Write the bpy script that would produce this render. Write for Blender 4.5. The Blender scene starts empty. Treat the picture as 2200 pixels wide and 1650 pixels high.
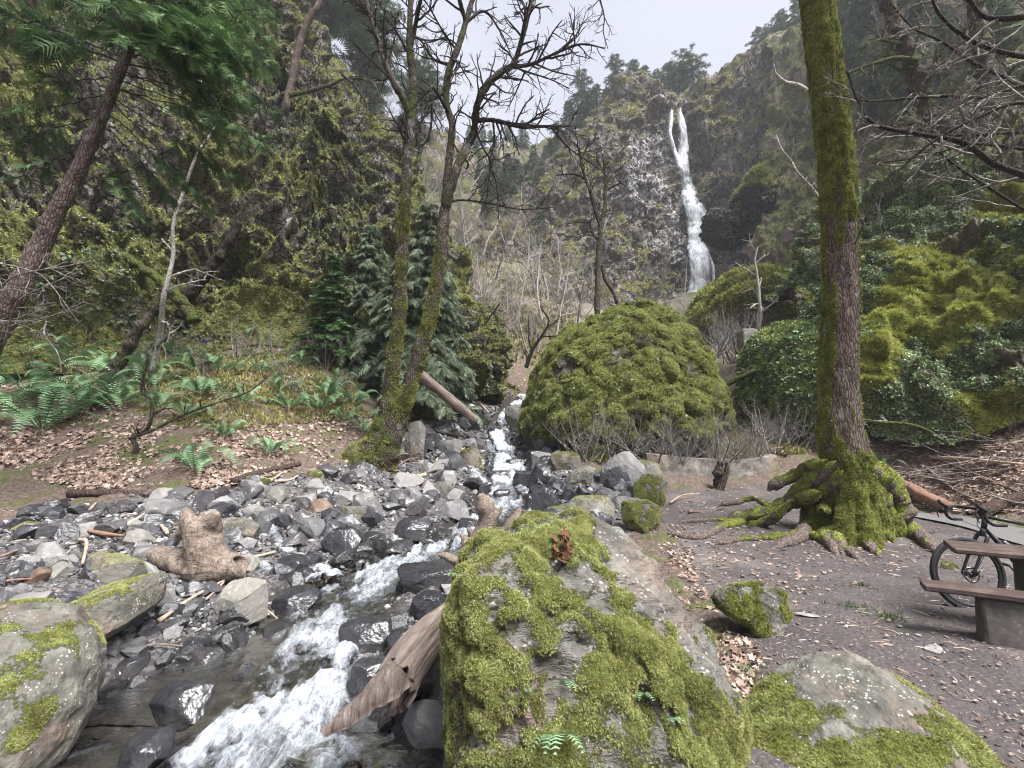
# A mossy gorge with a waterfall, a stream, boulders, trees, a picnic table and a bicycle.
EXPOSURE = 1.52
SUN = 4.4
HAZE = 0.0006
import bpy, bmesh, math, random
import numpy as np
from mathutils import Vector, Matrix

SC = bpy.context.scene
COL = SC.collection
R = math.radians
RNG = np.random.default_rng(11)

# ------------------------------------------------------------------ camera
F_PX, PITCH, EYE = 923.0, R(10.0), 1.55
CP, SP = math.cos(PITCH), math.sin(PITCH)
CAM = np.array([0.0, 0.0, EYE])
AX_R = np.array([1.0, 0, 0]); AX_U = np.array([0, -SP, CP]); AX_F = np.array([0, CP, SP])

def ray(px, py):
    return AX_F + ((px - 1100.0) / F_PX) * AX_R + ((825.0 - py) / F_PX) * AX_U
def at(px, py, d):                      # point d metres along the optical axis
    return CAM + d * ray(px, py)
def at_y(px, py, Y):                    # point at ground distance Y
    r = ray(px, py)
    return CAM + (Y / r[1]) * r

# ------------------------------------------------------------------ noise (vectorised gradient noise)
_perm = np.random.default_rng(3).permutation(256).astype(np.int32)
_perm = np.concatenate([_perm, _perm, _perm])
_g = np.random.default_rng(5).normal(size=(256, 3)); _g /= np.linalg.norm(_g, axis=1)[:, None]
def pnoise(P):
    P = np.asarray(P, float)
    i = np.floor(P).astype(np.int64); f = P - i
    i &= 255
    w = f * f * f * (f * (f * 6 - 15) + 10)
    out = 0
    for dx in (0, 1):
        wx = w[:, 0] if dx else 1 - w[:, 0]
        for dy in (0, 1):
            wy = w[:, 1] if dy else 1 - w[:, 1]
            for dz in (0, 1):
                wz = w[:, 2] if dz else 1 - w[:, 2]
                h = _perm[_perm[_perm[(i[:, 0] + dx) & 255] + ((i[:, 1] + dy) & 255)] + ((i[:, 2] + dz) & 255)]
                g = _g[h]
                out = out + wx * wy * wz * (g[:, 0] * (f[:, 0] - dx) + g[:, 1] * (f[:, 1] - dy) + g[:, 2] * (f[:, 2] - dz))
    return out * 1.6
def fbm(P, scale=1.0, octv=4, gain=0.5, seed=0.0, ridged=False):
    P = np.asarray(P, float) * scale + np.array([seed * 17.3, seed * 5.1 + 3.7, seed * 9.9])
    a, s = 1.0, 0
    for k in range(octv):
        n = pnoise(P)
        if ridged: n = 1 - 2 * np.abs(n)
        s = s + a * n; a *= gain; P = P * 2.03 + 11.7
    return s
def sstep(a, b, x):
    t = np.clip((x - a) / (b - a), 0, 1)
    return t * t * (3 - 2 * t)

# ------------------------------------------------------------------ mesh building
class MB:
    """collects vertices and faces (any polygon size) plus a float 'var' per vertex"""
    def __init__(s): s.V = []; s.L = []; s.N = []; s.A = []; s.M = []; s.n = 0
    def add(s, V, F, var=0.5, mat=0):
        V = np.asarray(V, float).reshape(-1, 3); F = np.asarray(F, np.int64)
        s.V.append(V); s.L.append((F + s.n).ravel()); s.N.append(np.full(len(F), F.shape[1], np.int32))
        s.A.append(np.broadcast_to(np.asarray(var, float), (len(V),)).copy()); s.M.append(np.full(len(F), mat, np.int32))
        s.n += len(V)
    def mesh(s, name, mats, smooth=False, origin=(0, 0, 0), extra=None):
        V = np.concatenate(s.V) - np.asarray(origin, float); L = np.concatenate(s.L); N = np.concatenate(s.N)
        me = bpy.data.meshes.new(name)
        me.vertices.add(len(V)); me.vertices.foreach_set('co', V.astype(np.float32).ravel())
        me.loops.add(len(L)); me.loops.foreach_set('vertex_index', L.astype(np.int32))
        me.polygons.add(len(N))
        st = np.concatenate([[0], np.cumsum(N)[:-1]]).astype(np.int32)
        me.polygons.foreach_set('loop_start', st)
        me.polygons.foreach_set('material_index', np.concatenate(s.M))
        me.polygons.foreach_set('use_smooth', np.full(len(N), smooth))
        a = me.attributes.new('var', 'FLOAT', 'POINT'); a.data.foreach_set('value', np.concatenate(s.A).astype(np.float32))
        for k, v in (extra or {}).items():
            a = me.attributes.new(k, 'FLOAT', 'POINT'); a.data.foreach_set('value', np.asarray(v, np.float32))
        for m in (mats if isinstance(mats, (list, tuple)) else [mats]): me.materials.append(m)
        me.update(calc_edges=True)
        return me

def link(name, me, parent=None, loc=None):
    o = bpy.data.objects.new(name, me); COL.objects.link(o)
    if parent is not None: o.parent = parent
    elif loc is not None: o.location = loc
    return o
def tag(o, label=None, cat=None, group=None, kind=None):
    if label: o['label'] = label
    if cat: o['category'] = cat
    if group: o['group'] = group
    if kind: o['kind'] = kind
    return o
def thing(name, label, cat, loc=(0, 0, 0), group=None, rz=0.0):
    o = bpy.data.objects.new(name, None); COL.objects.link(o)
    o.empty_display_size = 0.2; o.location = loc; o.rotation_euler = (0, 0, rz)
    return tag(o, label, cat, group)
def copy_tree(o, parent=None):
    c = o.copy(); COL.objects.link(c); c.parent = parent
    for ch in list(o.children): copy_tree(ch, c)
    return c

def grid_faces(nu, nv, wrap=False):
    i = np.arange(nu - 1)[:, None]; j = np.arange(nv if wrap else nv - 1)[None, :]
    j2 = (j + 1) % nv
    return np.stack([i * nv + j + 0 * j2, i * nv + j2, (i + 1) * nv + j2, (i + 1) * nv + j], -1).reshape(-1, 4)

def norms(V, F):
    """vertex normals"""
    F = np.asarray(F); n = np.zeros_like(V)
    a = np.cross(V[F[:, 1]] - V[F[:, 0]], V[F[:, 2]] - V[F[:, 0]])
    if F.shape[1] == 4: a = a + np.cross(V[F[:, 2]] - V[F[:, 0]], V[F[:, 3]] - V[F[:, 0]])
    for k in range(F.shape[1]):
        for c in range(3): n[:, c] += np.bincount(F[:, k], a[:, c], len(V))
    return n / np.maximum(np.linalg.norm(n, axis=1), 1e-12)[:, None]

def tube(mb, P, rad, sides=6, var=0.5, mat=0, flute=None, cap=True):
    """tapered tube along polyline P"""
    P = np.asarray(P, float); n = len(P); rad = np.broadcast_to(np.asarray(rad, float), (n,))
    T = np.gradient(P, axis=0); T /= np.maximum(np.linalg.norm(T, axis=1), 1e-9)[:, None]
    up = np.array([0, 0, 1.0]) if abs(T[0, 2]) < 0.9 else np.array([0, 1.0, 0])
    U = np.empty_like(P); u = np.cross(up, T[0]); u /= np.linalg.norm(u); U[0] = u
    for k in range(1, n):
        u = U[k - 1] - T[k] * np.dot(U[k - 1], T[k]); U[k] = u / max(np.linalg.norm(u), 1e-9)
    W = np.cross(T, U)
    a = np.linspace(0, 2 * math.pi, sides, endpoint=False)
    rr = rad[:, None] * np.ones(sides)[None, :]
    if flute is not None: rr = rr * flute(np.linspace(0, 1, n)[:, None], a[None, :])
    V = P[:, None, :] + rr[..., None] * (np.cos(a)[None, :, None] * U[:, None, :] + np.sin(a)[None, :, None] * W[:, None, :])
    mb.add(V.reshape(-1, 3), grid_faces(n, sides, True), var, mat)
    if cap and sides > 3 and rad[-1] > 0.004:
        k = mb.n - sides
        mb.L.append(np.arange(k, k + sides)); mb.N.append(np.array([sides], np.int32)); mb.M.append(np.array([mat], np.int32))
        k = mb.n - sides * n
        mb.L.append(np.arange(k, k + sides)[::-1]); mb.N.append(np.array([sides], np.int32)); mb.M.append(np.array([mat], np.int32))

def spline(P, n):
    """Catmull-Rom resample along axis 0 of P to n samples"""
    P = np.asarray(P, float); m = len(P)
    if m == 2:
        t = np.linspace(0, 1, n).reshape((-1,) + (1,) * (P.ndim - 1)); return P[0] * (1 - t) + P[1] * t
    Q = np.concatenate([2 * P[:1] - P[1:2], P, 2 * P[-1:] - P[-2:-1]])
    s = np.linspace(0, m - 1, n); i = np.minimum(s.astype(int), m - 2); t = (s - i).reshape((-1,) + (1,) * (P.ndim - 1))
    a, b, c, d = Q[i], Q[i + 1], Q[i + 2], Q[i + 3]
    return 0.5 * (2 * b + (c - a) * t + (2 * a - 5 * b + 4 * c - d) * t * t + (3 * b - a - 3 * c + d) * t ** 3)

def frames(Nrm, rng, spin=None, tilt=0.0):
    """rotation matrices (n,3,3): columns x,y,z with z near the normal, random spin"""
    n = len(Nrm); Z = Nrm + tilt * rng.normal(size=(n, 3)); Z /= np.linalg.norm(Z, axis=1)[:, None]
    A = rng.normal(size=(n, 3)) if spin is None else np.broadcast_to(spin, (n, 3)) + 1e-6
    X = A - Z * (A * Z).sum(1)[:, None]; X /= np.maximum(np.linalg.norm(X, axis=1), 1e-9)[:, None]
    return np.stack([X, np.cross(Z, X), Z], -1)
def scatter(mb, tv, tf, pos, rot, sc, var=None, mat=0):
    """stamp template (tv, tf) at each pos with rotation matrix and scale (n,) or (n,3)"""
    n = len(pos)
    if n == 0: return
    sc = np.asarray(sc, float)
    sc = np.broadcast_to(sc.reshape(len(sc), -1) if sc.ndim else sc, (n, 3)) if sc.ndim else np.full((n, 3), float(sc))
    V = np.einsum('nij,nkj->nki', rot, tv[None] * sc[:, None, :]) + pos[:, None, :]
    F = tf[None] + (np.arange(n) * len(tv))[:, None, None]
    v = 0.5 if var is None else np.repeat(var, len(tv))
    mb.add(V.reshape(-1, 3), F.reshape(-1, tf.shape[1]), v, mat)
def sample(V, F, n, rng, w=None):
    """n random surface points: positions, normals; w = weight per vertex"""
    F = np.asarray(F)
    T = F if F.shape[1] == 3 else np.concatenate([F[:, [0, 1, 2]], F[:, [0, 2, 3]]])
    a, b, c = V[T[:, 0]], V[T[:, 1]], V[T[:, 2]]
    N = np.cross(b - a, c - a); A = np.linalg.norm(N, axis=1)
    p = A if w is None else A * np.maximum(w[T].mean(1), 0)
    i = rng.choice(len(T), n, p=p / p.sum())
    u, v = rng.random(n), rng.random(n); s = u + v > 1; u[s] = 1 - u[s]; v[s] = 1 - v[s]
    return a[i] + u[:, None] * (b - a)[i] + v[:, None] * (c - a)[i], N[i] / np.maximum(A[i], 1e-12)[:, None], i

_ico = {}
def ico(level):
    if level not in _ico:
        bm = bmesh.new(); bmesh.ops.create_icosphere(bm, subdivisions=level, radius=1.0)
        V = np.array([v.co[:] for v in bm.verts]); F = np.array([[v.index for v in f.verts] for f in bm.faces]); bm.free()
        _ico[level] = (V, F)
    return _ico[level]

# templates -------------------------------------------------------------
def t_tuft(n=6, seed=1, spread=0.75, wid=0.16):
    r = np.random.default_rng(seed); V = []; Fs = []
    for k in range(n):
        a = r.random() * 6.283; t = spread * (0.25 + r.random()); d = np.array([math.cos(a) * t, math.sin(a) * t, 1.0]); d /= np.linalg.norm(d)
        s = np.array([-math.sin(a), math.cos(a), 0]) * wid * (0.6 + r.random() * .8); L = 0.6 + 0.6 * r.random()
        o = np.array([math.cos(a), math.sin(a), 0]) * 0.12
        V += [o - s, o + s, o + d * L]; Fs.append([3 * k, 3 * k + 1, 3 * k + 2])
    return np.array(V), np.array(Fs)
LEAF = (np.array([[0, 0, 0], [.35, .45, .10], [1, 0, 0.02], [.35, -.45, .10]]), np.array([[0, 1, 2, 3]]))
LEAF2 = (np.array([[0, 0, 0], [.5, .42, .16], [1, 0, -.05], [.5, -.42, .16]]), np.array([[0, 2, 1], [0, 3, 2]]))
MAPLE = (np.array([[0, 0, 0], [.15, .4, .12], [.35, .22, .02], [.55, .55, .18], [.65, .18, .03], [1, 0, .12], [.65, -.18, .03], [.5, -.55, .02], [.35, -.2, .02], [.12, -.42, .14]]),
         np.array([[0, 9, 8, 8], [0, 8, 2, 1], [8, 7, 6, 4], [8, 4, 3, 2], [4, 6, 5, 5]]))
MAPLE = (MAPLE[0], np.array([[0, 9, 8, 2], [8, 7, 6, 4], [2, 4, 3, 2], [4, 6, 5, 4], [0, 2, 1, 0]]))
_mt = []
for q in MAPLE[1]:
    u = []
    for k in q:
        if k not in u: u.append(int(k))
    _mt += [[u[0], u[k], u[k + 1]] for k in range(1, len(u) - 1)]
_mt.append([8, 4, 2])
MAPLE = (MAPLE[0], np.array(_mt))
def t_spray(pairs=7, wid=0.05, ang=50, seed=2, droop=0.15):
    """flat feathery conifer twig along +x, length 1"""
    r = np.random.default_rng(seed); V = []; Fs = []
    def tri(a, b, w):
        d = b - a; s = np.cross(d, [0, 0, 1.0]); s = s / max(np.linalg.norm(s), 1e-9) * w
        k = len(V); V.extend([a - s, a + s, b]); Fs.append([k, k + 1, k + 2])
    tri(np.array([0, 0, 0.]), np.array([1, 0, -droop]), wid * .8)
    for k in range(pairs):
        x = (k + .4) / pairs
        for sgn in (-1, 1):
            L = (0.42 * math.sin(math.pi * (0.15 + 0.8 * x)) + .08) * (0.75 + 0.5 * r.random()); a = R(ang + r.normal() * 8)
            p = np.array([x, 0, -droop * x * x])
            tri(p, p + L * np.array([math.cos(a), sgn * math.sin(a), r.normal() * .12 - droop]), wid * (.8 + .5 * r.random()))
    return np.array(V), np.array(Fs)

# ------------------------------------------------------------------ materials
class NT:
    def __init__(s, name):
        s.m = bpy.data.materials.new(name); s.m.use_nodes = True
        s.t = s.m.node_tree; s.n = s.t.nodes; s.l = s.t.links
        s.bsdf = s.n['Principled BSDF']; s.out = s.n['Material Output']
        s.bsdf.inputs['Specular IOR Level'].default_value = 0.25
    def node(s, typ, **kw):
        x = s.n.new(typ)
        for k, v in kw.items(): setattr(x, k, v)
        return x
    def put(s, sock, v):
        if hasattr(v, 'links'): s.l.new(v, sock)
        elif v is not None:
            if sock.type == 'RGBA' and len(v) == 3: v = (*v, 1)
            sock.default_value = v
    def coord(s, which='Object'): return s.node('ShaderNodeTexCoord').outputs[which]
    def pos(s): return s.node('ShaderNodeNewGeometry').outputs['Position']
    def nz(s):
        g = s.node('ShaderNodeNewGeometry'); x = s.node('ShaderNodeSeparateXYZ'); s.l.new(g.outputs['Normal'], x.inputs[0]); return x.outputs[2]
    def noise(s, vec, scale, detail=5, rough=0.55, dist=0.0):
        x = s.node('ShaderNodeTexNoise'); s.put(x.inputs['Vector'], vec); x.inputs['Scale'].default_value = scale
        x.inputs['Detail'].default_value = detail; x.inputs['Roughness'].default_value = rough; x.inputs['Distortion'].default_value = dist
        return x.outputs['Fac']
    def voro(s, vec, scale, feature='F1', out='Distance', rnd=1.0):
        x = s.node('ShaderNodeTexVoronoi', feature=feature); s.put(x.inputs['Vector'], vec); x.inputs['Scale'].default_value = scale
        x.inputs['Randomness'].default_value = rnd
        return x.outputs[out]
    def map(s, vec, scale=(1, 1, 1), rot=(0, 0, 0)):
        x = s.node('ShaderNodeMapping'); s.put(x.inputs['Vector'], vec); x.inputs['Scale'].default_value = scale; x.inputs['Rotation'].default_value = rot
        return x.outputs[0]
    def ramp(s, fac, stops, interp='LINEAR'):
        x = s.node('ShaderNodeValToRGB'); s.put(x.inputs[0], fac); e = x.color_ramp; e.interpolation = interp
        while len(e.elements) < len(stops): e.elements.new(0.5)
        for el, (p, c) in zip(e.elements, stops):
            el.position = p; el.color = (*c, 1) if isinstance(c, (tuple, list)) else (c, c, c, 1)
        return x.outputs[0]
    def mix(s, fac, a, b, mode='MIX'):
        x = s.node('ShaderNodeMix', data_type='RGBA', blend_type=mode); s.put(x.inputs[0], fac); s.put(x.inputs[6], a); s.put(x.inputs[7], b)
        return x.outputs[2]
    def math(s, op, a, b=None, clamp=False):
        x = s.node('ShaderNodeMath', operation=op, use_clamp=clamp); s.put(x.inputs[0], a)
        if b is not None: s.put(x.inputs[1], b)
        return x.outputs[0]
    def attr(s, name): return s.node('ShaderNodeAttribute', attribute_name=name).outputs['Fac']
    def rnd(s): return s.node('ShaderNodeObjectInfo').outputs['Random']
    def bump(s, h, strength=0.5, dist=0.05, nrm=None):
        x = s.node('ShaderNodeBump'); s.put(x.inputs['Height'], h); x.inputs['Strength'].default_value = strength; x.inputs['Distance'].default_value = dist
        if nrm is not None: s.l.new(nrm, x.inputs['Normal'])
        return x.outputs[0]
    def set(s, col=None, rough=None, nrm=None, spec=None, **kw):
        if col is not None: s.put(s.bsdf.inputs['Base Color'], col)
        if rough is not None: s.put(s.bsdf.inputs['Roughness'], rough)
        if nrm is not None: s.l.new(nrm, s.bsdf.inputs['Normal'])
        if spec is not None: s.put(s.bsdf.inputs['Specular IOR Level'], spec)
        for k, v in kw.items(): s.put(s.bsdf.inputs[k], v)
        return s.m

def mat_plain(name, col, rough=0.8, metal=0.0, vary=0.25, scale=20, spec=0.3):
    t = NT(name); v = t.coord(); n = t.noise(v, scale, 6)
    lo = tuple(c * (1 - vary) for c in col); hi = tuple(c * (1 + vary) for c in col)
    return t.set(t.ramp(n, [(0.3, lo), (0.7, hi)]), rough, t.bump(n, 0.25, 0.01), spec, Metallic=metal)

def mat_rock(name, dark, mid, light, moss_d=(.03, .05, .01), moss_l=(.13, .17, .03), scale=1.5, rough=0.85, moss_up=None, use_attr=False,
             strata=None, lichen=0.25, bump=0.6, bdist=0.05, rnd=False, cracks=None, tone=False, tint=(.2, .12, .08), spec=0.25):
    """stone with stains, lichen specks and moss patches (moss on upward faces or where the 'moss' attribute says)"""
    t = NT(name); v = t.coord('Object')
    if rnd:
        a = t.node('ShaderNodeVectorMath', operation='ADD')
        t.l.new(v, a.inputs[0]); c = t.node('ShaderNodeCombineXYZ'); m = t.math('MULTIPLY', t.rnd(), 37.0); t.l.new(m, c.inputs[0]); t.l.new(m, c.inputs[1]); t.l.new(c.outputs[0], a.inputs[1]); v = a.outputs[0]
    n1 = t.noise(v, scale, 7, 0.62); n2 = t.noise(v, scale * 7, 6, 0.65); n3 = t.noise(v, scale * .45, 3)
    col = t.ramp(n1, [(0.3, dark), (0.52, mid), (0.72, light)])
    col = t.mix(t.ramp(n3, [(0.5, 0.0), (0.68, 0.55)]), col, tint)
    col = t.mix(t.ramp(n2, [(0.35, 0.5), (0.6, 0.0)]), col, dark)
    h = t.math('ADD', n1, t.math('MULTIPLY', n2, 0.35))
    if strata:
        sv = t.map(v, strata[0], strata[1]); sn = t.noise(sv, strata[2], 4, 0.7)
        col = t.mix(t.ramp(sn, [(0.36, 0.75), (0.5, 0.0)]), col, dark); h = t.math('ADD', h, t.math('MULTIPLY', sn, 1.2))
    if lichen:
        vo = t.voro(v, scale * 9); ln = t.noise(v, scale * 1.7, 4)
        lm = t.math('MULTIPLY', t.ramp(vo, [(0.22, 1.0), (0.34, 0.0)]), t.ramp(ln, [(0.5, 0.0), (0.6, lichen * 2)]))
        col = t.mix(lm, col, (.42, .42, .38))
    if rnd: # brightness differs stone by stone
        col = t.mix(t.math('MULTIPLY', t.rnd(), 0.55), col, t.mix(t.ramp(t.rnd(), [(0.0, 0.0), (0.45, 1.0)], 'CONSTANT'), mid, light))
    if tone:                                     # bands of black basalt and of bleached pale rock
        tv = t.math('ADD', t.attr('tone'), t.math('MULTIPLY', t.math('SUBTRACT', t.noise(v, scale * 3.5, 6, .6), .5), .6))
        col = t.mix(t.ramp(tv, [(.0, .0), (.5, .0), (.62, .8)]), col, t.ramp(n2, [(.3, (.30, .29, .30)), (.65, (.60, .585, .58))]))
        tk = t.math('ADD', t.attr('dark'), t.math('MULTIPLY', t.math('SUBTRACT', t.noise(v, scale * 4, 6, .7), .5), .9))
        col = t.mix(t.ramp(tk, [(.42, .0), (.58, .85)]), col, t.ramp(n2, [(.3, (.02, .019, .02)), (.65, (.09, .085, .085))]))
    if cracks:                                   # joints between blocks
        for cs, cd in cracks:
            cv = t.node('ShaderNodeVectorMath', operation='ADD'); t.l.new(v, cv.inputs[0]); nn = t.node('ShaderNodeTexNoise'); t.l.new(v, nn.inputs['Vector']); nn.inputs['Scale'].default_value = cs * 2.2; sc_ = t.node('ShaderNodeVectorMath', operation='SCALE'); t.l.new(nn.outputs['Color'], sc_.inputs[0]); sc_.inputs['Scale'].default_value = .55 / cs; t.l.new(sc_.outputs[0], cv.inputs[1])
            e = t.voro(cv.outputs[0], cs, 'DISTANCE_TO_EDGE'); cl = t.voro(cv.outputs[0], cs, out='Color'); g_ = t.node('ShaderNodeSeparateColor'); t.l.new(cl, g_.inputs[0])
            col = t.mix(t.ramp(e, [(.0, .85), (.07, .0)]), col, tuple(c * .4 for c in dark)); col = t.mix(t.math('MULTIPLY', g_.outputs[0], cd), col, dark)
            h = t.math('ADD', h, t.math('ADD', t.math('MULTIPLY', t.math('MINIMUM', e, .12), 5.0), t.math('MULTIPLY', g_.outputs[1], .6)))
    mm = None
    if use_attr or moss_up is not None:
        mn = t.noise(v, scale * 6, 6, 0.7)
        if use_attr:
            b = t.math('ADD', t.attr('moss'), t.math('MULTIPLY', t.math('SUBTRACT', mn, 0.5), 1.3))
            mm = t.ramp(b, [(0.42, 0.0), (0.58, 1.0)])
        else:
            w, off = moss_up
            b = t.math('ADD', t.math('MULTIPLY', t.nz(), w), t.math('ADD', t.math('MULTIPLY', n1, 0.9), t.math('MULTIPLY', mn, 0.5)))
            mm = t.ramp(t.math('SUBTRACT', b, off), [(0.40, 0.0), (0.56, 1.0)])
        g = t.noise(v, scale * 14, 5, 0.7)
        mc = t.ramp(t.math('ADD', t.math('MULTIPLY', g, 0.6), t.math('MULTIPLY', t.noise(v, scale * 1.3, 4), 0.5)), [(0.4, moss_d), (0.68, moss_l)])
        col = t.mix(mm, col, mc)
        h = t.math('ADD', h, t.math('MULTIPLY', mm, t.math('ADD', t.math('MULTIPLY', g, 1.4), 0.3)))
    return t.set(col, rough, t.bump(h, bump, bdist), spec)

def mat_leaf(name, a, b, c, rough=0.6, spec=0.3, trans=0.12):
    """foliage: colour differs leaf by leaf through the 'var' attribute"""
    t = NT(name); v = t.attr('var')
    n = t.noise(t.coord('Object'), 1.1, 3)
    f = t.math('ADD', t.math('MULTIPLY', v, 0.75), t.math('MULTIPLY', n, 0.3))
    col = t.ramp(f, [(0.15, a), (0.5, b), (0.9, c)])
    t.set(col, rough, None, spec)
    if trans:
        tr = t.node('ShaderNodeBsdfTranslucent'); t.put(tr.inputs['Color'], col); mx = t.node('ShaderNodeMixShader'); mx.inputs[0].default_value = trans
        t.l.new(t.bsdf.outputs[0], mx.inputs[1]); t.l.new(tr.outputs[0], mx.inputs[2]); t.l.new(mx.outputs[0], t.out.inputs[0])
    return t.m

def mat_bark(name, dark, light, moss=0.0, moss_d=(.03, .045, .01), moss_l=(.11, .14, .025), vscale=(6, 6, 1.2), lichen=0.0, attr=False, bump=0.8, bdist=0.02):
    t = NT(name); v = t.coord('Object')
    n = t.noise(t.map(v, vscale), 3.0, 6, 0.7, 0.4); w = t.voro(t.map(v, vscale), 3.5, 'DISTANCE_TO_EDGE')
    col = t.ramp(n, [(0.3, dark), (0.7, light)])
    col = t.mix(t.ramp(w, [(0.02, 0.8), (0.14, 0.0)]), col, tuple(c * .45 for c in dark))
    h = t.math('ADD', n, t.math('MULTIPLY', t.math('MINIMUM', w, 0.25), 3.0))
    if lichen:
        col = t.mix(t.ramp(t.noise(v, 2.3, 5, 0.7), [(0.56, 0.0), (0.66, lichen)]), col, (.36, .36, .33))
    if moss or attr:
        mn = t.noise(v, 9, 6, 0.7)
        if attr: mm = t.ramp(t.math('ADD', t.attr('moss'), t.math('MULTIPLY', t.math('SUBTRACT', mn, .5), 1.1)), [(0.42, 0.0), (0.56, 1.0)])
        else: mm = t.ramp(t.math('ADD', t.math('MULTIPLY', t.noise(v, 1.6, 4), .6), t.math('MULTIPLY', mn, .4)), [(0.62 - moss * .3, 0.0), (0.70 - moss * .3, 1.0)])
        g = t.noise(v, 30, 5, .7)
        col = t.mix(mm, col, t.ramp(g, [(0.35, moss_d), (0.68, moss_l)])); h = t.math('ADD', h, t.math('MULTIPLY', mm, t.math('ADD', g, .5)))
    return t.set(col, 0.9, t.bump(h, bump, bdist), 0.2)
# ================================================================== TERRAIN
CTRL = [  # pixel x, pixel y, depth: what the photograph shows at that point of the ground
 (2200,1560,2.54),(1700,1250,5.5),(2110,1340,3.95),(1800,1195,7.2),(1960,1100,12.1),(2200,1150,8.6),(2400,1150,8.0),(2600,1400,3.6),
 (1550,1022,14),(1500,1100,10),(1430,1050,12.5),(1690,1040,13),(1600,1130,8.8),(1560,1420,3.3),
 (400,1640,3.15),(620,1330,5.2),(900,1190,7.9),(1090,1085,12.5),(1090,975,17),(1110,870,23.5),(1050,750,31),(1020,690,38),(700,1580,3.3),(820,1420,4.3),
 (330,1500,3.75),(300,1420,4.25),(200,1640,3.2),(-200,1500,3.4),(0,1300,4.4),(0,1230,5.2),(150,1200,6),(430,1225,6.3),(600,1130,8.6),(300,1100,8.2),(0,1120,7.6),(0,1050,9.2),(200,1062,9.2),(420,1048,9.2),(700,1022,11.5),(480,1085,8.7),(760,1075,10.2),(820,1150,8.6),
 (0,950,11),(200,960,10.6),(420,955,10.8),(600,965,11.8),(780,985,13),(980,1000,14.5),
 (0,700,17),(200,715,17),(300,800,14.5),(550,690,20),(700,800,17),(500,860,13.6),(0,850,12.6),(780,880,15.5),(-300,900,12.5),(-300,720,16),
 (950,850,21),(1000,730,29),(980,950,17.5),(1130,800,29),(1000,860,20.5),
 (1200,975,15.5),(1300,960,16),(1250,1015,13.5),(1400,965,16.5),(1350,1090,10.8),(1200,1110,9.8),(1560,955,17),(1440,930,18),
 (1650,950,17.5),(1700,965,15),(2100,985,12.6),(1960,1060,13.2),(2200,960,11.5),(2200,900,13),(1950,950,14.5),(2400,950,11),(2050,1090,11.5),
 (1600,820,24),(1600,740,30),(1000,600,46),(1100,570,60),(1200,630,52),(1150,540,66),(1350,730,48),(1450,760,52),(1600,745,44),(1720,640,40),(900,600,40),(850,500,50),(1300,690,55),(1230,700,38),
]
_cp = [at(*c) for c in CTRL]
_cp += [np.array(p) for p in [(-10, -8, .2), (10, -8, .1), (0, -4, -.1), (-4, -4, -.7), (0, 0.2, 0.02), (-1.2, 1.0, -.35), (-3, 1, -.7), (2, 1, .02), (5, 1.0, 0), (-8, 0, .1), (12, 3, .3), (30, 20, 9), (-30, 15, 8), (-30, -20, 1), (30, -20, 1), (0, -40, -1), (40, 0, 3), (-40, 0, 4), (-30, 50, 24), (60, 40, 26)]]
_cp = np.array(_cp); _mu = _cp[:, :2]
def _phi(A, B): return np.sqrt(((A[:, None, :] - B[None]) ** 2).sum(-1) + 0.5)
_n = len(_cp)
_M = np.zeros((_n + 3, _n + 3)); _M[:_n, :_n] = _phi(_mu, _mu) - 0.06 * np.eye(_n)
_M[:_n, _n] = 1; _M[:_n, _n + 1:] = _mu; _M[_n, :_n] = 1; _M[_n + 1:, :_n] = _mu.T
_w = np.linalg.solve(_M, np.concatenate([_cp[:, 2], np.zeros(3)]))
def h_base(xy):
    xy = np.asarray(xy, float).reshape(-1, 2); out = np.empty(len(xy))
    for k in range(0, len(xy), 20000):
        q = xy[k:k + 20000]; qc = np.clip(q, [-55, -40], [55, 75])
        out[k:k + 20000] = _phi(qc, _mu) @ _w[:_n] + _w[_n] + qc @ _w[_n + 1:]
    return np.clip(out, -2.5, 40)
# the stream: centre line in pixels with half width in metres
STREAM_PX = [(420, 1900, 1.75), (480, 1640, 1.35), (560, 1520, 1.15), (650, 1400, .85), (690, 1320, .72), (780, 1245, .68), (880, 1195, .62), (985, 1150, .62), (1075, 1095, .75), (1090, 1050, .95), (1090, 1000, .8), (1085, 965, .62), (1065, 920, .5), (1085, 892, .5), (1110, 862, .55), (1125, 845, .5)]
def gp_raw(px, py, hf, dmax=120):
    r = ray(px, py); d = np.concatenate([np.arange(.6, 30, .02), np.arange(30, dmax, .15)]); P = CAM + d[:, None] * r
    below = P[:, 2] < hf(P[:, :2])
    k = int(np.argmax(below)) if below.any() else len(d) - 1
    return P[k]
_sp = np.array([gp_raw(a, b, h_base) for a, b, _ in STREAM_PX]); _sw = np.array([c for *_, c in STREAM_PX])
STREAM = spline(_sp, 260); STREAM_W = spline(_sw[:, None], 260)[:, 0]
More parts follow.
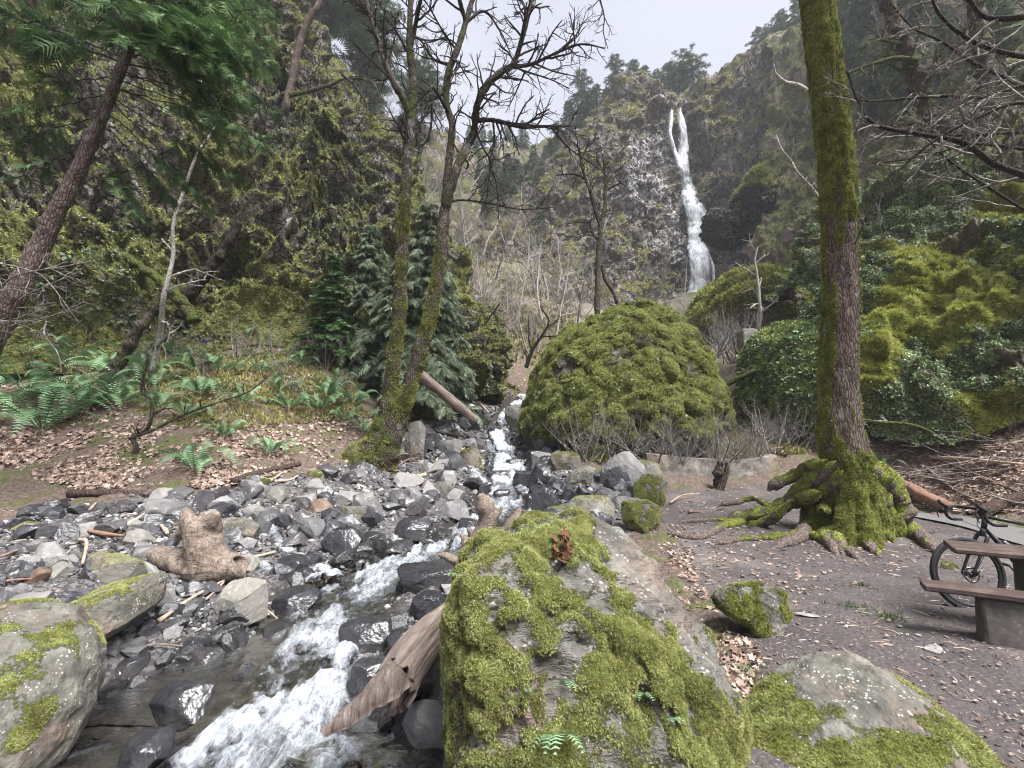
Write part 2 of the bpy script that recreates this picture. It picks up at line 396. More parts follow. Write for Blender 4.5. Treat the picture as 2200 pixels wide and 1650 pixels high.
# water surface falls monotonically downstream (the list runs upstream)
_z = h_base(STREAM[:, :2]); STREAM[:, 2] = np.maximum.accumulate(_z)
POOL = gp_raw(400, 1500, h_base)[:2]
def stream_dist(xy):
    """distance to the stream's centre divided by its half width, and the index along it"""
    xy = np.asarray(xy, float).reshape(-1, 2); q = np.empty(len(xy)); ix = np.empty(len(xy), int)
    for k in range(0, len(xy), 20000):
        d = np.sqrt(((xy[k:k + 20000, None] - STREAM[None, :, :2]) ** 2).sum(-1)) / STREAM_W[None]
        ix[k:k + 20000] = d.argmin(1); q[k:k + 20000] = d.min(1)
    return q, ix
def height(xy):
    """ground height without its finest roughness"""
    xy = np.asarray(xy, float).reshape(-1, 2)
    z = h_base(xy); q, _ = stream_dist(xy)
    pl = np.sqrt(((xy - POOL) / np.array([1.15, 1.0])) ** 2 @ np.ones(2))
    return z - 0.22 * (1 - sstep(0.55, 1.35, q)) - .20 * (1 - sstep(.6, 1.15, pl))
_gr = np.geomspace(.4, 150, 330); _gt = np.radians(np.linspace(-75, 75, 400))
_GA, _GB = np.meshgrid(_gr, _gt, indexing='ij')
_GZ = height(np.column_stack([(_GA * np.sin(_GB)).ravel(), (_GA * np.cos(_GB)).ravel()])).reshape(_GA.shape)
def hq(xy):
    """ground height read from a table (fast)"""
    r = np.hypot(xy[:, 0], xy[:, 1]); th = np.arctan2(xy[:, 0], xy[:, 1])
    a = np.clip(np.log(np.maximum(r, .41) / .4) / math.log(150 / .4) * 329, 0, 328.999); b = np.clip((th - _gt[0]) / (_gt[-1] - _gt[0]) * 399, 0, 398.999)
    i, j = a.astype(int), b.astype(int); u, v = a - i, b - j
    return _GZ[i, j] * (1 - u) * (1 - v) + _GZ[i + 1, j] * u * (1 - v) + _GZ[i, j + 1] * (1 - u) * v + _GZ[i + 1, j + 1] * u * v
_ds = np.geomspace(.7, 120, 700)
def gpv(P):
    """where the sight lines through these pixels meet the ground"""
    P = np.asarray(P, float).reshape(-1, 2); out = np.empty((len(P), 3))
    for k in range(0, len(P), 200):
        q = P[k:k + 200]; r = AX_F + ((q[:, :1] - 1100) / F_PX) * AX_R + ((825 - q[:, 1:]) / F_PX) * AX_U
        X = CAM + _ds[None, :, None] * r[:, None, :]
        b = X[..., 2] < hq(X.reshape(-1, 3)[:, :2]).reshape(X.shape[:2]); i = np.where(b.any(1), b.argmax(1), len(_ds) - 1)
        lo, hi = _ds[np.maximum(i - 1, 0)], _ds[i]
        for _ in range(9):
            m = (lo + hi) / 2; Y = CAM + m[:, None] * r; bb = Y[:, 2] < hq(Y[:, :2]); hi = np.where(bb, m, hi); lo = np.where(bb, lo, m)
        out[k:k + 200] = CAM + hi[:, None] * r
    return out
def gp(px, py): return gpv([(px, py)])[0]
def gz(x, y): return float(hq(np.array([[x, y]], float))[0])
def dep(p): return float((np.asarray(p) - CAM) @ AX_F)
def proj(W):
    d = np.asarray(W) - CAM; dp = np.maximum(d @ AX_F, .05); return 1100 + F_PX * (d @ AX_R) / dp, 825 - F_PX * (d @ AX_U) / dp

def inside(poly, xy):
    x, y = xy[:, 0], xy[:, 1]; r = np.zeros(len(xy), bool); n = len(poly)
    for i in range(n):
        x1, y1 = poly[i]; x2, y2 = poly[(i + 1) % n]
        if y1 == y2: continue
        c = (y1 > y) != (y2 > y); r ^= c & (x < (x2 - x1) * (y - y1) / (y2 - y1) + x1)
    return r
def world_poly(pts): return [tuple(gp(*p)[:2]) for p in pts]
PATH_PX = [(1380, 2300), (1470, 1750), (1560, 1420), (1480, 1260), (1430, 1140), (1420, 1052), (1700, 1028), (1930, 1092), (2060, 1112), (2300, 1160), (2700, 1300), (3000, 2300)]
DIRT_PX = [(-300, 985), (60, 990), (190, 1045), (150, 1078), (-300, 1110)]
BED_PX = [(-700, 1110), (-100, 1130), (150, 1088), (470, 1062), (700, 1010), (860, 950), (960, 880), (1060, 845), (1140, 850), (1140, 940), (1240, 1000), (1400, 1062), (1400, 1140), (1200, 1160), (1050, 1300), (960, 1500), (960, 1760), (1000, 2400), (-900, 2400)]
PATH, DIRT, BED = world_poly(PATH_PX), world_poly(DIRT_PX), world_poly(BED_PX)
def zones(xy):
    xy = np.asarray(xy, float).reshape(-1, 2); P3 = np.column_stack([xy, np.zeros(len(xy))])
    j = xy + 0.25 * np.column_stack([fbm(P3, 1.6, 3, seed=1), fbm(P3, 1.6, 3, seed=2)])
    path = inside(PATH, j); bed = inside(BED, j)
    return path.astype(float), bed.astype(float)

# ---- the ground sheet: polar grid round the viewpoint, finer near and in front
def build_ground():
    rr = np.concatenate([[0.0], np.geomspace(0.5, 30, 430), np.geomspace(30.6, 260, 70)])
    th = np.concatenate([np.linspace(-62, 62, 620), np.linspace(62, 298, 90)[1:-1]]) * math.pi / 180
    A, B = np.meshgrid(rr, th, indexing='ij')
    xy = np.column_stack([(A * np.sin(B)).ravel(), (A * np.cos(B)).ravel()])
    z = height(xy); path, bed = zones(xy); q, _ = stream_dist(xy)
    P3 = np.column_stack([xy, z])
    soil = np.clip(1 - path - bed, 0, 1)
    n1 = fbm(P3, 1.1, 5, .55, 1); n2 = fbm(P3, 5.5, 4, .55, 2)
    z = z + path * (0.018 * n1 + 0.008 * n2) + bed * (0.05 * n1 + 0.035 * n2) + soil * (0.10 * n1 + 0.03 * n2)
    far = sstep(30, 60, A.ravel()); z = z + far * 2.0 * fbm(P3, .12, 4, .5, 4)
    V = np.column_stack([xy, z]); F = grid_faces(len(rr), len(th), True)
    mb = MB(); mb.add(V, F[:, ::-1])
    wet = (1 - sstep(1.0, 1.7, q)) * bed
    up = sstep(.2, 2.2, z) * bed
    me = mb.mesh('ground', M['ground'], True, extra={'path': path, 'bed': bed, 'wet': wet, 'far': far})
    return tag(link('ground', me), kind='structure')

# ---- cliffs: lofted sheets between measured lines, roughened as rock
def loft(name, rows, nu, nv, mat, amp=(1.2, .45, .12), sc=(.12, .45, 1.6), seed=0, back=None, strata=None, moss_bias=0.0, foot_fade=True):
    """rows of (px, py, ground distance) from foot to crest; returns object and its vertices, faces, normals"""
    C = np.array([[at_y(*p) for p in row] for row in rows])
    if back is not None:
        b = C[-1].copy(); b[:, 1] += back[0]; b[:, 2] += back[1]; C = np.concatenate([C, b[None]])
    G = spline(C, nu); G = spline(np.swapaxes(G, 0, 1), nv); G = np.swapaxes(G, 0, 1)
    V = G.reshape(-1, 3); F = grid_faces(nu, nv)
    N = norms(V, F)
    if (N * (CAM - V)).sum() < 0: N = -N; F = F[:, ::-1]
    D = V.copy(); fade = np.repeat(sstep(0, .13, np.linspace(0, 1, nu)), nv)[:, None] if foot_fade else 1.0
    D = D + fade * N * (amp[0] * fbm(V, sc[0], 4, .5, seed + 1, True))[:, None]
    blk = np.round(fbm(V * np.array([1, 1, .6]), sc[1], 2, .5, seed + 5) * 3) / 3
    D = D + fade * N * (amp[1] * (fbm(V, sc[1], 4, .55, seed + 2, True) * .6 + blk * .8))[:, None]
    D = D + fade * N * (amp[2] * fbm(V, sc[2], 4, .6, seed + 3))[:, None]
    if strata is not None: D = D + N * (strata[0] * pnoise(V * np.array(strata[1])))[:, None]
    N = norms(D, F)
    moss = np.clip(.5 + .55 * fbm(D, .35, 4, .55, seed + 7) + .5 * (N[:, 2] - .3) + moss_bias, 0, 1)
    mb = MB(); mb.add(D, F)
    me = mb.mesh(name, mat, True, extra={'moss': moss})
    o = tag(link(name, me), kind='structure')
    return o, D, F, N, moss

# ---- boulders: an outline with its own distance, size and thickness
def outline_radius(poly, n=720):
    a = np.linspace(-math.pi, math.pi, n, endpoint=False); out = np.zeros(n)
    P = np.asarray(poly, float); Q = np.roll(P, -1, 0)
    for k in range(n):
        d = np.array([math.cos(a[k]), math.sin(a[k])]); e = Q - P
        den = d[0] * e[:, 1] - d[1] * e[:, 0]; den = np.where(np.abs(den) < 1e-12, 1e-12, den)
        t = (P[:, 0] * e[:, 1] - P[:, 1] * e[:, 0]) / den; s = (P[:, 0] * d[1] - P[:, 1] * d[0]) / den
        ok = (s >= 0) & (s <= 1) & (t > 0); out[k] = t[ok].max() if ok.any() else 0.01
    k = np.ones(9) / 9; out = np.convolve(np.concatenate([out[-4:], out, out[:4]]), k, 'valid')
    return a, out
def boulder(name, outline, d, T, label, cat='boulder', mat=None, seed=0, level=6, p=.6, q=.75, cuts=14, cut=.82, amp=(.06, .02), nsc=(1.2, 5), slant=(0, 0), moss=None, group=None, centre=None, link_it=True, strata=None, cavity=None, fit=True, pillow=None):
    """outline in pixels seen at depth d; T = half thickness along the view; slant = extra depth per metre right / up"""
    o = np.asarray(outline, float); c = np.array(centre if centre else (o.max(0) + o.min(0)) / 2)
    if fit:                                      # size the stone so that its nearer bulge does not make it too big
        t = o.copy()
        for _ in range(2):
            W_, *_r = boulder(name, t, d, T, '', seed=seed, level=4, p=p, q=q, cuts=cuts, cut=cut, amp=amp, nsc=nsc, slant=slant, centre=tuple(c), link_it=False, fit=False)
            X, Y = proj(W_); oo = np.concatenate([o + (np.roll(o, -1, 0) - o) * f for f in (0, .25, .5, .75)])
            m, mo = Y < 1640, oo[:, 1] < 1640                        # compare what falls inside the view only
            l, r1, tp = X[m].min(), X[m].max(), Y.min(); lo, ro, to = oo[mo, 0].min(), oo[mo, 0].max(), o[:, 1].min()
            if lo > 5 and ro < 2195: k = (ro - lo) / (r1 - l); sx = (lo + ro) / 2 - (c[0] + ((l + r1) / 2 - c[0]) * k)
            else: k = 1.0; sx = (ro - r1) if ro < 2195 else (lo - l)
            ky = k
            if o[:, 1].max() < 1640: ky = (o[:, 1].max() - to) / (Y.max() - tp)
            t = c + (t - c) * np.array([k, ky]); sy = to - (c[1] + (tp - c[1]) * ky); c = c + np.array([sx, sy]) * .9; t = t + np.array([sx, sy]) * .9
        o = t
    s = d / F_PX
    poly = np.column_stack([(o[:, 0] - c[0]) * s, (c[1] - o[:, 1]) * s])
    a, rad = outline_radius(poly)
    D, F = ico(level)
    x, z, y = D[:, 0], D[:, 2], D[:, 1]
    th = np.arctan2(z, x); sf = np.sqrt(x * x + z * z)
    Rr = np.interp(th, np.append(a, math.pi), np.append(rad, rad[0]))
    u = Rr * sf ** p * np.cos(th); v = Rr * sf ** p * np.sin(th); w = np.sign(y) * np.abs(y) ** q * T
    L = np.column_stack([u, v, w]); size = np.mean(rad)
    r = np.random.default_rng(seed)
    S = np.array([size, size, T])
    for k in range(cuts):
        n = r.normal(size=3); n[2] -= abs(n[2]) * .4; n /= np.linalg.norm(n)
        if abs(n[2]) < .35: continue
        m = (L / S) @ n; h = np.quantile(m, .995) * (cut + .16 * r.random())
        over = np.maximum(m - h, 0); L = L - (over * .92)[:, None] * n[None] * S
    L[:, 2] += slant[0] * L[:, 0] + slant[1] * L[:, 1]
    C = at(c[0], c[1], d)
    W = C + L[:, :1] * AX_R + L[:, 1:2] * AX_U + L[:, 2:] * AX_F
    N = norms(W, F); 
    if (N * (W - C)).sum() < 0: F = F[:, ::-1]; N = -N
    W = W + N * (amp[0] * fbm(W / size, nsc[0], 4, .55, seed, True) * size + amp[1] * fbm(W / size, nsc[1], 4, .6, seed + 1) * size)[:, None]
    if strata is not None:
        sn = pnoise(np.column_stack([((W / size) @ np.array(strata[1]).T)[:, 0] * strata[2], W[:, 1] / size * 1.3, W[:, 2] / size * 1.3])); W = W + N * (strata[0] * size * np.sign(sn) * np.abs(sn) ** .5)[:, None]
    if cavity is not None:
        for (cx, cy, rr_, dep) in cavity:
            du = (L[:, 0] - (cx - c[0]) * s); dv = (L[:, 1] - (c[1] - cy) * s); g = np.exp(-(du ** 2 + dv ** 2) / (rr_ * s) ** 2) * (L[:, 2] < 0)
            W = W + AX_F[None] * (g * dep)[:, None]
    N = norms(W, F)
    if pillow and moss is not None:              # moss grows in cushions
        px = np.column_stack([c[0] + L[:, 0] / s, c[1] - L[:, 1] / s]); mk = np.clip(moss(px, N, W, size), 0, 1)
        W = W + N * (pillow[0] * sstep(.35, .7, mk) * (1 - np.abs(fbm(W, pillow[1], 2, .5, seed + 9))) )[:, None]; N = norms(W, F)
    px = np.column_stack([c[0] + L[:, 0] / s, c[1] - L[:, 1] / s])
    if moss is None: ms = np.zeros(len(W))
    else: ms = np.clip(moss(px, N, W, size), 0, 1)
    if not link_it: return W, F, N, ms
    mb = MB(); mb.add(W, F); base = np.array([C[0], C[1], W[:, 2].min()])
    me = mb.mesh(name, mat or M['grey_rock'], level > 5, origin=base, extra={'moss': ms})
    ob = link(name, me, loc=base); tag(ob, label, cat, group)
    return ob, W, F, N, ms, base

def moss_part(parent, base, W, F, ms, n, size, rng, tmpl=None, mat='moss_tuft', thr=.45, name='moss', up=.5, lo=.6, hi=1.3, tilt=.35):
    w = np.clip((ms - thr) * 4, 0, 1)
    if w.sum() < 1: return
    P, N, _ = sample(W, F, n, rng, w)
    Z = N * .8 + np.array([0, 0, up]); Z /= np.maximum(np.linalg.norm(Z, axis=1), 1e-9)[:, None]
    t = tmpl or TUFT
    var = np.clip(.5 + .35 * fbm(P, 1.6 / max(size * 10, .2), 3, .6, 3) + .16 * rng.normal(size=n), 0, 1)
    mb = MB(); scatter(mb, *t, P - N * size * .1, frames(Z, rng, tilt=tilt), size * (lo + (hi - lo) * rng.random(n)), var)
    me = mb.mesh(name, M[mat], False, origin=base)
    return link(name, me, parent)

_rocks = []
def rock_mesh(seed, level=4, flat=.75, mat='rubble_rock', cuts=16):
    """angular broken stone, unit size"""
    r = np.random.default_rng(seed); V, F = ico(level); V = V.copy()
    V = V * np.array([1, .6 + .35 * r.random(), flat * (.55 + .4 * r.random())])
    for k in range(cuts):
        n = r.normal(size=3); n /= np.linalg.norm(n); m = V @ n; h = m.max() * (.5 + .36 * r.random())
        V = V - np.maximum(m - h, 0)[:, None] * n[None]
    N = norms(V, F); V = V + N * (.035 * fbm(V, 1.8, 3, .55, seed) + .012 * fbm(V, 7, 3, .6, seed + 2))[:, None]
    V -= (V.max(0) + V.min(0)) / 2; V /= np.abs(V).max()
    return V, F
# ================================================================== MATERIALS
M = {}
def build_materials():
    # ground: trodden dirt, stony stream bed and forest soil chosen by zone
    t = NT('ground'); v = t.pos()
    n1 = t.noise(v, 1.3, 6, .6); n2 = t.noise(v, 14, 6, .7); n3 = t.noise(v, 60, 4, .7); vo = t.voro(v, 26); vc = t.voro(v, 26, out='Color')
    g = t.node('ShaderNodeSeparateColor'); t.l.new(vc, g.inputs[0]); cell = g.outputs[0]
    dirt = t.ramp(n1, [(.3, (.062, .054, .054)), (.5, (.098, .086, .086)), (.7, (.14, .12, .112))])
    dirt = t.mix(t.ramp(n2, [(.42, .0), (.62, .6)]), dirt, (.05, .042, .042))
    low = t.noise(v, .45, 4, .6); dirt = t.mix(t.ramp(low, [(.42, .55), (.58, 0.)]), dirt, (.055, .046, .045)); dirt = t.mix(t.ramp(low, [(.55, 0.), (.72, .5)]), dirt, (.20, .165, .145))
    chips = t.math('MULTIPLY', t.ramp(vo, [(.16, 1.), (.26, 0.)]), t.ramp(cell, [(.72, 0.), (.76, 1.)]))
    dirt = t.mix(chips, dirt, t.ramp(n3, [(.3, (.18, .15, .13)), (.7, (.29, .25, .22))]))
    soil = t.ramp(n2, [(.3, (.045, .034, .029)), (.5, (.10, .073, .06)), (.68, (.20, .145, .12))])
    soil = t.mix(t.ramp(n1, [(.5, 0.), (.62, .8)]), soil, t.ramp(n2, [(.3, (.04, .05, .015)), (.7, (.10, .12, .03))]))
    bed = t.ramp(n2, [(.3, (.025, .024, .026)), (.55, (.06, .057, .057)), (.72, (.13, .122, .118))])
    bed = t.mix(t.ramp(cell, [(.0, 0.), (1., .7)]), bed, t.mix(t.ramp(cell, [(.5, 0.), (.52, 1.)]), (.05, .05, .055), (.2, .185, .18)))
    hill = t.ramp(t.noise(v, .35, 6, .7), [(.35, (.09, .10, .045)), (.5, (.14, .125, .095)), (.65, (.21, .19, .165))])
    col = t.mix(t.attr('path'), soil, dirt); col = t.mix(t.attr('bed'), col, bed); col = t.mix(t.attr('far'), col, hill)
    col = t.mix(t.attr('wet'), col, (.03, .027, .025))
    rough = t.ramp(t.attr('wet'), [(0, .92), (1, .35)])
    h = t.math('ADD', t.math('ADD', n2, t.math('MULTIPLY', n3, .4)), t.math('MULTIPLY', vo, -.8))
    M['ground'] = t.set(col, rough, t.bump(h, .7, .03), .3)
    M['asphalt'] = mat_plain('asphalt', (.125, .12, .118), .9, vary=.2, scale=30)
    # stone
    M['grey_rock'] = mat_rock('grey_rock', (.09, .085, .08), (.19, .18, .17), (.32, .30, .285), scale=2.2, use_attr=True, lichen=.3)
    M['front_rock'] = mat_rock('front_rock', (.055, .052, .047), (.135, .127, .115), (.25, .24, .22), scale=3.0, use_attr=True, lichen=.3, strata=((1.2, 1, 5), (.2, .75, .3), 3.2), bump=.9, moss_d=(.05, .06, .012), moss_l=(.20, .235, .05))
    M['lichen_rock'] = mat_rock('lichen_rock', (.062, .06, .054), (.14, .133, .115), (.25, .24, .215), scale=4.5, use_attr=True, lichen=.5, bump=.8, moss_d=(.06, .075, .012), moss_l=(.22, .27, .05))
    M['wet_rock'] = mat_rock('wet_rock', (.012, .012, .014), (.032, .032, .035), (.075, .073, .075), scale=2.5, rough=.22, lichen=0, bump=.5, bdist=.03, tint=(.045, .035, .03), spec=.6)
    M['rubble_rock'] = mat_rock('rubble_rock', (.045, .045, .047), (.135, .133, .135), (.31, .30, .29), scale=1.2, rough=.75, rnd=True, lichen=.2, bump=.45, bdist=.04, tint=(.16, .12, .10))
    M['dark_rubble'] = mat_rock('dark_rubble', (.014, .014, .017), (.04, .04, .046), (.12, .12, .125), scale=1.2, rough=.28, rnd=True, lichen=0, bump=.45, bdist=.04, tint=(.07, .05, .045), spec=.5)
    M['mossy_rubble'] = mat_rock('mossy_rubble', (.07, .07, .06), (.16, .155, .14), (.28, .27, .25), scale=1.2, rough=.9, rnd=True, moss_up=(.55, .95), bump=.6, moss_l=(.17, .2, .045))
    M['mossy_cliff'] = mat_rock('mossy_cliff', (.035, .031, .027), (.16, .145, .13), (.52, .49, .47), scale=1.15, use_attr=True, lichen=.35, bump=1.0, bdist=.25, moss_d=(.05, .055, .016), moss_l=(.30, .30, .10), tint=(.15, .10, .055), cracks=((2.1, .3),))  # dark tone deepened to paint black shadow patches into the wall's rock
    M['falls_cliff'] = mat_rock('falls_cliff', (.10, .088, .08), (.30, .265, .24), (.52, .48, .46), scale=.16, use_attr=True, lichen=0, bump=1.0, bdist=.8, moss_d=(.13, .13, .05), moss_l=(.30, .28, .11), tint=(.22, .17, .13), strata=((1, 1, .25), (0, .15, 0), 1.1), cracks=((.22, .35), (.75, .3)), tone=True)
    M['basalt'] = mat_rock('basalt', (.012, .012, .013), (.035, .033, .034), (.10, .095, .095), scale=.5, use_attr=True, lichen=0, bump=1.0, bdist=.5, moss_d=(.05, .055, .012), moss_l=(.14, .15, .04), tint=(.05, .04, .035), rough=.6, cracks=((.45, .3), (1.3, .3)))
    M['hill'] = mat_rock('hill', (.09, .075, .065), (.21, .175, .15), (.34, .30, .275), scale=.3, use_attr=True, lichen=0, bump=1.0, bdist=.6, moss_d=(.08, .085, .035), moss_l=(.20, .205, .08), tint=(.21, .16, .135))
    M['ivy_bank'] = mat_rock('ivy_bank', (.03, .025, .02), (.09, .075, .06), (.2, .17, .14), scale=.8, use_attr=True, lichen=0, bump=1.0, bdist=.2, moss_d=(.09, .105, .02), moss_l=(.32, .34, .08), tint=(.2, .145, .115))
    M['giant_rock'] = mat_rock('giant_rock', (.05, .045, .04), (.13, .115, .10), (.22, .20, .18), scale=.8, use_attr=True, lichen=0, bump=1., bdist=.25, moss_d=(.07, .08, .018), moss_l=(.28, .30, .075), tint=(.16, .125, .095))
    M['masonry'] = mat_rock('masonry', (.09, .085, .075), (.2, .185, .165), (.3, .28, .25), scale=2.5, rough=.9, lichen=.2, moss_up=(.35, 1.0), bump=.8, bdist=.04)
    M['pale_rock'] = mat_rock('pale_rock', (.12, .115, .11), (.34, .33, .32), (.52, .51, .50), scale=.5, use_attr=False, lichen=0, cracks=((.5, .2),), bdist=.2)
    M['concrete'] = mat_rock('concrete', (.06, .052, .047), (.12, .108, .098), (.2, .18, .165), scale=3, rough=.9, lichen=.1, bump=.35, bdist=.01, tint=(.13, .11, .1))
    M['brown_rock'] = mat_rock('brown_rock', (.07, .045, .035), (.17, .115, .085), (.30, .22, .17), scale=2.0, rough=.5, lichen=.1, tint=(.2, .13, .07))
    M['pale_stone'] = mat_rock('pale_stone', (.16, .15, .15), (.28, .265, .255), (.42, .40, .38), scale=6, lichen=.1)
    M['shard_grey'] = mat_leaf('shard_grey', (.05, .05, .052), (.14, .138, .14), (.34, .33, .32), .7, .3, 0)
    M['shard_dark'] = mat_leaf('shard_dark', (.02, .02, .022), (.055, .053, .055), (.12, .115, .115), .4, .45, 0)
    M['shard_pale'] = mat_leaf('shard_pale', (.055, .05, .048), (.14, .125, .12), (.30, .27, .245), .85, .2, 0)
    # foliage
    M['moss_tuft'] = mat_leaf('moss_tuft', (0.13, 0.115, 0.05), (0.3, 0.315, 0.11), (0.5, 0.52, 0.24), .8, .1, .2)
    M['moss_clump'] = mat_leaf('moss_clump', (0.07, 0.08, 0.02), (0.23, 0.25, 0.07), (0.45, 0.47, 0.16), .85, .1, .15)
    M['wall_moss'] = mat_leaf('wall_moss', (0.04, 0.052, 0.018), (0.235, 0.265, 0.085), (0.55, 0.57, 0.26), .85, .1, .15)
    M['hump_moss'] = mat_leaf('hump_moss', (0.06, 0.066, 0.02), (0.24, 0.265, 0.08), (0.48, 0.51, 0.2), .85, .1, .15)
    M['valley_fir'] = mat_leaf('valley_fir', (.03, .05, .03), (.065, .105, .058), (.12, .18, .10), .7, .15, .12)
    M['hill_moss'] = mat_leaf('hill_moss', (0.09, 0.1, 0.05), (0.22, 0.25, 0.12), (0.38, 0.41, 0.22), .85, .1, .1)
    M['moss_yellow'] = mat_leaf('moss_yellow', (0.14, 0.155, 0.03), (0.33, 0.35, 0.085), (0.52, 0.53, 0.19), .85, .1, .2)
    M['dull_moss'] = mat_leaf('dull_moss', (.12, .115, .05), (.27, .26, .095), (.43, .41, .18), .9, .1, .1)
    M['ivy'] = mat_leaf('ivy', (0.04, 0.065, 0.025), (0.13, 0.195, 0.075), (0.3, 0.39, 0.19), .42, .4, .1)
    M['pale_ivy'] = mat_leaf('pale_ivy', (0.06, 0.095, 0.045), (0.14, 0.21, 0.095), (0.28, 0.37, 0.2), .45, .4, .1)
    M['fern'] = mat_leaf('fern', (0.053, 0.105, 0.053), (0.128, 0.232, 0.112), (0.27, 0.405, 0.217), .5, .35, .15)
    M['dead_fern'] = mat_leaf('dead_fern', (.09, .045, .025), (.17, .09, .055), (.26, .16, .1), .8, .15, .1)
    M['fir'] = mat_leaf('fir', (0.03, 0.052, 0.028), (0.07, 0.115, 0.055), (0.14, 0.21, 0.09), .6, .25, .12)
    M['fir_bright'] = mat_leaf('fir_bright', (0.02, 0.042, 0.018), (0.05, 0.1, 0.038), (0.13, 0.22, 0.075), .6, .25, .2)
    M['cedar'] = mat_leaf('cedar', (0.04, 0.058, 0.033), (0.1, 0.13, 0.08), (0.2, 0.245, 0.165), .6, .25, .15)
    M['far_fir'] = mat_leaf('far_fir', (0.041, 0.061, 0.041), (0.081, 0.121, 0.07), (0.149, 0.203, 0.115), .7, .15, .1)
    M['litter'] = mat_leaf('litter', (.14, .09, .07), (.32, .235, .19), (.52, .41, .345), .75, .2, .1)
    M['grass'] = mat_leaf('grass', (.03, .06, .02), (.07, .12, .04), (.14, .2, .08), .6, .3, .15)
    # wood
    M['maple_bark'] = mat_bark('maple_bark', (.085, .062, .05), (.22, .175, .15), attr=True, lichen=.5, vscale=(7, 7, 1.3), bump=1.0, bdist=.03, moss_d=(.06, .07, .014), moss_l=(.25, .265, .06))
    M['mossy_bark'] = mat_bark('mossy_bark', (.05, .036, .03), (.17, .135, .115), moss=.42, lichen=.6, bump=1.0, bdist=.04, moss_l=(.12, .13, .03))
    M['dark_bark'] = mat_bark('dark_bark', (.022, .018, .016), (.06, .048, .042), moss=.2)
    M['twig'] = mat_bark('twig', (.025, .02, .018), (.07, .055, .048), vscale=(3, 3, 3), bump=.2)
    M['fir_bark'] = mat_bark('fir_bark', (.07, .05, .045), (.19, .145, .13), moss=.0, lichen=.4, vscale=(6, 6, 1.6), bump=1.)
    M['pale_bark'] = mat_bark('pale_bark', (.24, .22, .205), (.52, .49, .46), vscale=(4, 4, 3), bump=.3)
    M['grey_twig'] = mat_bark('grey_twig', (.14, .125, .115), (.33, .30, .275), vscale=(2, 2, 2), bump=.2)
    M['brown_twig'] = mat_bark('brown_twig', (.12, .105, .098), (.28, .245, .23), vscale=(2, 2, 2), bump=.2)
    M['moss_branch'] = mat_bark('moss_branch', (.05, .05, .02), (.15, .14, .06), moss=.6, vscale=(3, 3, 3), bump=1., bdist=.04)
    M['root_bark'] = mat_bark('root_bark', (.08, .06, .052), (.20, .16, .14), attr=True, vscale=(5, 5, 5), bump=.7, moss_d=(.08, .095, .018), moss_l=(.28, .31, .075))
    t = NT('driftwood'); v = t.coord(); a = v
    n = t.noise(t.map(a, (14, 14, 1.2)), 2.0, 7, .7, .6); n2 = t.noise(a, 3.0, 5, .6); n3 = t.noise(t.map(a, (30, 30, 4)), 2., 5, .7)
    c = t.ramp(n, [(.3, (.065, .048, .04)), (.5, (.185, .145, .125)), (.68, (.33, .275, .24))]); c = t.mix(t.ramp(n2, [(.45, 0.), (.65, .75)]), c, t.ramp(n3, [(.35, (.08, .06, .052)), (.65, (.165, .135, .125))]))
    M['driftwood'] = t.set(c, .85, t.bump(t.math('ADD', n, t.math('MULTIPLY', n3, .5)), .9, .02), .2)
    t = NT('stump_wood'); v = t.coord(); n = t.noise(t.map(v, (3, 3, 3)), 2.5, 7, .65, 1.5); n3 = t.noise(t.map(v, (2, 9, 9)), 4., 6, .7, .5)
    c = t.ramp(n, [(.3, (.11, .082, .066)), (.5, (.235, .185, .15)), (.7, (.38, .315, .27))]); gr = t.noise(t.map(v, (6, 6, .9)), 4., 6, .65, 1.2); c = t.mix(t.ramp(gr, [(.36, .75), (.47, 0.)]), c, (.085, .06, .048)); n3 = t.math('ADD', n3, gr)
    M['stump_wood'] = t.set(c, .85, t.bump(t.math('ADD', n, n3), .9, .03), .2)
    M['old_log'] = mat_bark('old_log', (.05, .032, .028), (.16, .11, .095), vscale=(9, 1.5, 9), bump=1.)
    M['stick'] = mat_plain('stick', (.36, .27, .21), .8, vary=.4, scale=12)
    M['brown_stick'] = mat_plain('brown_stick', (.17, .12, .10), .85, vary=.4, scale=12)
    M['red_wood'] = mat_plain('red_wood', (.21, .12, .085), .85, vary=.4, scale=25)
    # table and bicycle
    t = NT('brown_board'); v = t.coord(); n = t.noise(t.map(v, (1.5, 22, 22)), 3., 6, .7)
    w2 = t.noise(v, 4, 5, .7); M['brown_board'] = t.set(t.mix(t.ramp(w2, [(.5, 0.), (.68, .6)]), t.ramp(n, [(.3, (.04, .026, .022)), (.7, (.085, .055, .048))]), (.13, .10, .09)), .7, t.bump(n, .6, .01), .3)
    M['tyre'] = mat_plain('tyre', (.022, .022, .024), .75, vary=.2, scale=60)
    M['frame_black'] = mat_plain('frame_black', (.016, .016, .018), .45, vary=.1, spec=.4)
    M['bike_metal'] = mat_plain('bike_metal', (.30, .30, .31), .3, 1.0, .1)
    M['dark_metal'] = mat_plain('dark_metal', (.05, .05, .052), .35, .8, .1)
    M['tape'] = mat_plain('tape', (.02, .02, .021), .85, vary=.2, scale=90)
    # running water: clear, brown-bedded, with churned white water and painted pool highlights where 'foam' is high
    t = NT('water'); v = t.pos()
    fl = t.attr('foam')
    va = t.map(v, (1.5, .6, 1.2), (0, 0, -.25)); f1 = t.noise(va, 5, 6, .7, 1.4); f2 = t.noise(va, 17, 5, .7, 1.0); f3 = t.noise(v, 60, 3, .7)
    fs = t.math('ADD', t.math('MULTIPLY', f1, .55), t.math('ADD', t.math('MULTIPLY', f2, .4), t.math('MULTIPLY', f3, .12)))
    fm = t.ramp(t.math('SUBTRACT', t.math('ADD', fl, fs), 1.0), [(.0, 0.), (.16, .30), (.5, .92)])
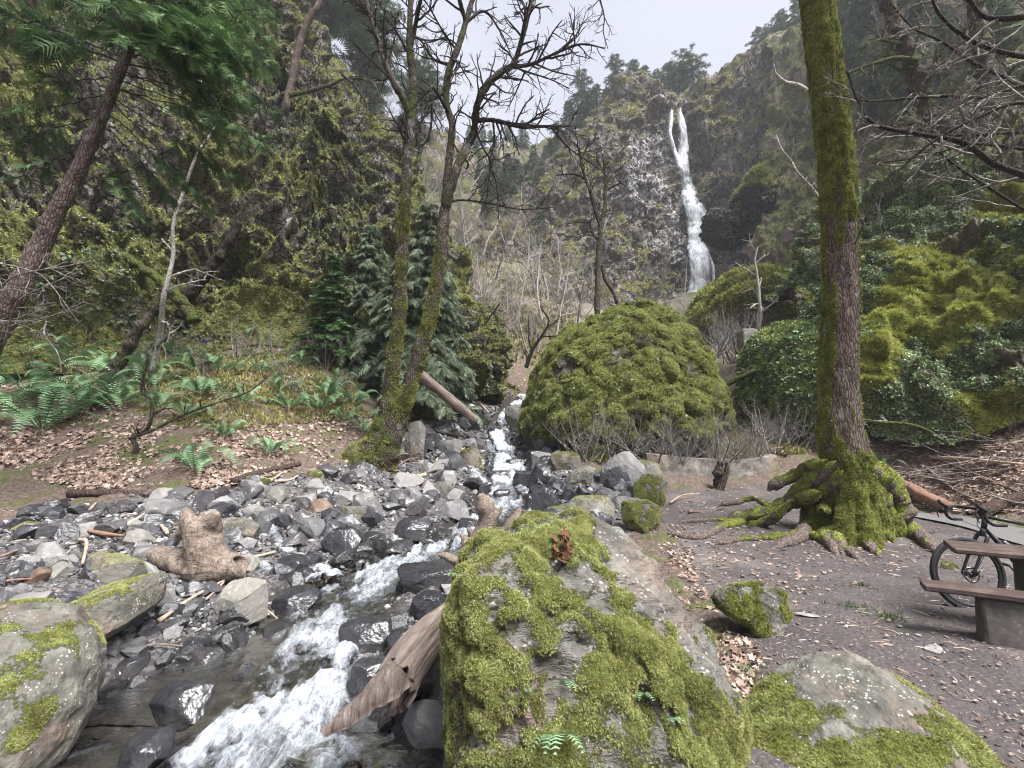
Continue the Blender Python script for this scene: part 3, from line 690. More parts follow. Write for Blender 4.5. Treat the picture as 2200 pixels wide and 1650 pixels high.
    wv = t.math('ADD', t.noise(v, 5, 4, .6, .6), t.math('MULTIPLY', t.noise(v, 17, 5, .65, .9), .5))
    nb = t.bump(wv, .42, .05)
    gl = t.node('ShaderNodeBsdfGlossy'); gl.inputs['Roughness'].default_value = .06; t.l.new(nb, gl.inputs['Normal'])
    tr = t.node('ShaderNodeBsdfTransparent'); t.put(tr.inputs['Color'], (.20, .135, .095))
    fr = t.node('ShaderNodeFresnel'); fr.inputs['IOR'].default_value = 1.33; t.l.new(nb, fr.inputs['Normal'])
    mx = t.node('ShaderNodeMixShader'); t.l.new(fr.outputs[0], mx.inputs[0]); t.l.new(tr.outputs[0], mx.inputs[1]); t.l.new(gl.outputs[0], mx.inputs[2])
    wh = t.ramp(fs, [(.35, (.16, .175, .20)), (.50, (.46, .50, .56)), (.66, (.80, .83, .88))])
    t.set(wh, .45, t.bump(t.math('ADD', f1, t.math('ADD', f2, t.math('MULTIPLY', f3, .5))), .8, .06), .3)
    m2 = t.node('ShaderNodeMixShader'); t.l.new(fm, m2.inputs[0]); t.l.new(mx.outputs[0], m2.inputs[1]); t.l.new(t.bsdf.outputs[0], m2.inputs[2]); t.l.new(m2.outputs[0], t.out.inputs[0])
    M['water'] = t.m
    # falling water: white threads with gaps
    t = NT('falling_water'); v = t.pos()
    s1 = t.noise(t.map(v, (1, 1, .16)), 1.9, 6, .7, .5); s2 = t.noise(t.map(v, (1, 1, .10)), 6, 4, .7); s3 = t.noise(v, 1.2, 4)
    f = t.math('ADD', t.math('ADD', t.math('MULTIPLY', s1, .6), t.math('MULTIPLY', s2, .35)), t.math('MULTIPLY', s3, .2))
    den = t.math('ADD', t.attr('foam'), t.math('SUBTRACT', f, .55))
    al = t.ramp(den, [(.22, 0.), (.55, .8), (.8, 1.0)])
    t.set(t.ramp(f, [(.36, (.28, .30, .34)), (.54, (.52, .545, .59)), (.70, (.76, .78, .82))]), .6, t.bump(f, .6, .4), .2, Alpha=al)
    M['falling_water'] = t.m
# ================================================================== LIGHT, SKY, CAMERA
def build_light():
    w = bpy.data.worlds.new('World'); SC.world = w; w.use_nodes = True
    nt = w.node_tree; bg = nt.nodes['Background']
    sky = nt.nodes.new('ShaderNodeTexSky'); sky.sky_type = 'NISHITA'; sky.sun_disc = False
    sky.sun_elevation = R(52); sky.sun_rotation = R(-25); sky.air_density = 1.0; sky.dust_density = 3.0
    tc = nt.nodes.new('ShaderNodeTexCoord'); ns = nt.nodes.new('ShaderNodeTexNoise'); ns.inputs['Scale'].default_value = 2.2; ns.inputs['Detail'].default_value = 5
    nt.links.new(tc.outputs['Generated'], ns.inputs['Vector'])
    cr = nt.nodes.new('ShaderNodeValToRGB'); cr.color_ramp.elements[0].color = (4.95, 5.15, 6.2, 1); cr.color_ramp.elements[1].color = (5.75, 5.9, 6.8, 1)
    cr.color_ramp.elements[0].position = .35; cr.color_ramp.elements[1].position = .65
    nt.links.new(ns.outputs['Fac'], cr.inputs[0])
    mx = nt.nodes.new('ShaderNodeMix'); mx.data_type = 'RGBA'; mx.inputs[0].default_value = .9      # thick cloud cover
    nt.links.new(sky.outputs[0], mx.inputs[6]); nt.links.new(cr.outputs[0], mx.inputs[7]); nt.links.new(mx.outputs[2], bg.inputs['Color'])
    bg.inputs['Strength'].default_value = .05
    su = bpy.data.lights.new('sun', 'SUN'); su.energy = SUN; su.angle = R(32); su.color = (1, .98, .95)
    o = bpy.data.objects.new('sun', su); COL.objects.link(o)
    az, el = R(138), R(56)                       # the sun stands high over the viewer's right shoulder, behind thick cloud
    sun_dir = Vector((math.sin(az) * math.cos(el), math.cos(az) * math.cos(el), math.sin(el)))
    o.rotation_euler = (-sun_dir).to_track_quat('-Z', 'Y').to_euler()
    sky.sun_elevation = el; sky.sun_rotation = az
    cd = bpy.data.cameras.new('camera'); co = bpy.data.objects.new('camera', cd); COL.objects.link(co)
    co.location = CAM; co.rotation_euler = (math.pi / 2 + PITCH, 0, 0)
    cd.sensor_width = 36; cd.lens = 36 * F_PX / 2200; cd.clip_start = .05; cd.clip_end = 2000
    SC.camera = co
    SC.view_settings.view_transform = 'Standard'; SC.view_settings.look = 'None'; SC.view_settings.gamma = 1
    SC.view_settings.exposure = EXPOSURE
    c = SC.cycles; c.max_bounces = 5; c.diffuse_bounces = 3; c.glossy_bounces = 2; c.transparent_max_bounces = 12; c.transmission_bounces = 2
    c.use_denoising = True; c.filter_width = 1.1; c.caustics_reflective = False; c.caustics_refractive = False; c.sample_clamp_indirect = 4
    try: c.denoiser = 'OPENIMAGEDENOISE'; c.denoising_prefilter = 'ACCURATE'
    except Exception: pass

# ================================================================== CLIFFS AND HILLS
def lerp_rows(foot, crest, ts, bulge=None):
    rows = []
    for k, t in enumerate(ts):
        rows.append([(a[0] + (b[0] - a[0]) * t, a[1] + (b[1] - a[1]) * t, a[2] + (b[2] - a[2]) * t - (bulge[k] if bulge else 0)) for a, b in zip(foot, crest)])
    return rows

def clump_cover(parent_name, V, F, N, moss, n, size, rng, mat, thr=.5, seed=0, label=None, tmpl=None, up=.6, kind='stuff', patch=None, slope=None, var_sc=.5):
    """vegetation growing over a rock face: one uncountable mass"""
    w = np.clip((moss - thr) * 5, 0, 1)
    if patch is not None: w = w * patch(V)
    P, Nn, _ = sample(V, F, n, rng, w)
    keep = ((P - CAM) * Nn).sum(1) < 6
    P, Nn = P[keep], Nn[keep]; n = len(P)
    Z = Nn * .7 + np.array([0, 0, up]); Z /= np.linalg.norm(Z, axis=1)[:, None]
    var = np.clip(.5 + .42 * fbm(P, var_sc, 4, .6, seed) + .15 * rng.normal(size=n), 0, 1)
    mb = MB(); scatter(mb, *(tmpl or TUFT), P - Nn * size * .12, frames(Z, rng, tilt=.4), size * (.55 + .9 * rng.random(n)), var)
    return link(parent_name, mb.mesh(parent_name, M[mat], False))

LAND = {}
def build_cliffs():
    rng = np.random.default_rng(21)
    # --- mossy rock wall on the left
    foot = [(-520, 720, 11), (-250, 715, 13), (0, 705, 15.2), (200, 712, 16.4), (400, 700, 17.8), (560, 690, 19.3), (700, 735, 20.8), (820, 830, 20.5), (920, 880, 20.5), (985, 880, 21.5), (1000, 860, 27)]
    crest = [(-900, -900, 13), (-500, -800, 16), (-60, -700, 19.5), (200, -560, 22), (400, -330, 24), (560, -20, 25.2), (625, 150, 25.5), (765, 300, 25.6), (850, 480, 25.5), (975, 690, 25.6), (1002, 700, 30)]
    rows = lerp_rows(foot, crest, (-.07, 0, .16, .4, .6, .8, 1), (2.0, 1.2, .9, .8, .6, .4, 0))
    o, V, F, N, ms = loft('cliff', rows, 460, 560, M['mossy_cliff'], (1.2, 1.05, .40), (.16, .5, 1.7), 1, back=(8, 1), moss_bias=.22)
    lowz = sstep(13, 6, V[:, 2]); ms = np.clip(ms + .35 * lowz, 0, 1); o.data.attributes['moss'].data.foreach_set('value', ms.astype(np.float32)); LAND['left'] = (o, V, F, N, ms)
    c = clump_cover('moss', V, F, N, ms, 165000, .115, rng, 'wall_moss', .44, 3, var_sc=.9); c.parent = o; tag(c, kind='stuff')
    c = clump_cover('ivy', V, F, N, ms, 14000, .17, rng, 'cedar', .25, 4, tmpl=LEAFC, patch=lambda V: sstep(.05, .35, fbm(V, .22, 3, .5, 9))); c.parent = o; tag(c, kind='stuff')
    # --- brushy hillside behind it
    foot = [(380, 500, 40), (560, 560, 42), (700, 600, 42), (850, 640, 42), (960, 660, 43), (1010, 660, 48)]
    crest = [(330, -420, 62), (510, 60, 66), (640, 185, 68), (760, 255, 70), (880, 305, 74), (1010, 350, 84)]
    rows = lerp_rows(foot, crest, (0, .33, .66, 1))
    o, V, F, N, ms = loft('hillside', rows, 200, 200, M['hill'], (2, .6, .2), (.07, .3, 1.0), 2, back=(30, 6), moss_bias=.08)
    LAND['lefthill'] = (o, V, F, N, ms)
    # --- wooded ridge far behind the valley
    foot = [(760, 520, 84), (900, 520, 86), (1050, 520, 88), (1180, 520, 90), (1300, 520, 92)]
    crest = [(700, 250, 120), (860, 300, 122), (1000, 340, 122), (1150, 345, 120), (1330, 300, 118)]
    rows = lerp_rows(foot, crest, (0, .33, .66, 1))
    o, V, F, N, ms = loft('far_ridge', rows, 90, 140, M['hill'], (2.5, .6, .0), (.05, .3, 1.0), 3, back=(60, 2))
    LAND['ridge'] = (o, V, F, N, ms)
    # --- the cliff of the waterfall
    xs = [1000, 1080, 1150, 1215, 1270, 1320, 1360, 1395, 1425, 1450, 1475, 1505, 1555, 1610, 1660, 1740, 1850, 1980]
    cr = [(560, 62), (505, 66), (440, 70), (375, 72), (310, 74), (245, 75), (192, 75), (215, 76), (236, 77), (242, 78), (243, 78), (196, 76), (180, 75), (160, 74), (118, 72), (105, 68), (50, 60), (10, 52)]
    ft = [(760, 36), (750, 40), (745, 44), (740, 48), (735, 52), (730, 55), (725, 58), (722, 61), (720, 63), (720, 64.5), (720, 64.5), (720, 63), (720, 60), (720, 54), (715, 48), (700, 43), (660, 38), (600, 34)]
    foot = [(x, *a) for x, a in zip(xs, ft)]; crest = [(x, *a) for x, a in zip(xs, cr)]
    t4 = (0, .22, .42, .62, .82, 1)
    rows = lerp_rows(foot, crest, t4)
    bul = [0, -1.0, -.5, .5, 1.0, 0]
    for k, t in enumerate(t4):                     # the face is steeper than the straight line: fall line recessed, buttresses either side
        for j, x in enumerate(xs):
            a, b, Y = rows[k][j]; g = math.exp(-((x - 1475) / 60) ** 2)
            Y = Y - bul[k]
            steep = ft[j][1] + (cr[j][1] - ft[j][1]) * (t ** .45)
            m = g * .8 + (.55 if 1340 < x < 1640 else .2)
            rows[k][j] = (a, b, Y * (1 - min(m, 1)) + steep * min(m, 1))
    o, V, F, N, ms = loft('falls_cliff', rows, 420, 560, M['falls_cliff'], (1.7, 1.4, .35), (.07, .2, .8), 4, back=(14, 2.0), moss_bias=-.02)
    LAND['falls'] = (o, V, F, N, ms)
    X, Y = proj(V); gs = lambda cx, cy, sx, sy: np.exp(-((X - cx) / sx) ** 2 - ((Y - cy) / sy) ** 2); nz = fbm(V, .12, 4, .6, 77)
    tone = 1.1 * gs(1395, 340, 50, 75) + .7 * gs(1350, 420, 50, 60) + .75 * gs(1445, 500, 45, 90) + .6 * gs(1300, 560, 60, 50) + .5 * gs(1600, 560, 60, 40) + .5 * gs(1690, 420, 40, 60) + .3 * nz
    dark = 1.0 * gs(1500, 290, 22, 60) + 1.0 * gs(1555, 405, 60, 28) + .8 * gs(1510, 540, 28, 40) + .75 * gs(1285, 520, 60, 25) + .9 * gs(1440, 350, 16, 40) + .7 * gs(1680, 340, 70, 25) + .6 * gs(1400, 360, 40, 22) + .35 * nz
    for nm_, vv in (('tone', tone), ('dark', dark)): a_ = o.data.attributes.new(nm_, 'FLOAT', 'POINT'); a_.data.foreach_set('value', np.clip(vv, 0, 1).astype(np.float32))
    ms = np.clip(ms - .8 * np.clip(np.maximum(tone, dark) - .25, 0, 1) + .25 * gs(1560, 230, 90, 50) + .25 * gs(1370, 215, 50, 30), 0, 1); o.data.attributes['moss'].data.foreach_set('value', ms.astype(np.float32))
    c = clump_cover('moss', V, F, N, ms, 34000, .25, rng, 'dull_moss', .50, 5, var_sc=.15); c.parent = o; tag(c, kind='stuff')
    # --- steep forested side on the right
    foot = [(1640, 640, 42), (1760, 620, 34), (1900, 560, 27), (2050, 470, 22), (2250, 400, 18), (2600, 320, 15)]
    crest = [(1660, 130, 66), (1760, 70, 62), (1900, -120, 52), (2050, -260, 46), (2250, -420, 40), (2700, -600, 34)]
    rows = lerp_rows(foot, crest, (0, .25, .5, .75, 1))
    o, V, F, N, ms = loft('hillside', rows, 240, 260, M['hill'], (1.6, .8, .25), (.09, .35, 1.1), 6, back=(20, 3), moss_bias=.28)
    LAND['righthill'] = (o, V, F, N, ms)
    c = clump_cover('moss', V, F, N, ms, 34000, .24, rng, 'hill_moss', .45, 8, var_sc=.3); c.parent = o; tag(c, kind='stuff')
    # --- ivy and moss covered bank on the right
    foot = [(1770, 905, 17.5), (1850, 925, 15.0), (1920, 945, 14.2), (2000, 955, 13.6), (2100, 940, 12.9), (2200, 905, 12.3), (2400, 880, 11), (2800, 860, 9.5)]
    crest = [(1800, 640, 20.5), (1862, 560, 19.5), (1930, 455, 19.2), (2020, 385, 18.6), (2120, 320, 18.0), (2220, 255, 17.4), (2450, 120, 16), (2900, -60, 14)]
    rows = lerp_rows(foot, crest, (0, .25, .5, .75, 1), (0, .7, .8, .5, 0))
    o, V, F, N, ms = loft('ivy_bank', rows, 300, 360, M['ivy_bank'], (.85, .75, .25), (.2, .5, 1.6), 7, back=(5, .4), moss_bias=0)
    LAND['ivy'] = (o, V, F, N, ms)
    # moss cushions in a diagonal band, ivy below and above
    def band(V):
        d = V - CAM; dp = d @ AX_F; px = 1100 + F_PX * (d @ AX_R) / dp; py = 825 - F_PX * (d @ AX_U) / dp
        return px, py
    lx = V[:, 0]; lz = V[:, 2]
    f = fbm(V, .30, 3, .5, 12)
    bx, by = band(V); g1 = np.exp(-((bx - 1985) / 150) ** 2 - ((by - 650) / 120) ** 2); g2 = np.exp(-((bx - 1880) / 60) ** 2 - ((by - 800) / 90) ** 2) + .8 * np.exp(-((bx - 2120) / 130) ** 2 - ((by - 880) / 60) ** 2) + .7 * np.exp(-((bx - 2150) / 120) ** 2 - ((by - 420) / 60) ** 2)
    mossy = sstep(.25, .75, 1.25 * g1 + .8 * g2 + .55 * f + .25 * fbm(V, 1.3, 3, .6, 18))
    me = o.data; me.attributes['moss'].data.foreach_set('value', np.clip(mossy, 0, 1).astype(np.float32))
    P = clump_cover('moss', V, F, N, mossy, 34000, .13, rng, 'moss_yellow', .35, 13, var_sc=1.3); P.parent = o; tag(P, kind='stuff')
    bare = sstep(.2, .55, fbm(V, .28, 3, .5, 15) + .3 * sstep(420, 330, by))
    iv = np.clip(1.0 - mossy * .9 - bare * .9, 0, 1)
    c = clump_cover('ivy', V, F, N, iv, 95000, .10, rng, 'ivy', .3, 14, tmpl=LEAFC, up=.25, var_sc=.9); c.parent = o; tag(c, kind='stuff')
    c = clump_cover('moss', V, F, N, np.clip(bare * .7 + .1, 0, 1), 9000, .13, rng, 'moss_clump', .1, 16); c.parent = o; tag(c, kind='stuff')

def build_waterfall():
    V, N = LAND['falls'][1], LAND['falls'][3]
    d = V - CAM; dp = d @ AX_F; PX = 1100 + F_PX * (d @ AX_R) / dp; PY = 825 - F_PX * (d @ AX_U) / dp
    def surf(px, py):
        k = ((PX - px) ** 2 + (PY - py) ** 2); i = np.argpartition(k, 30)[:30]; return V[i][:, 1].min()
    strands = [
        [(1441, 240, 5), (1441, 262, 6), (1439, 292, 7), (1447, 322, 7), (1458, 350, 8), (1465, 380, 8), (1474, 410, 10)],
        [(1459, 238, 6), (1463, 262, 10), (1467, 300, 13), (1466, 340, 16), (1470, 380, 19), (1478, 410, 23), (1490, 440, 30), (1499, 462, 30), (1499, 485, 24), (1494, 503, 20), (1494, 520, 22), (1501, 540, 27), (1504, 565, 29), (1507, 600, 29), (1504, 625, 30), (1494, 645, 32), (1482, 668, 26), (1474, 700, 26)],
        [(1478, 420, 5), (1476, 450, 6), (1480, 480, 7), (1486, 510, 9), (1484, 540, 7), (1485, 580, 6), (1484, 620, 7), (1478, 660, 8)],
        [(1409, 222, 2), (1413, 230, 2.5), (1415, 238, 2), (1416, 246, 1.5)],
        [(1524, 555, 2.5), (1530, 570, 3), (1532, 600, 3), (1530, 620, 2.5)],
    ]
    root = thing('waterfall', None, None, at_y(1480, 690, 63)); root['kind'] = 'structure'; base = np.array(root.location)
    for si, st in enumerate(strands):
        p = spline(np.array(st, float), 40 if len(st) < 8 else 120)
        ys = np.array([surf(a, b) for a, b, _ in p]); k = np.ones(9) / 9
        ys = np.convolve(np.pad(ys, 4, 'edge'), k, 'valid') - (.9 + .25 * (si % 3))
        nu, nv = len(p), 25; u = np.linspace(-1, 1, nv); G = np.zeros((nu, nv, 3)); fo = np.zeros((nu, nv))
        for i in range(nu):
            c = at_y(p[i, 0], p[i, 1], ys[i]); w = .98 * p[i, 2] * ys[i] / F_PX
            G[i] = c + u[:, None] * np.array([w, 0, 0]) - (1 - u[:, None] ** 2) * np.array([0, .5, 0])
            fo[i] = .56 - .42 * np.abs(u) ** 2.2
        W = G.reshape(-1, 3); n = fbm(W * np.array([1, 1, .35]), .9, 4, .6, 3 + si)
        W[:, 1] += .22 * n; W[:, 0] += .25 * fbm(W * np.array([1, 1, .3]), .5, 3, .5, 8 + si)
        mb = MB(); mb.add(W, grid_faces(nu, nv))
        link('falling_water', mb.mesh('falling_water', M['falling_water'], True, origin=base, extra={'foam': fo.ravel()}), root)

# ================================================================== STREAM
def build_stream():
    n = 520; S = spline(STREAM[::8], n); Wd = spline(STREAM_W[::8, None], n)[:, 0]
    T = np.gradient(S, axis=0); T[:, 2] = 0; T /= np.linalg.norm(T, axis=1)[:, None]; side = np.column_stack([T[:, 1], -T[:, 0], np.zeros(n)])
    nv = 90; u = np.linspace(-1.45, 1.45, nv)
    # spread the near part out to a pool on the left
    kn = sstep(150, 60, np.arange(n)); ul = np.where(u[None] < 0, u[None] * (1 + .9 * kn[:, None]), u[None])
    G = S[:, None, :] + side[:, None, :] * (ul[..., None] * Wd[:, None, None])
    V = G.reshape(-1, 3); z0 = np.repeat(S[:, 2], nv) - .075
    uu = ul.ravel(); kk = np.repeat(np.arange(n), nv)
    slope = np.gradient(S[:, 2]) / np.maximum(np.linalg.norm(np.gradient(S[:, :2], axis=0), axis=1), 1e-3); slope = np.convolve(np.pad(slope, 6, 'edge'), np.ones(13) / 13, 'valid')
    P3 = np.column_stack([V[:, :2], z0])
    d = V - CAM; py = 825 - F_PX * ((d[:, 1] * -SP + (z0 - EYE) * CP) / (d[:, 1] * CP + (z0 - EYE) * SP))
    off = .12 * fbm(P3, .8, 2, .5, 5)
    core = np.where(kk < 250, .25, 0.0)                # white water keeps to the right of the near pool
    hw = np.where(kk < 140, .44, .62)
    foam = 1 - sstep(hw * .6, hw * 1.7, np.abs(uu - core * (1 - kk / 260.) + off))
    foam = foam * np.repeat(.78 + .3 * sstep(.05, .35, slope), nv) + .12 * fbm(P3, 1.6, 3, .6, 9) + .42 * sstep(.25, .75, fbm(P3 * np.array([1.6, .7, 1]), 2.2, 4, .6, 91)) * sstep(-2.6, -1.2, uu)  # the added thin streaks also paint white highlights onto the pool
    foam = foam * np.where(kk > 120, .85 + .25 * sstep(-.1, .4, fbm(P3, .8, 2, .5, 19)), 1)
    foam -= np.where(kk > 110, .32, .5) * sstep(-.1, .55, fbm(P3 * np.array([1, .6, 1]), 1.5, 4, .6, 29)); foam *= 1 - .8 * sstep(-.9, -1.5, uu)
    foam = foam - np.where(kk > 300, .55, 0) * sstep(-.15, .35, fbm(P3, 1.1, 3, .55, 47))
    rough = np.clip(foam, 0, 1)
    z = z0 + rough * (.085 * fbm(P3, 2.6, 4, .6, 1) + .05 * fbm(P3, 8, 3, .6, 2) + .03) + (1 - rough) * (.018 * fbm(P3, 3, 3, .55, 4)) + .10 * rough * np.clip(1 - np.abs(uu) ** 2, 0, 1)
    z = z - .25 * sstep(1.15, 1.45, np.abs(np.tile(u, n)))
    V = np.column_stack([V[:, :2], z])
    mb = MB(); mb.add(V, grid_faces(n, nv)[:, ::-1])
    o = link('stream', mb.mesh('stream', M['water'], True, extra={'foam': np.clip(foam, 0, 1)})); tag(o, kind='structure')
    # thin side trickles among the stones
    for j, (pts, w) in enumerate([([(560, 1105), (580, 1130), (600, 1165), (640, 1195), (700, 1240), (720, 1275)], .16), ([(520, 1190), (560, 1215), (620, 1240), (690, 1260)], .16), ([(1120, 1060), (1150, 1080), (1140, 1110)], .25), ([(1020, 1010), (1030, 1030), (1050, 1060)], .22)]):
        Q = np.array([gp(*p) for p in pts]); Q = spline(Q, 60); Q[:, 2] = h_base(Q[:, :2]) + .05
        Tt = np.gradient(Q, axis=0); Tt[:, 2] = 0; Tt /= np.linalg.norm(Tt, axis=1)[:, None]; sd = np.column_stack([Tt[:, 1], -Tt[:, 0], np.zeros(60)])
        uu = np.linspace(-1, 1, 14); G = Q[:, None] + sd[:, None] * (uu[None, :, None] * w); W = G.reshape(-1, 3)
        fo = .75 * (1 - np.tile(np.abs(uu), 60) ** 2) + .25 * fbm(W, 2.5, 3, .6, j); W[:, 2] += .05 * fbm(W, 6, 3, .6, j) - .06 * np.tile(uu ** 2, 60)
        mb = MB(); mb.add(W, grid_faces(60, 14)[:, ::-1])
        tag(link('stream', mb.mesh('stream', M['water'], True, extra={'foam': np.clip(fo, 0, 1)})), kind='structure')

def build_paving():
    # the asphalt path behind the big maple
    L = [(1850, 1075), (1935, 1094), (2060, 1112), (2200, 1140), (2500, 1185)]; Rr = [(1850, 1092), (1935, 1108), (2060, 1133), (2200, 1176), (2500, 1240)]
    A = spline(np.array([gp(*p) for p in L]), 60); B = spline(np.array([gp(*p) for p in Rr]), 60)
    u = np.linspace(0, 1, 9)[None, :, None]; G = A[:, None] * (1 - u) + B[:, None] * u; V = G.reshape(-1, 3)
    V[:, 2] = height(V[:, :2]) + .045
    mb = MB(); mb.add(V, grid_faces(60, 9))
    tag(link('path', mb.mesh('path', M['asphalt'], True)), kind='structure')

def build_haze():
    """the damp air of the gorge"""
    if HAZE <= 0: return
    m = bpy.data.materials.new('haze'); m.use_nodes = True; n = m.node_tree.nodes; n.remove(n['Principled BSDF'])
    v = n.new('ShaderNodeVolumePrincipled'); v.inputs['Color'].default_value = (.86, .89, .95, 1); v.inputs['Density'].default_value = HAZE; v.inputs['Anisotropy'].default_value = .2
    m.node_tree.links.new(v.outputs[0], n['Material Output'].inputs['Volume'])
    V = np.array([(x, y, z) for x in (-290, 290) for y in (-290, 290) for z in (-9, 150)], float); F = np.array([[0, 1, 3, 2], [4, 6, 7, 5], [0, 4, 5, 1], [2, 3, 7, 6], [0, 2, 6, 4], [1, 5, 7, 3]])
    mb = MB(); mb.add(V, F); tag(link('haze', mb.mesh('haze', m, False)), kind='stuff')
    SC.cycles.volume_bounces = 1
# ================================================================== BOULDERS AND STONES
def build_boulders():
    rng = np.random.default_rng(31)
    # the big mossy boulder by the viewer
    def front_moss(px, N, W, s):
        q = fbm(W, 5, 4, .65, 51) * 32; x, y = px[:, 0] + q, px[:, 1] + q
        n = fbm(W, 3.2, 4, .6, 3)
        m = .66 + .48 * n + .30 * fbm(W, 7, 3, .6, 61)
        m -= 1.3 * sstep(-30, 40, (x - 1262) * .80 - (y - 1110) * .42) * sstep(1330, 1250, y + .15 * (x - 1300)) * (.8 + .5 * n)   # bare grey top right
        ridge = np.abs((x - 1420) * .83 - (y - 1270) * .50 + 26 * n)
        m -= .85 * sstep(30, 8, ridge) * sstep(1180, 1260, y) * sstep(1440, 1380, y)
        ridge = np.abs((x - 1172) * .98 + (y - 1290) * .1 + 30 * n + 14 * fbm(W, 9, 3, .6, 44)); m -= .7 * sstep(26, 2, ridge) * sstep(1225, 1250, y) * sstep(1400, 1370, y)
        m -= 1.0 * sstep(1520, 1610, y + .22 * (x - 1100) * -1 * (x < 1300) + 60 * n) * (.55 + .45 * (x < 1330)); m -= .5 * sstep(1500, 1560, x + 40 * n) * sstep(1380, 1440, y)
        m -= .6 * sstep(.25, .6, fbm(W, 1.9, 3, .5, 21)) * (x > 1330)
        return m
    out = [(968, 1300), (975, 1240), (990, 1190), (1030, 1152), (1070, 1138), (1120, 1134), (1170, 1122), (1230, 1118), (1275, 1106), (1330, 1110), (1385, 1140), (1420, 1168), (1450, 1205), (1480, 1262), (1520, 1320), (1560, 1358), (1592, 1405), (1590, 1450), (1545, 1490), (1545, 1570), (1530, 1660), (1480, 1790), (1240, 1830), (1020, 1760), (985, 1660), (968, 1560), (955, 1430)]
    o, W, F, N, ms, base = boulder('boulder', out, 2.85, .85, 'big moss-covered boulder beside the stream with a bare grey top and small ferns', mat=M['front_rock'], seed=4, level=7, p=.5, q=.62, cuts=26, cut=.77, amp=(.045, .028), nsc=(1.6, 5), slant=(.22, .28), moss=front_moss, centre=(1265, 1420), pillow=(.04, 6.5),
        strata=(.020, ((.55, .15, .85),), 7.0), cavity=[(1315, 1395, 24, .2), (1325, 1470, 18, .12), (1530, 1545, 26, .2), (1040, 1300, 15, .1), (1200, 1255, 14, .06)])
    moss_part(o, base, W, F, ms, 105000, .0125, rng, up=-.15, thr=.42, tilt=.6)
    FRONT['big'] = (o, W, F, N, ms, base)
    # the flat-topped boulder in the lower right corner
    def rm(px, N, W, s):
        x, y = px[:, 0], px[:, 1]; n = fbm(W, 2.6, 4, .6, 5)
        m = .50 + .85 * n + .6 * sstep(1860, 1720, x) - .42 * sstep(1780, 1860, x) + .45 * sstep(1985, 2060, x + .25 * (y - 1500))
        m += .7 * sstep(60, 10, np.abs((y - 1425) - (1880 - x) * .43)) * sstep(1950, 1880, x)
        return m - .5 * sstep(.1, .4, fbm(W, 1.3, 2, .5, 8)) * (x > 1650)
    out = [(x + 90, y + 118) for x, y in [(1370, 1720), (1420, 1650), (1470, 1600), (1530, 1555), (1610, 1505), (1700, 1462), (1790, 1432), (1850, 1420), (1890, 1414), (1935, 1432), (1995, 1470), (2045, 1520), (2090, 1580), (2130, 1650), (2160, 1730), (2170, 1850), (1900, 1950), (1500, 1930), (1420, 1800)]]
    o, W, F, N, ms, base = boulder('boulder', out, 2.3, .55, 'lichen-grey boulder with a mossy left shoulder at the edge of the trail', mat=M['lichen_rock'], seed=9, level=7, p=.62, q=.7, cuts=12, cut=.86, amp=(.035, .016), nsc=(1.1, 6), slant=(.12, .5), moss=rm, centre=(1870, 1720), fit=False)
    moss_part(o, base, W, F, ms, 60000, .015, rng, up=-.1, thr=.45, tilt=.6)
    # small boulder on the dirt
    def sm(px, N, W, s): return .34 + .7 * fbm(W, 5, 4, .6, 2) + .35 * (px[:, 0] < 1620) - .3 * sstep(1270, 1255, px[:, 1])
    out = [(1530, 1290), (1538, 1268), (1570, 1250), (1612, 1252), (1645, 1262), (1672, 1282), (1702, 1303), (1694, 1335), (1672, 1362), (1645, 1382), (1615, 1375), (1580, 1345), (1548, 1325)]
    o, W, F, N, ms, base = boulder('boulder', out, 3.85, .30, 'small angular boulder with dark moss sitting alone on the trodden dirt', mat=M['lichen_rock'], seed=12, level=6, p=.45, q=.5, cuts=26, cut=.60, amp=(.03, .03), moss=sm)
    moss_part(o, base, W, F, ms, 9000, .014, rng, up=0, thr=.5, mat='moss_clump', tilt=.6)
    # left corner boulder
    def lm(px, N, W, s):
        x, y = px[:, 0], px[:, 1]; n = fbm(W, 2.4, 4, .6, 6)
        return .20 + .9 * n + .5 * np.clip(N[:, 2] - .1, 0, 1) - .8 * sstep(130, 175, x - (y - 1350) * .05) - .8 * sstep(1560, 1600, y)
    out = [(-260, 1420), (-180, 1320), (-60, 1296), (30, 1302), (75, 1318), (125, 1345), (180, 1395), (207, 1450), (214, 1510), (200, 1570), (160, 1630), (110, 1720), (-60, 1850), (-260, 1800)]
    o, W, F, N, ms, base = boulder('boulder', out, 2.95, .8, 'rounded grey boulder with yellow moss patches at the left edge of the pool', mat=M['lichen_rock'], seed=15, level=7, p=.6, q=.7, cuts=10, cut=.86, amp=(.04, .016), slant=(-.2, .45), moss=lm)
    moss_part(o, base, W, F, ms, 32000, .015, rng, up=0, thr=.5, tilt=.6)
    def l2(px, N, W, s):
        x, y = px[:, 0], px[:, 1]; n = fbm(W, 3, 4, .6, 7)
        return .45 + .8 * n + .35 * np.clip(N[:, 2], 0, 1) - .8 * sstep(240, 280, x) - .5 * sstep(1330, 1350, y)
    out = [(112, 1300), (125, 1272), (165, 1258), (215, 1248), (265, 1236), (305, 1234), (325, 1262), (335, 1300), (342, 1340), (320, 1368), (285, 1372), (235, 1400), (170, 1380), (130, 1345)]
    o, W, F, N, ms, base = boulder('boulder', out, 4.35, .5, 'pale grey boulder capped with moss beside the brown pool', mat=M['lichen_rock'], seed=18, level=6, p=.58, q=.7, cuts=12, cut=.8, amp=(.035, .016), slant=(0, .35), moss=l2)
    moss_part(o, base, W, F, ms, 14000, .016, rng, up=.1, thr=.5, tilt=.6)
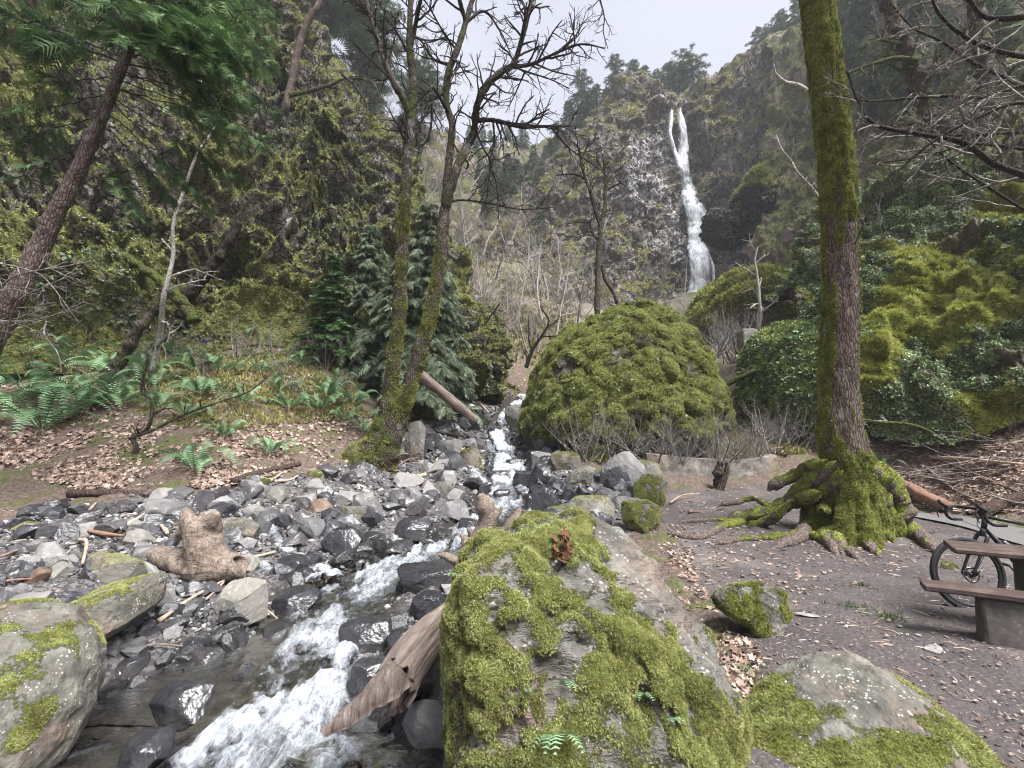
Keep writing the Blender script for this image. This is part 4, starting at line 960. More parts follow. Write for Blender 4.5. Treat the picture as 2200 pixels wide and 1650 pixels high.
    # the giant hump of rock in the middle of the gorge
    def gm(px, N, W, s):
        n = fbm(W, .6, 4, .6, 9)
        return .78 + .5 * n - 1.0 * sstep(905, 945, px[:, 1] + 25 * n)
    out = [(1138, 905), (1144, 865), (1158, 812), (1182, 768), (1220, 732), (1262, 706), (1305, 686), (1345, 660), (1390, 650), (1428, 654), (1458, 670), (1486, 702), (1506, 740), (1522, 784), (1537, 832), (1562, 880), (1580, 930), (1560, 1010), (1350, 1030), (1150, 1000), (1110, 940)]
    out = [(1342 + (x - 1342) * .92, y + 10) for x, y in out]
    o, W, F, N, ms, base = boulder('boulder', out, 19.5, 3.8, 'giant house-sized hump of rock cloaked in moss below the waterfall', mat=M['giant_rock'], seed=22, level=7, p=.66, q=.7, cuts=14, cut=.84, amp=(.05, .05), nsc=(2.2, 7), slant=(0, .45), moss=gm, centre=(1345, 850), pillow=(.38, 1.1))
    cl = clump_cover('moss', W, F, N, ms, 190000, .052, rng, 'hump_moss', .42, 31, var_sc=1.6); cl.parent = o; cl.matrix_parent_inverse = Matrix.Translation(-Vector(base))
    cl = clump_cover('leaf_cover', W, F, N, ms, 2500, .08, rng, 'pale_ivy', .45, 32, tmpl=LEAFC, var_sc=.9, patch=lambda V: sstep(-.1, .5, fbm(V, .55, 3, .5, 33))); cl.parent = o; cl.matrix_parent_inverse = Matrix.Translation(-Vector(base))
    FRONT['giant'] = (o, W, F, N, ms, base)
    # hump with a dark overhang further right
    def km(px, N, W, s): return .75 + .5 * fbm(W, .5, 4, .6, 10) - 1.0 * sstep(690, 720, px[:, 1]) * (px[:, 0] < 1660)
    out = [(1478, 690), (1500, 660), (1540, 618), (1590, 588), (1640, 572), (1690, 574), (1730, 600), (1770, 650), (1790, 720), (1780, 800), (1650, 850), (1560, 830), (1500, 780), (1478, 730)]
    o, W, F, N, ms, base = boulder('boulder', out, 33, 5, 'mossy rock hump with a shadowed overhang at the foot of the waterfall', mat=M['giant_rock'], seed=25, level=7, p=.6, q=.7, cuts=10, cut=.88, amp=(.10, .05), nsc=(1.6, 5), slant=(0, .5), moss=km, cavity=[(1555, 725, 60, 3.0), (1600, 715, 50, 3.0)])
    cl = clump_cover('moss', W, F, N, ms, 22000, .30, rng, 'moss_clump', .45, 35, var_sc=.4); cl.parent = o; cl.matrix_parent_inverse = Matrix.Translation(-Vector(base))
    # ivy-covered knoll left of the maple
    def im(px, N, W, s): return .8 + .5 * fbm(W, .6, 4, .6, 11)
    out = [(1590, 870), (1605, 830), (1632, 775), (1665, 728), (1705, 700), (1745, 690), (1800, 700), (1840, 760), (1850, 860), (1840, 930), (1720, 950), (1610, 930)]
    o, W, F, N, ms, base = boulder('boulder', out, 18.5, 2.6, 'knoll of rock thick with pale ivy just left of the big maple trunk', cat='boulder', mat=M['giant_rock'], seed=28, level=6, p=.62, q=.7, cuts=8, cut=.9, amp=(.08, .04), slant=(0, .4), moss=im)
    cl = clump_cover('ivy', W, F, N, ms, 16000, .16, rng, 'pale_ivy', .4, 36, tmpl=LEAFC, var_sc=.8); cl.parent = o; cl.matrix_parent_inverse = Matrix.Translation(-Vector(base))
    cl = clump_cover('moss', W, F, N, ms, 6000, .18, rng, 'moss_clump', .6, 37); cl.parent = o; cl.matrix_parent_inverse = Matrix.Translation(-Vector(base))
    # black basalt towers beside the fall
    def bm_(px, N, W, s): return .25 + .5 * fbm(W, .35, 3, .6, 12) + .9 * sstep(430, 395, px[:, 1] + 10 * fbm(W, .3, 3, .5, 2)) - .1
    out = [(1578, 420), (1590, 388), (1610, 362), (1632, 350), (1650, 360), (1660, 390), (1662, 430), (1658, 470), (1648, 500), (1630, 520), (1600, 525), (1580, 500), (1570, 460)]
    o, W, F, N, ms, base = boulder('rock_tower', out, 53, 4, 'tall black rock tower with a mossy top beside the waterfall', cat='rock tower', mat=M['basalt'], seed=41, level=6, p=.6, q=.7, cuts=30, cut=.66, amp=(.18, .13), nsc=(2.2, 7), moss=bm_)
    cl = clump_cover('moss', W, F, N, ms, 5000, .34, rng, 'moss_clump', .5, 38); cl.parent = o; cl.matrix_parent_inverse = Matrix.Translation(-Vector(base))
    out = [(1508, 480), (1520, 452), (1545, 440), (1570, 446), (1590, 462), (1596, 490), (1590, 520), (1560, 545), (1530, 545), (1510, 515)]
    boulder('rock_tower', out, 55, 4, 'squat black rock buttress the waterfall slides past', cat='rock tower', mat=M['basalt'], seed=43, level=6, p=.6, q=.7, cuts=30, cut=.66, amp=(.18, .13), nsc=(2.2, 7))
    # pitted pale rock right beside the lip of the fall
    out = [(1384, 225), (1398, 212), (1418, 208), (1432, 222), (1436, 250), (1420, 262), (1396, 258), (1384, 245)]
    boulder('boulder', out, 68.5, 3, 'pale grey rock pitted with dark hollows at the lip of the waterfall', mat=M['pale_rock'], seed=45, level=6, p=.5, q=.6, cuts=24, cut=.68, amp=(.12, .12), cavity=[(1402, 236, 5, 2), (1421, 240, 4, 2), (1412, 218, 4, 1.5)])

    # named middle-sized rocks: (outline box l, t, r, b), depth, kind, label
    D = lambda px, py: (gp(px, py) - CAM) @ AX_F
    mid = [
     (190, 1188, 322, 1262, 'm', 'low flat-topped rock with a mossy upper face between the two grey boulders and the stump'),
     (452, 1238, 575, 1340, 'dm', 'dark rounded rock with thin moss under the driftwood stump root'),
     (572, 1252, 690, 1338, 'w', 'glistening black rock splashed by the stream below the stump'),
     (690, 1130, 778, 1196, 'w', 'shiny black slab left of the upper rapid'),
     (800, 1160, 895, 1196, 'w', 'wet flat black stone just above the rapid'),
     (855, 1205, 1000, 1275, 'w', 'long black ledge stone that the rapid pours past'),
     (728, 1318, 842, 1420, 'w', 'wet black rock standing in the churned water'),
     (830, 1350, 900, 1400, 'w', 'small wet stone wedged beside the black midstream rock'),
     (742, 1410, 838, 1500, 'w', 'streaming wet rock veined with water left of the log'),
     (862, 1508, 962, 1610, 'g', 'clean grey angular stone under the lower end of the log'),
     (640, 1110, 700, 1160, 'g', 'grey angular stone upstream of the shiny slab'),
     (360, 1345, 540, 1425, 'w', 'half drowned black rock in the brown pool'),
     (430, 1420, 520, 1500, 'br', 'tan stone under a thin film of water'),
     (230, 1400, 330, 1455, 'w', 'black wet rock at the back of the brown pool'),
     (545, 1330, 640, 1395, 'w', 'black rock lapped by foam left of the rapid'),
     (250, 1560, 380, 1640, 'w', 'wet grey slab breaking the near water'),
     (520, 1425, 590, 1475, 'w', 'rounded black stone at the foam edge'),
     (590, 1190, 660, 1235, 'w', 'small black rock at the side trickle'),
     (700, 1270, 770, 1320, 'w', 'black stone on the inside of the rapid bend'),
     (880, 1270, 960, 1330, 'w', 'wet slab beside the driftwood log'),
     (840, 1110, 930, 1160, 'w', 'broad wet rock above the black ledge'),
     (980, 1110, 1040, 1160, 'w', 'wet black rock beside the driftwood snag'),
     (320, 1460, 460, 1560, 'w', 'wide smooth wet rock sloping out of the pool'),
     (60, 1590, 330, 1720, 'w', 'broken wet stones piled below the left boulder'),
     (1284, 968, 1388, 1056, 'g', 'tilted squared grey block at the left end of the low wall'),
     (1352, 985, 1438, 1050, 'm', 'mossy block leaning behind the tilted grey block'),
     (1220, 1000, 1292, 1044, 'p', 'pale cracked flat boulder left of the tilted block'),
     (1358, 1020, 1432, 1090, 'mm', 'bright green mossy boulder uppermost of the pair above the big boulder'),
     (1332, 1072, 1420, 1142, 'mm', 'bright green mossy boulder lowermost of the pair above the big boulder'),
     (1212, 1062, 1320, 1116, 'm', 'broad mossy rock just behind the top of the big boulder'),
     (1170, 1085, 1225, 1118, 'm', 'small mossy rock left of the broad mossy one'),
     (1180, 972, 1250, 1012, 'm', 'mossy rock on the right bank of the cascade'),
     (1250, 950, 1312, 990, 'mm', 'bright mossy rock among brush right of the cascade'),
     (1140, 970, 1190, 1010, 'g', 'grey stone at the right edge of the cascade'),
     (1082, 868, 1150, 930, 'dm', 'low mossy ledge at the left foot of the giant hump'),
     (868, 905, 915, 990, 'dm', 'mossy rock tucked against the foot of the twin trunk tree'),
     (890, 925, 920, 975, 'w', 'black shadowed rock beside the twin trunk tree'),
     (988, 962, 1042, 1008, 'm', 'green stained rock left of the cascade'),
     (1100, 1010, 1160, 1060, 'w', 'black rock splitting the cascade in two'),
     (1040, 1010, 1110, 1040, 'w', 'flat black stone across the middle of the cascade'),
     (1050, 915, 1082, 938, 'w', 'small black stone in the narrow of the upper stream'),
     (1085, 985, 1130, 1012, 'w', 'black stone parting the white water at the top of the cascade'),
     (1060, 1050, 1100, 1078, 'w', 'low wet stone in the middle of the lower cascade'),
     (1100, 890, 1140, 915, 'dm', 'damp stone at the right edge of the narrow upper stream'),
     (1140, 1040, 1200, 1110, 'w', 'tall black rock on the right side of the cascade'),
     (290, 1072, 395, 1120, 'g', 'broad flat grey stone below the rotten log'),
     (528, 1022, 580, 1052, 'mm', 'round mossy stone at the edge of the leafy bank'),
     (565, 1042, 620, 1085, 'dm', 'brownish mossy stone among the dry rubble'),
     (660, 1010, 700, 1035, 'm', 'small mossy stone near the leafy bank'),
     (745, 950, 790, 1000, 'm', 'mossy stone left of the twin trunk tree'),
     (810, 940, 860, 985, 'mm', 'bright mossy stone under the twin trunk tree'),
     (650, 1070, 720, 1105, 'r', 'rusty brown stone in the grey rubble'),
     (930, 1035, 975, 1075, 'p', 'pale grey stone in the dry rubble'),
     (755, 1055, 805, 1095, 'g', 'dark topped stone in the middle of the rubble'),
     (460, 1110, 560, 1165, 'p', 'smooth pale grey slab right of the stump'),
     (720, 1085, 790, 1130, 'p', 'pale broken stone above the black slab'),
     (940, 1075, 1010, 1120, 'g', 'sharp grey stone left of the driftwood snag'),
     (0, 1270, 110, 1330, 'g', 'grey flat stone against the left boulder'),
     (60, 1165, 150, 1225, 'g', 'dark grey angular stone on the left bank'),
     (45, 1215, 110, 1260, 'br', 'tan wedge of stone on the left bank'),
     (25, 1120, 85, 1150, 'm', 'small moss-sided stone on the left bank'),
     (330, 1255, 380, 1320, 'g', 'round grey stone right of the pale boulder'),
     (2020, 1205, 2060, 1230, 'm', 'moss-edged slab beside the bicycle wheel'),
     (1195, 975, 1230, 1000, 'dm', 'squarish stone in brush right of the cascade'),
     (1450, 890, 1520, 930, 'mm', 'mossy mound of rock at the right foot of the giant hump'),
     (1640, 920, 1700, 960, 'm', 'yellow mossy rock behind the low wall'),
    ]
    MT = {'m': 'mossy_rubble', 'mm': 'giant_rock', 'dm': 'mossy_rubble', 'w': 'wet_rock', 'g': 'rubble_rock', 'p': 'lichen_rock', 'br': 'brown_rock', 'r': 'brown_rock'}
    for k, (l, t, r_, b, kind, lab) in enumerate(mid):
        d = D((l + r_) / 2, b - 4) if b < 1640 else 3.0
        if b > 1500: d = min(d, 3.4)
        rr = np.random.default_rng(100 + k); n = 7; a = np.sort(np.linspace(0, 2 * math.pi, n, endpoint=False) + rr.random() * .9 + rr.normal(size=n) * .14)
        e = .90 + .2 * rr.random(n); ox, oy = (l + r_) / 2, (t + b) / 2
        pw = .6; out = [(ox + (r_ - l) / 2 * np.sign(math.cos(x)) * abs(math.cos(x)) ** pw * q, oy - (b - t) / 2 * np.sign(math.sin(x)) * abs(math.sin(x)) ** pw * q * (1.25 if math.sin(x) < 0 else 1)) for x, q in zip(a, e)]
        T = max(.3, min(1.0, .5)) * (r_ - l) * d / F_PX * (.5 + .25 * rr.random())
        mf = None
        if kind == 'mm': mf = lambda px, N, W, s: .66 + .55 * fbm(W, 1.6 / s, 4, .6, 4) - .9 * np.clip(-N[:, 2] - .2, 0, 1)
        if kind == 'p': mf = lambda px, N, W, s: .15 + .45 * fbm(W, 1.6 / s, 3, .6, 4)
        if kind == 'm': mf = lambda px, N, W, s: .35 + .5 * fbm(W, 1.2 / s, 3, .6, 4) + .5 * N[:, 2]
        o, W, F, N, ms, base = boulder('rock', out, d + T * .5, T, lab, cat='rock', mat=M[MT[kind]], seed=200 + k, level=5, p=.5, q=.6, cuts=26 if kind != 'w' else 16, cut={'w': .72, 'mm': .66}.get(kind, .62), amp=(.018, .016), slant=(rr.normal() * .15, .35), moss=mf)
        if kind in ('m', 'mm'):
            sz = max(.012, min(.05, .0025 * d + .004)); moss_part(o, base, W, F, ms, int(2500 if kind == 'm' else 5500), sz * .7, rng, up=.1, thr=.5, mat='moss_tuft', tilt=.6)

def build_rubble():
    rng = np.random.default_rng(41)
    BEDP = [(-20, 1130), (150, 1088), (470, 1062), (700, 1012), (860, 950), (940, 900), (1040, 852), (1110, 850), (1150, 940), (1240, 1000), (1400, 1062), (1380, 1110), (1200, 1140), (1050, 1180), (975, 1290), (900, 1500), (700, 1660), (560, 1660), (330, 1560), (150, 1400), (-20, 1290)]
    poly = BEDP
    protos = {}
    for kind, mat, n in (('dry', 'rubble_rock', 9), ('dark', 'dark_rubble', 7), ('wet', 'wet_rock', 5), ('moss', 'mossy_rubble', 4)):
        protos[kind] = []
        for k in range(n):
            V, F = rock_mesh(500 + 31 * k + len(kind) * 7, 4, .75 + .3 * rng.random()); mb = MB(); mb.add(V, F)
            protos[kind].append(mb.mesh('rock', M[mat], False))
    labs = {'dry': 'broken dry grey stone lying loose in the stream bed rubble', 'dark': 'broken dark damp stone lying loose in the stream bed rubble',
            'wet': 'black glistening stone at the edge of the running water', 'moss': 'small stone filmed with green moss near the bank of the stream bed'}
    cand = []
    while len(cand) < 1500:
        p = np.column_stack([rng.uniform(-20, 1400, 400), rng.uniform(850, 1650, 400)])
        p = p[inside(poly, p)]; keep = rng.random(len(p)) < np.clip(1.15 - (p[:, 1] - 900) / 620, .28, 1); cand += list(p[keep])
    cand = cand[:1500]; items = []
    CG = gpv(cand); CQ = stream_dist(CG[:, :2])[0]
    for g, q in zip(CG, CQ):
        d = dep(g)
        if q < .62 and rng.random() < .88: continue
        s = (9 + 24 * rng.random() ** 2.0) * d / F_PX
        s = min(s, .48) if d > 5 else min(s, .22)
        if q < 1.0: s *= .8
        items.append((s / d, s, g, q, d))
    items.sort(key=lambda a: -a[0])
    for (a, s, g, q, d) in items[:285]:
        u = rng.random()
        kind = 'wet' if q < 1.5 else ('dark' if u < .66 else ('moss' if u > .93 else 'dry'))
        me = protos[kind][rng.integers(len(protos[kind]))]
        o = link('rock', me, loc=(g[0], g[1], g[2] + .12 * s)); o.rotation_euler = (rng.normal() * .35, rng.normal() * .35, rng.random() * 6.28); o.scale = (s, s, s)
        tag(o, labs[kind], 'rock', {'dry': 'dry grey stones of the stream bed', 'dark': 'dark damp stones of the stream bed', 'wet': 'wet black stones along the water', 'moss': 'green filmed stones of the stream bed'}[kind])
    # the small stuff: one mass of pebbles and shards
    tm = [rock_mesh(900 + k, 2, .7) for k in range(6)]
    for nm, mat, frac in (('rubble', 'shard_grey', .5), ('rubble', 'shard_dark', .5)):
        mb = MB()
        n = 5200; px = rng.uniform(-60, 1420, n * 3); py = rng.uniform(845, 1660, n * 3); p = np.column_stack([px, py])
        p = p[inside(BEDP, p)]; keep = rng.random(len(p)) < np.clip(1.1 - (p[:, 1] - 900) / 760, .25, 1); p = p[keep][:n]
        # cast down onto the ground through a coarse depth table
        G = gpv(p[:2400])
        G = np.concatenate([G, G + rng.normal(size=G.shape) * np.array([.35, .35, 0])]); G[:, 2] = height(G[:, :2]) + .01
        dd = (G - CAM) @ AX_F; sz = (2.2 + 6.5 * rng.random(len(G)) ** 2) * dd / F_PX; sz = np.minimum(sz, .13)
        q, _ = stream_dist(G[:, :2]); ok = (q > .9) & (dd > 1.5); G, sz = G[ok], sz[ok]; pick = rng.integers(0, 6, len(G))
        for k in range(6):
            m = pick == k; Nn = np.tile([0, 0, 1.], (m.sum(), 1)); scatter(mb, tm[k][0], tm[k][1], G[m], frames(Nn, rng, tilt=.4), sz[m], rng.random(m.sum()))
        tag(link(nm, mb.mesh(nm, M[mat], False)), kind='stuff')
    # pebbles and chips on the trodden dirt
    mb = MB(); n = 1700; px = rng.uniform(1400, 2230, n * 2); py = rng.uniform(1030, 1660, n * 2); p = np.column_stack([px, py]); p = p[inside(PATH_PX, p)][:n]
    G = gpv(p); dd = (G - CAM) @ AX_F; sz = np.minimum((1.2 + 5 * rng.random(len(G)) ** 3) * dd / F_PX, .06); G[:, 2] += .004
    pick = rng.integers(0, 6, len(G))
    for k in range(6):
        m = pick == k; scatter(mb, tm[k][0] * np.array([1, 1, .6]), tm[k][1], G[m], frames(np.tile([0, 0, 1.], (m.sum(), 1)), rng, tilt=.25), sz[m], rng.random(m.sum()))
    tag(link('pebbles', mb.mesh('pebbles', M['shard_pale'], False)), kind='stuff')
    # a few flat stones set in the path
    for k, (x, y, s, lab) in enumerate([(1735, 1322, 24, 'pale flat stone set in the dirt right of the small boulder'), (2010, 1395, 26, 'blue grey flat stone in the dirt below the bench'), (2190, 1475, 30, 'pale flat stone in the dirt at the edge of the view'), (1610, 1365, 12, 'small chip of stone in front of the small boulder'), (1655, 1190, 12, 'flat chip of stone left of the maple roots'), (1760, 1265, 14, 'pale chip of stone on the bare dirt')]):
        g = gp(x, y); d = (g - CAM) @ AX_F; V, F = rock_mesh(70 + k, 4, .4); V = V * np.array([1, .6, .22]); mb = MB(); mb.add(V * s * d / F_PX, F)
        o = link('stone', mb.mesh('stone', M['pale_stone'], False), loc=(g[0], g[1], g[2] + .005)); o.rotation_euler = (0, 0, -.5 + k); tag(o, lab, 'stone')

def build_wall():
    """low curved masonry wall and the little pillar behind"""
    g = [(1392, 1018), (1450, 1022), (1530, 1025), (1600, 1022), (1650, 1012), (1672, 1000)]; top = [(1392, 975), (1450, 980), (1530, 987), (1600, 988), (1650, 982), (1672, 977)]
    B = []
    for (a, b), (c, e) in zip(g, top):
        p = gp(a, b); d = (p - CAM) @ AX_F; q = at(c, e, d); B.append((p, q[2]))
    P = spline(np.array([b[0] for b in B]), 90); Zt = spline(np.array([[b[1]] for b in B]), 90)[:, 0]
    T = np.gradient(P, axis=0); T[:, 2] = 0; T /= np.linalg.norm(T, axis=1)[:, None]; sd = np.column_stack([-T[:, 1], T[:, 0], 0 * T[:, 0]])
    prof = [(0, -.25), (0, .2), (0, .4), (0, .6), (0, .8), (0, 1), (.10, 1.02), (.25, 1.02), (.35, 1.0), (.36, .5), (.36, -.25)]
    V = []
    for i in range(90):
        for (w, h) in prof: V.append(P[i] + sd[i] * w + np.array([0, 0, (Zt[i] - P[i, 2]) * h]))
    V = np.array(V); F = grid_faces(90, len(prof)); N = norms(V, F); V = V + N * (.03 * fbm(V, 3, 4, .6, 3) + .02 * np.round(fbm(V * np.array([1, 1, 2]), 2.2, 2, .5, 6) * 2) / 2)[:, None]
    c0, c1 = list(range(len(prof))), list(range(89 * len(prof), 90 * len(prof)))
    mb = MB(); mb.add(V, F)
    for c in (c0, c1[::-1]): mb.L.append(np.array(c)); mb.N.append(np.array([len(c)], np.int32)); mb.M.append(np.array([0], np.int32))
    base = P[45]; o = link('low_wall', mb.mesh('low_wall', M['masonry'], False, origin=base), loc=base); tag(o, 'low curved stone masonry wall behind the bare gravel', 'wall')
    d = 22; c = at(1612, 790, d); V, F = ico(5); V = np.sign(V) * np.abs(V) ** .25; V /= np.abs(V).max()
    V = V * np.array([.42, .35, 1.05]); V = V + norms(V, F) * (.03 * fbm(V, 4, 4, .6, 5))[:, None]; mb = MB(); mb.add(V, F)
    o = link('pillar', mb.mesh('pillar', M['masonry'], True), loc=(c[0], c[1], c[2] + .95)); tag(o, 'mossy square masonry pillar standing under the dark overhang', 'pillar')
FRONT = {}
# ================================================================== LOGS, STUMPS AND STICKS
def log_mesh(L, r0, r1, seed, bend=.03, sides=40, n=60, rough=.12, hollow=0.0, bark_end=None):
    """log lying along its local z axis"""
    r = np.random.default_rng(seed); z = np.linspace(0, L, n); b = bend * L * np.sin(z / L * math.pi * (1 + r.random()))
    P = np.column_stack([b, .3 * b, z]); rad = np.linspace(r0, r1, n)
    a = np.linspace(0, 2 * math.pi, sides, endpoint=False)
    q = np.column_stack([np.repeat(z * 1.5, sides), np.tile(np.cos(a), n), np.tile(np.sin(a), n)])
    rr = (rad[:, None] * (1 + rough * fbm(q * np.array([.8, 1.3, 1.3]), 1.3, 4, .55, seed).reshape(n, sides) + rough * .35 * fbm(q * np.array([.5, 6, 6]), 1.0, 3, .6, seed + 1).reshape(n, sides)))
    V = P[:, None] + np.stack([rr * np.cos(a), rr * np.sin(a), np.zeros_like(rr)], -1)
    if bark_end is not None:                  # ragged end: the tips of the wood reach different lengths
        for i in range(n):
            t = max(0, 1 - z[i] / bark_end[0]); V[i, :, 2] += t * bark_end[1] * (.5 + .9 * fbm(np.column_stack([np.cos(a) * 2, np.sin(a) * 2, 0 * a]), 1.1, 4, .6, seed + 4))
    mb = MB(); mb.add(V.reshape(-1, 3), grid_faces(n, sides, True))
    if hollow:                                 # inner wall of a hollow end
        m = 10; I = []
        for k in range(m):
            t = k / (m - 1); f = hollow * (1 - .5 * t ** 2); I.append(V[k, :, :] * np.array([f, f, 1]) + (1 - f) * P[k] * np.array([1, 1, 0]))
        I = np.array(I); I[0] = V[0] * .97 + .03 * V[0].mean(0); mb.add(I.reshape(-1, 3), grid_faces(m, sides, True)[:, ::-1]); ce = np.arange(mb.n - sides, mb.n); st = n * sides
        mb.L.append(ce); mb.N.append(np.array([sides], np.int32)); mb.M.append(np.array([0], np.int32))
        i = np.arange(sides); j = (i + 1) % sides; mb.L.append(np.stack([i, st + i, st + j, j], 1).ravel()); mb.N.append(np.full(sides, 4, np.int32)); mb.M.append(np.zeros(sides, np.int32))
    else:
        mb.L.append(np.arange(sides)[::-1]); mb.N.append(np.array([sides], np.int32)); mb.M.append(np.array([0], np.int32))
    e = np.arange((n - 1) * sides, n * sides); mb.L.append(e); mb.N.append(np.array([sides], np.int32)); mb.M.append(np.array([0], np.int32))
    return mb
def lay(name, mesh, a, b, roll=0.0):
    """place a z-aligned mesh from a towards b"""
    o = link(name, mesh, loc=tuple(a)); d = Vector(b) - Vector(a)
    q = d.to_track_quat('Z', 'Y'); o.rotation_mode = 'QUATERNION'; o.rotation_quaternion = q @ Matrix.Rotation(roll, 4, 'Z').to_quaternion(); return o

def build_wood():
    rng = np.random.default_rng(51)
    # big driftwood log resting against the front boulder, its lower end split into a long hollow shell
    a, b = at(838, 1490, 2.98), at(1010, 1270, 4.35)
    L = np.linalg.norm(b - a); o = lay('driftwood_log', log_mesh(L, .165, .14, 5, .03, 56, 80, .10, .72, (.22, .10)).mesh('driftwood_log', M['driftwood'], True), a, b)
    tag(o, 'weathered driftwood log with a hollow split end leaning against the big mossy boulder', 'log')
    # the shell of outer wood reaching down to the water
    p0, p1 = at(728, 1632, 2.78), at(880, 1455, 3.0); n = 30; S = []
    ax = (p1 - p0); LL = np.linalg.norm(ax); ax /= LL; sx = np.cross(ax, [0, 0, 1]); sx /= np.linalg.norm(sx); sz = np.cross(sx, ax)
    for i in range(n):
        t = i / (n - 1); w = .025 + .115 * t ** .8
        for k in range(14):
            u = -1.0 + 2.0 * k / 13; ang = u * 1.75
            S.append(p0 + ax * LL * t - sx * (.11 * (1 - t)) + sx * math.sin(ang) * w * .95 + sz * (math.cos(ang) - 1) * w * 1.0 + sz * .17)
    S = np.array(S); S = S + .018 * np.column_stack([fbm(S, 6, 3, .6, k) for k in range(3)]); Fg = grid_faces(n, 14); N = norms(S, Fg); S2 = S - N * .035
    mb = MB(); mb.add(S - p0, Fg); mb.add(S2 - p0, Fg[:, ::-1])
    for col in (0, 13):
        i = np.arange(n - 1) * 14 + col; mb.L.append(np.stack([i, i + 14, i + 14 + n * 14, i + n * 14], 1).ravel()); mb.N.append(np.full(n - 1, 4, np.int32)); mb.M.append(np.zeros(n - 1, np.int32))
    i = np.arange(13); mb.L.append(np.stack([i, i + 1, i + 1 + n * 14, i + n * 14], 1).ravel()); mb.N.append(np.full(13, 4, np.int32)); mb.M.append(np.zeros(13, np.int32))
    sh = link('split_shell', mb.mesh('split_shell', M['driftwood'], True), o); o_m = Matrix.Translation(o.location) @ o.rotation_quaternion.to_matrix().to_4x4()
    sh.matrix_parent_inverse = o_m.inverted(); sh.location = tuple(p0)
    # driftwood stump with its root crown standing up
    def skin_blob(pts, edges_r, name, mat, label, cat, seed, amp=.03, extra_cut=None):
        """knotted wood grown round a skeleton of tapered limbs, fused into one skin"""
        g = None; allp = []
        mb = MB()
        bmv = bpy.data.meshes.new('tmp')
        mbx = MB()
        for P, rad in edges_r:
            P = spline(np.array(P), 26); tube(mbx, P, spline(np.array(rad, float)[:, None], 26)[:, 0], 20, cap=True)
            for e, rr in ((P[0], rad[0]), (P[-1], rad[-1])):
                V, F = ico(2); mbx.add(V * rr * .98 + e, F)
        me = mbx.mesh('tmp', M[mat], False); ob = link('tmp', me)
        md = ob.modifiers.new('r', 'REMESH'); md.mode = 'VOXEL'; md.voxel_size = max(np.ptp(np.concatenate(mbx.V), 0)) / 95; md2 = ob.modifiers.new('s', 'SMOOTH'); md2.iterations = 4
        dg = bpy.context.evaluated_depsgraph_get(); ev = ob.evaluated_get(dg).to_mesh()
        n = len(ev.vertices); V = np.empty(n * 3); ev.vertices.foreach_get('co', V); V = V.reshape(-1, 3); F = np.array([p.vertices[:] for p in ev.polygons if len(p.vertices) == 4])
        bpy.data.objects.remove(ob); N = norms(V, F); s = np.ptp(V, 0).max()
        V = V + N * (amp * .6 * s * fbm(V / s, 4, 3, .5, seed) + amp * .07 * s * fbm(V / s * np.array([1.0, 1.0, .45]), 24, 3, .55, seed + 1, True))[:, None]
        for hc, hr, hv in (extra_cut or []):
            V = V + np.exp(-(((V - hc) / hr) ** 2).sum(1))[:, None] * np.asarray(hv)[None]
        base = np.array([V[:, 0].mean(), V[:, 1].mean(), V[:, 2].min()]); mb.add(V, F)
        ob = link(name, mb.mesh(name, M[mat], True, origin=base), loc=base); tag(ob, label, cat); return ob
    d = 6.1
    A = lambda x, y, dd=0: at(x, y, d + dd)
    skin_blob(None, [([A(338, 1192, .1), A(390, 1205), A(440, 1212), A(490, 1222), A(520, 1222, -.1)], [.13, .19, .23, .21, .15]),
                     ([A(440, 1215), A(436, 1175), A(430, 1140)], [.28, .25, .22]), ([A(436, 1155), A(450, 1125), A(464, 1104, -.05)], [.19, .15, .05]), ([A(425, 1150), A(400, 1142), A(382, 1156)], [.17, .13, .06]), ([A(425, 1150), A(410, 1122), A(400, 1100, .1)], [.19, .14, .05]), ([A(430, 1150, .1), A(432, 1125, .15), A(434, 1104, .2)], [.14, .10, .04]), ([A(455, 1190), A(475, 1195), A(495, 1200)], [.18, .12, .06]),
                     ([A(500, 1215), A(530, 1208, .05)], [.14, .09]), ([A(490, 1235), A(512, 1245, -.1)], [.12, .09])], 'stump', 'stump_wood', 'knotted tan driftwood stump with its root crown upright among the stones', 'stump', 3, .03, [(A(532, 1212, -.08), .12, (-.36, .06, .0)), (A(428, 1098, .1), .07, (0, 0, -.16)), (A(445, 1150, -.15), .10, (0, .10, 0)), (A(380, 1210, -.2), .09, (0, .07, .02))])
    d = 5.0
    skin_blob(None, [([A(985, 1215, .1), A(1010, 1180), A(1035, 1150), A(1048, 1115), A(1042, 1085), A(1035, 1070)], [.06, .09, .11, .11, .11, .06]), ([A(1045, 1130), A(1065, 1105), A(1078, 1090)], [.09, .06, .025]), ([A(1070, 1190, .2), A(1090, 1140, .2), A(1112, 1102, .25)], [.09, .08, .055]), ([A(990, 1210), A(960, 1195), A(945, 1192)], [.06, .045, .02]), ([A(1005, 1190), A(1000, 1160), A(990, 1150)], [.06, .05, .02]), ([A(1030, 1150), A(1015, 1150), A(1005, 1135)], [.06, .04, .02])], 'driftwood_snag', 'stump_wood', 'forked driftwood snag sticking up behind the big mossy boulder', 'driftwood', 8, .016)
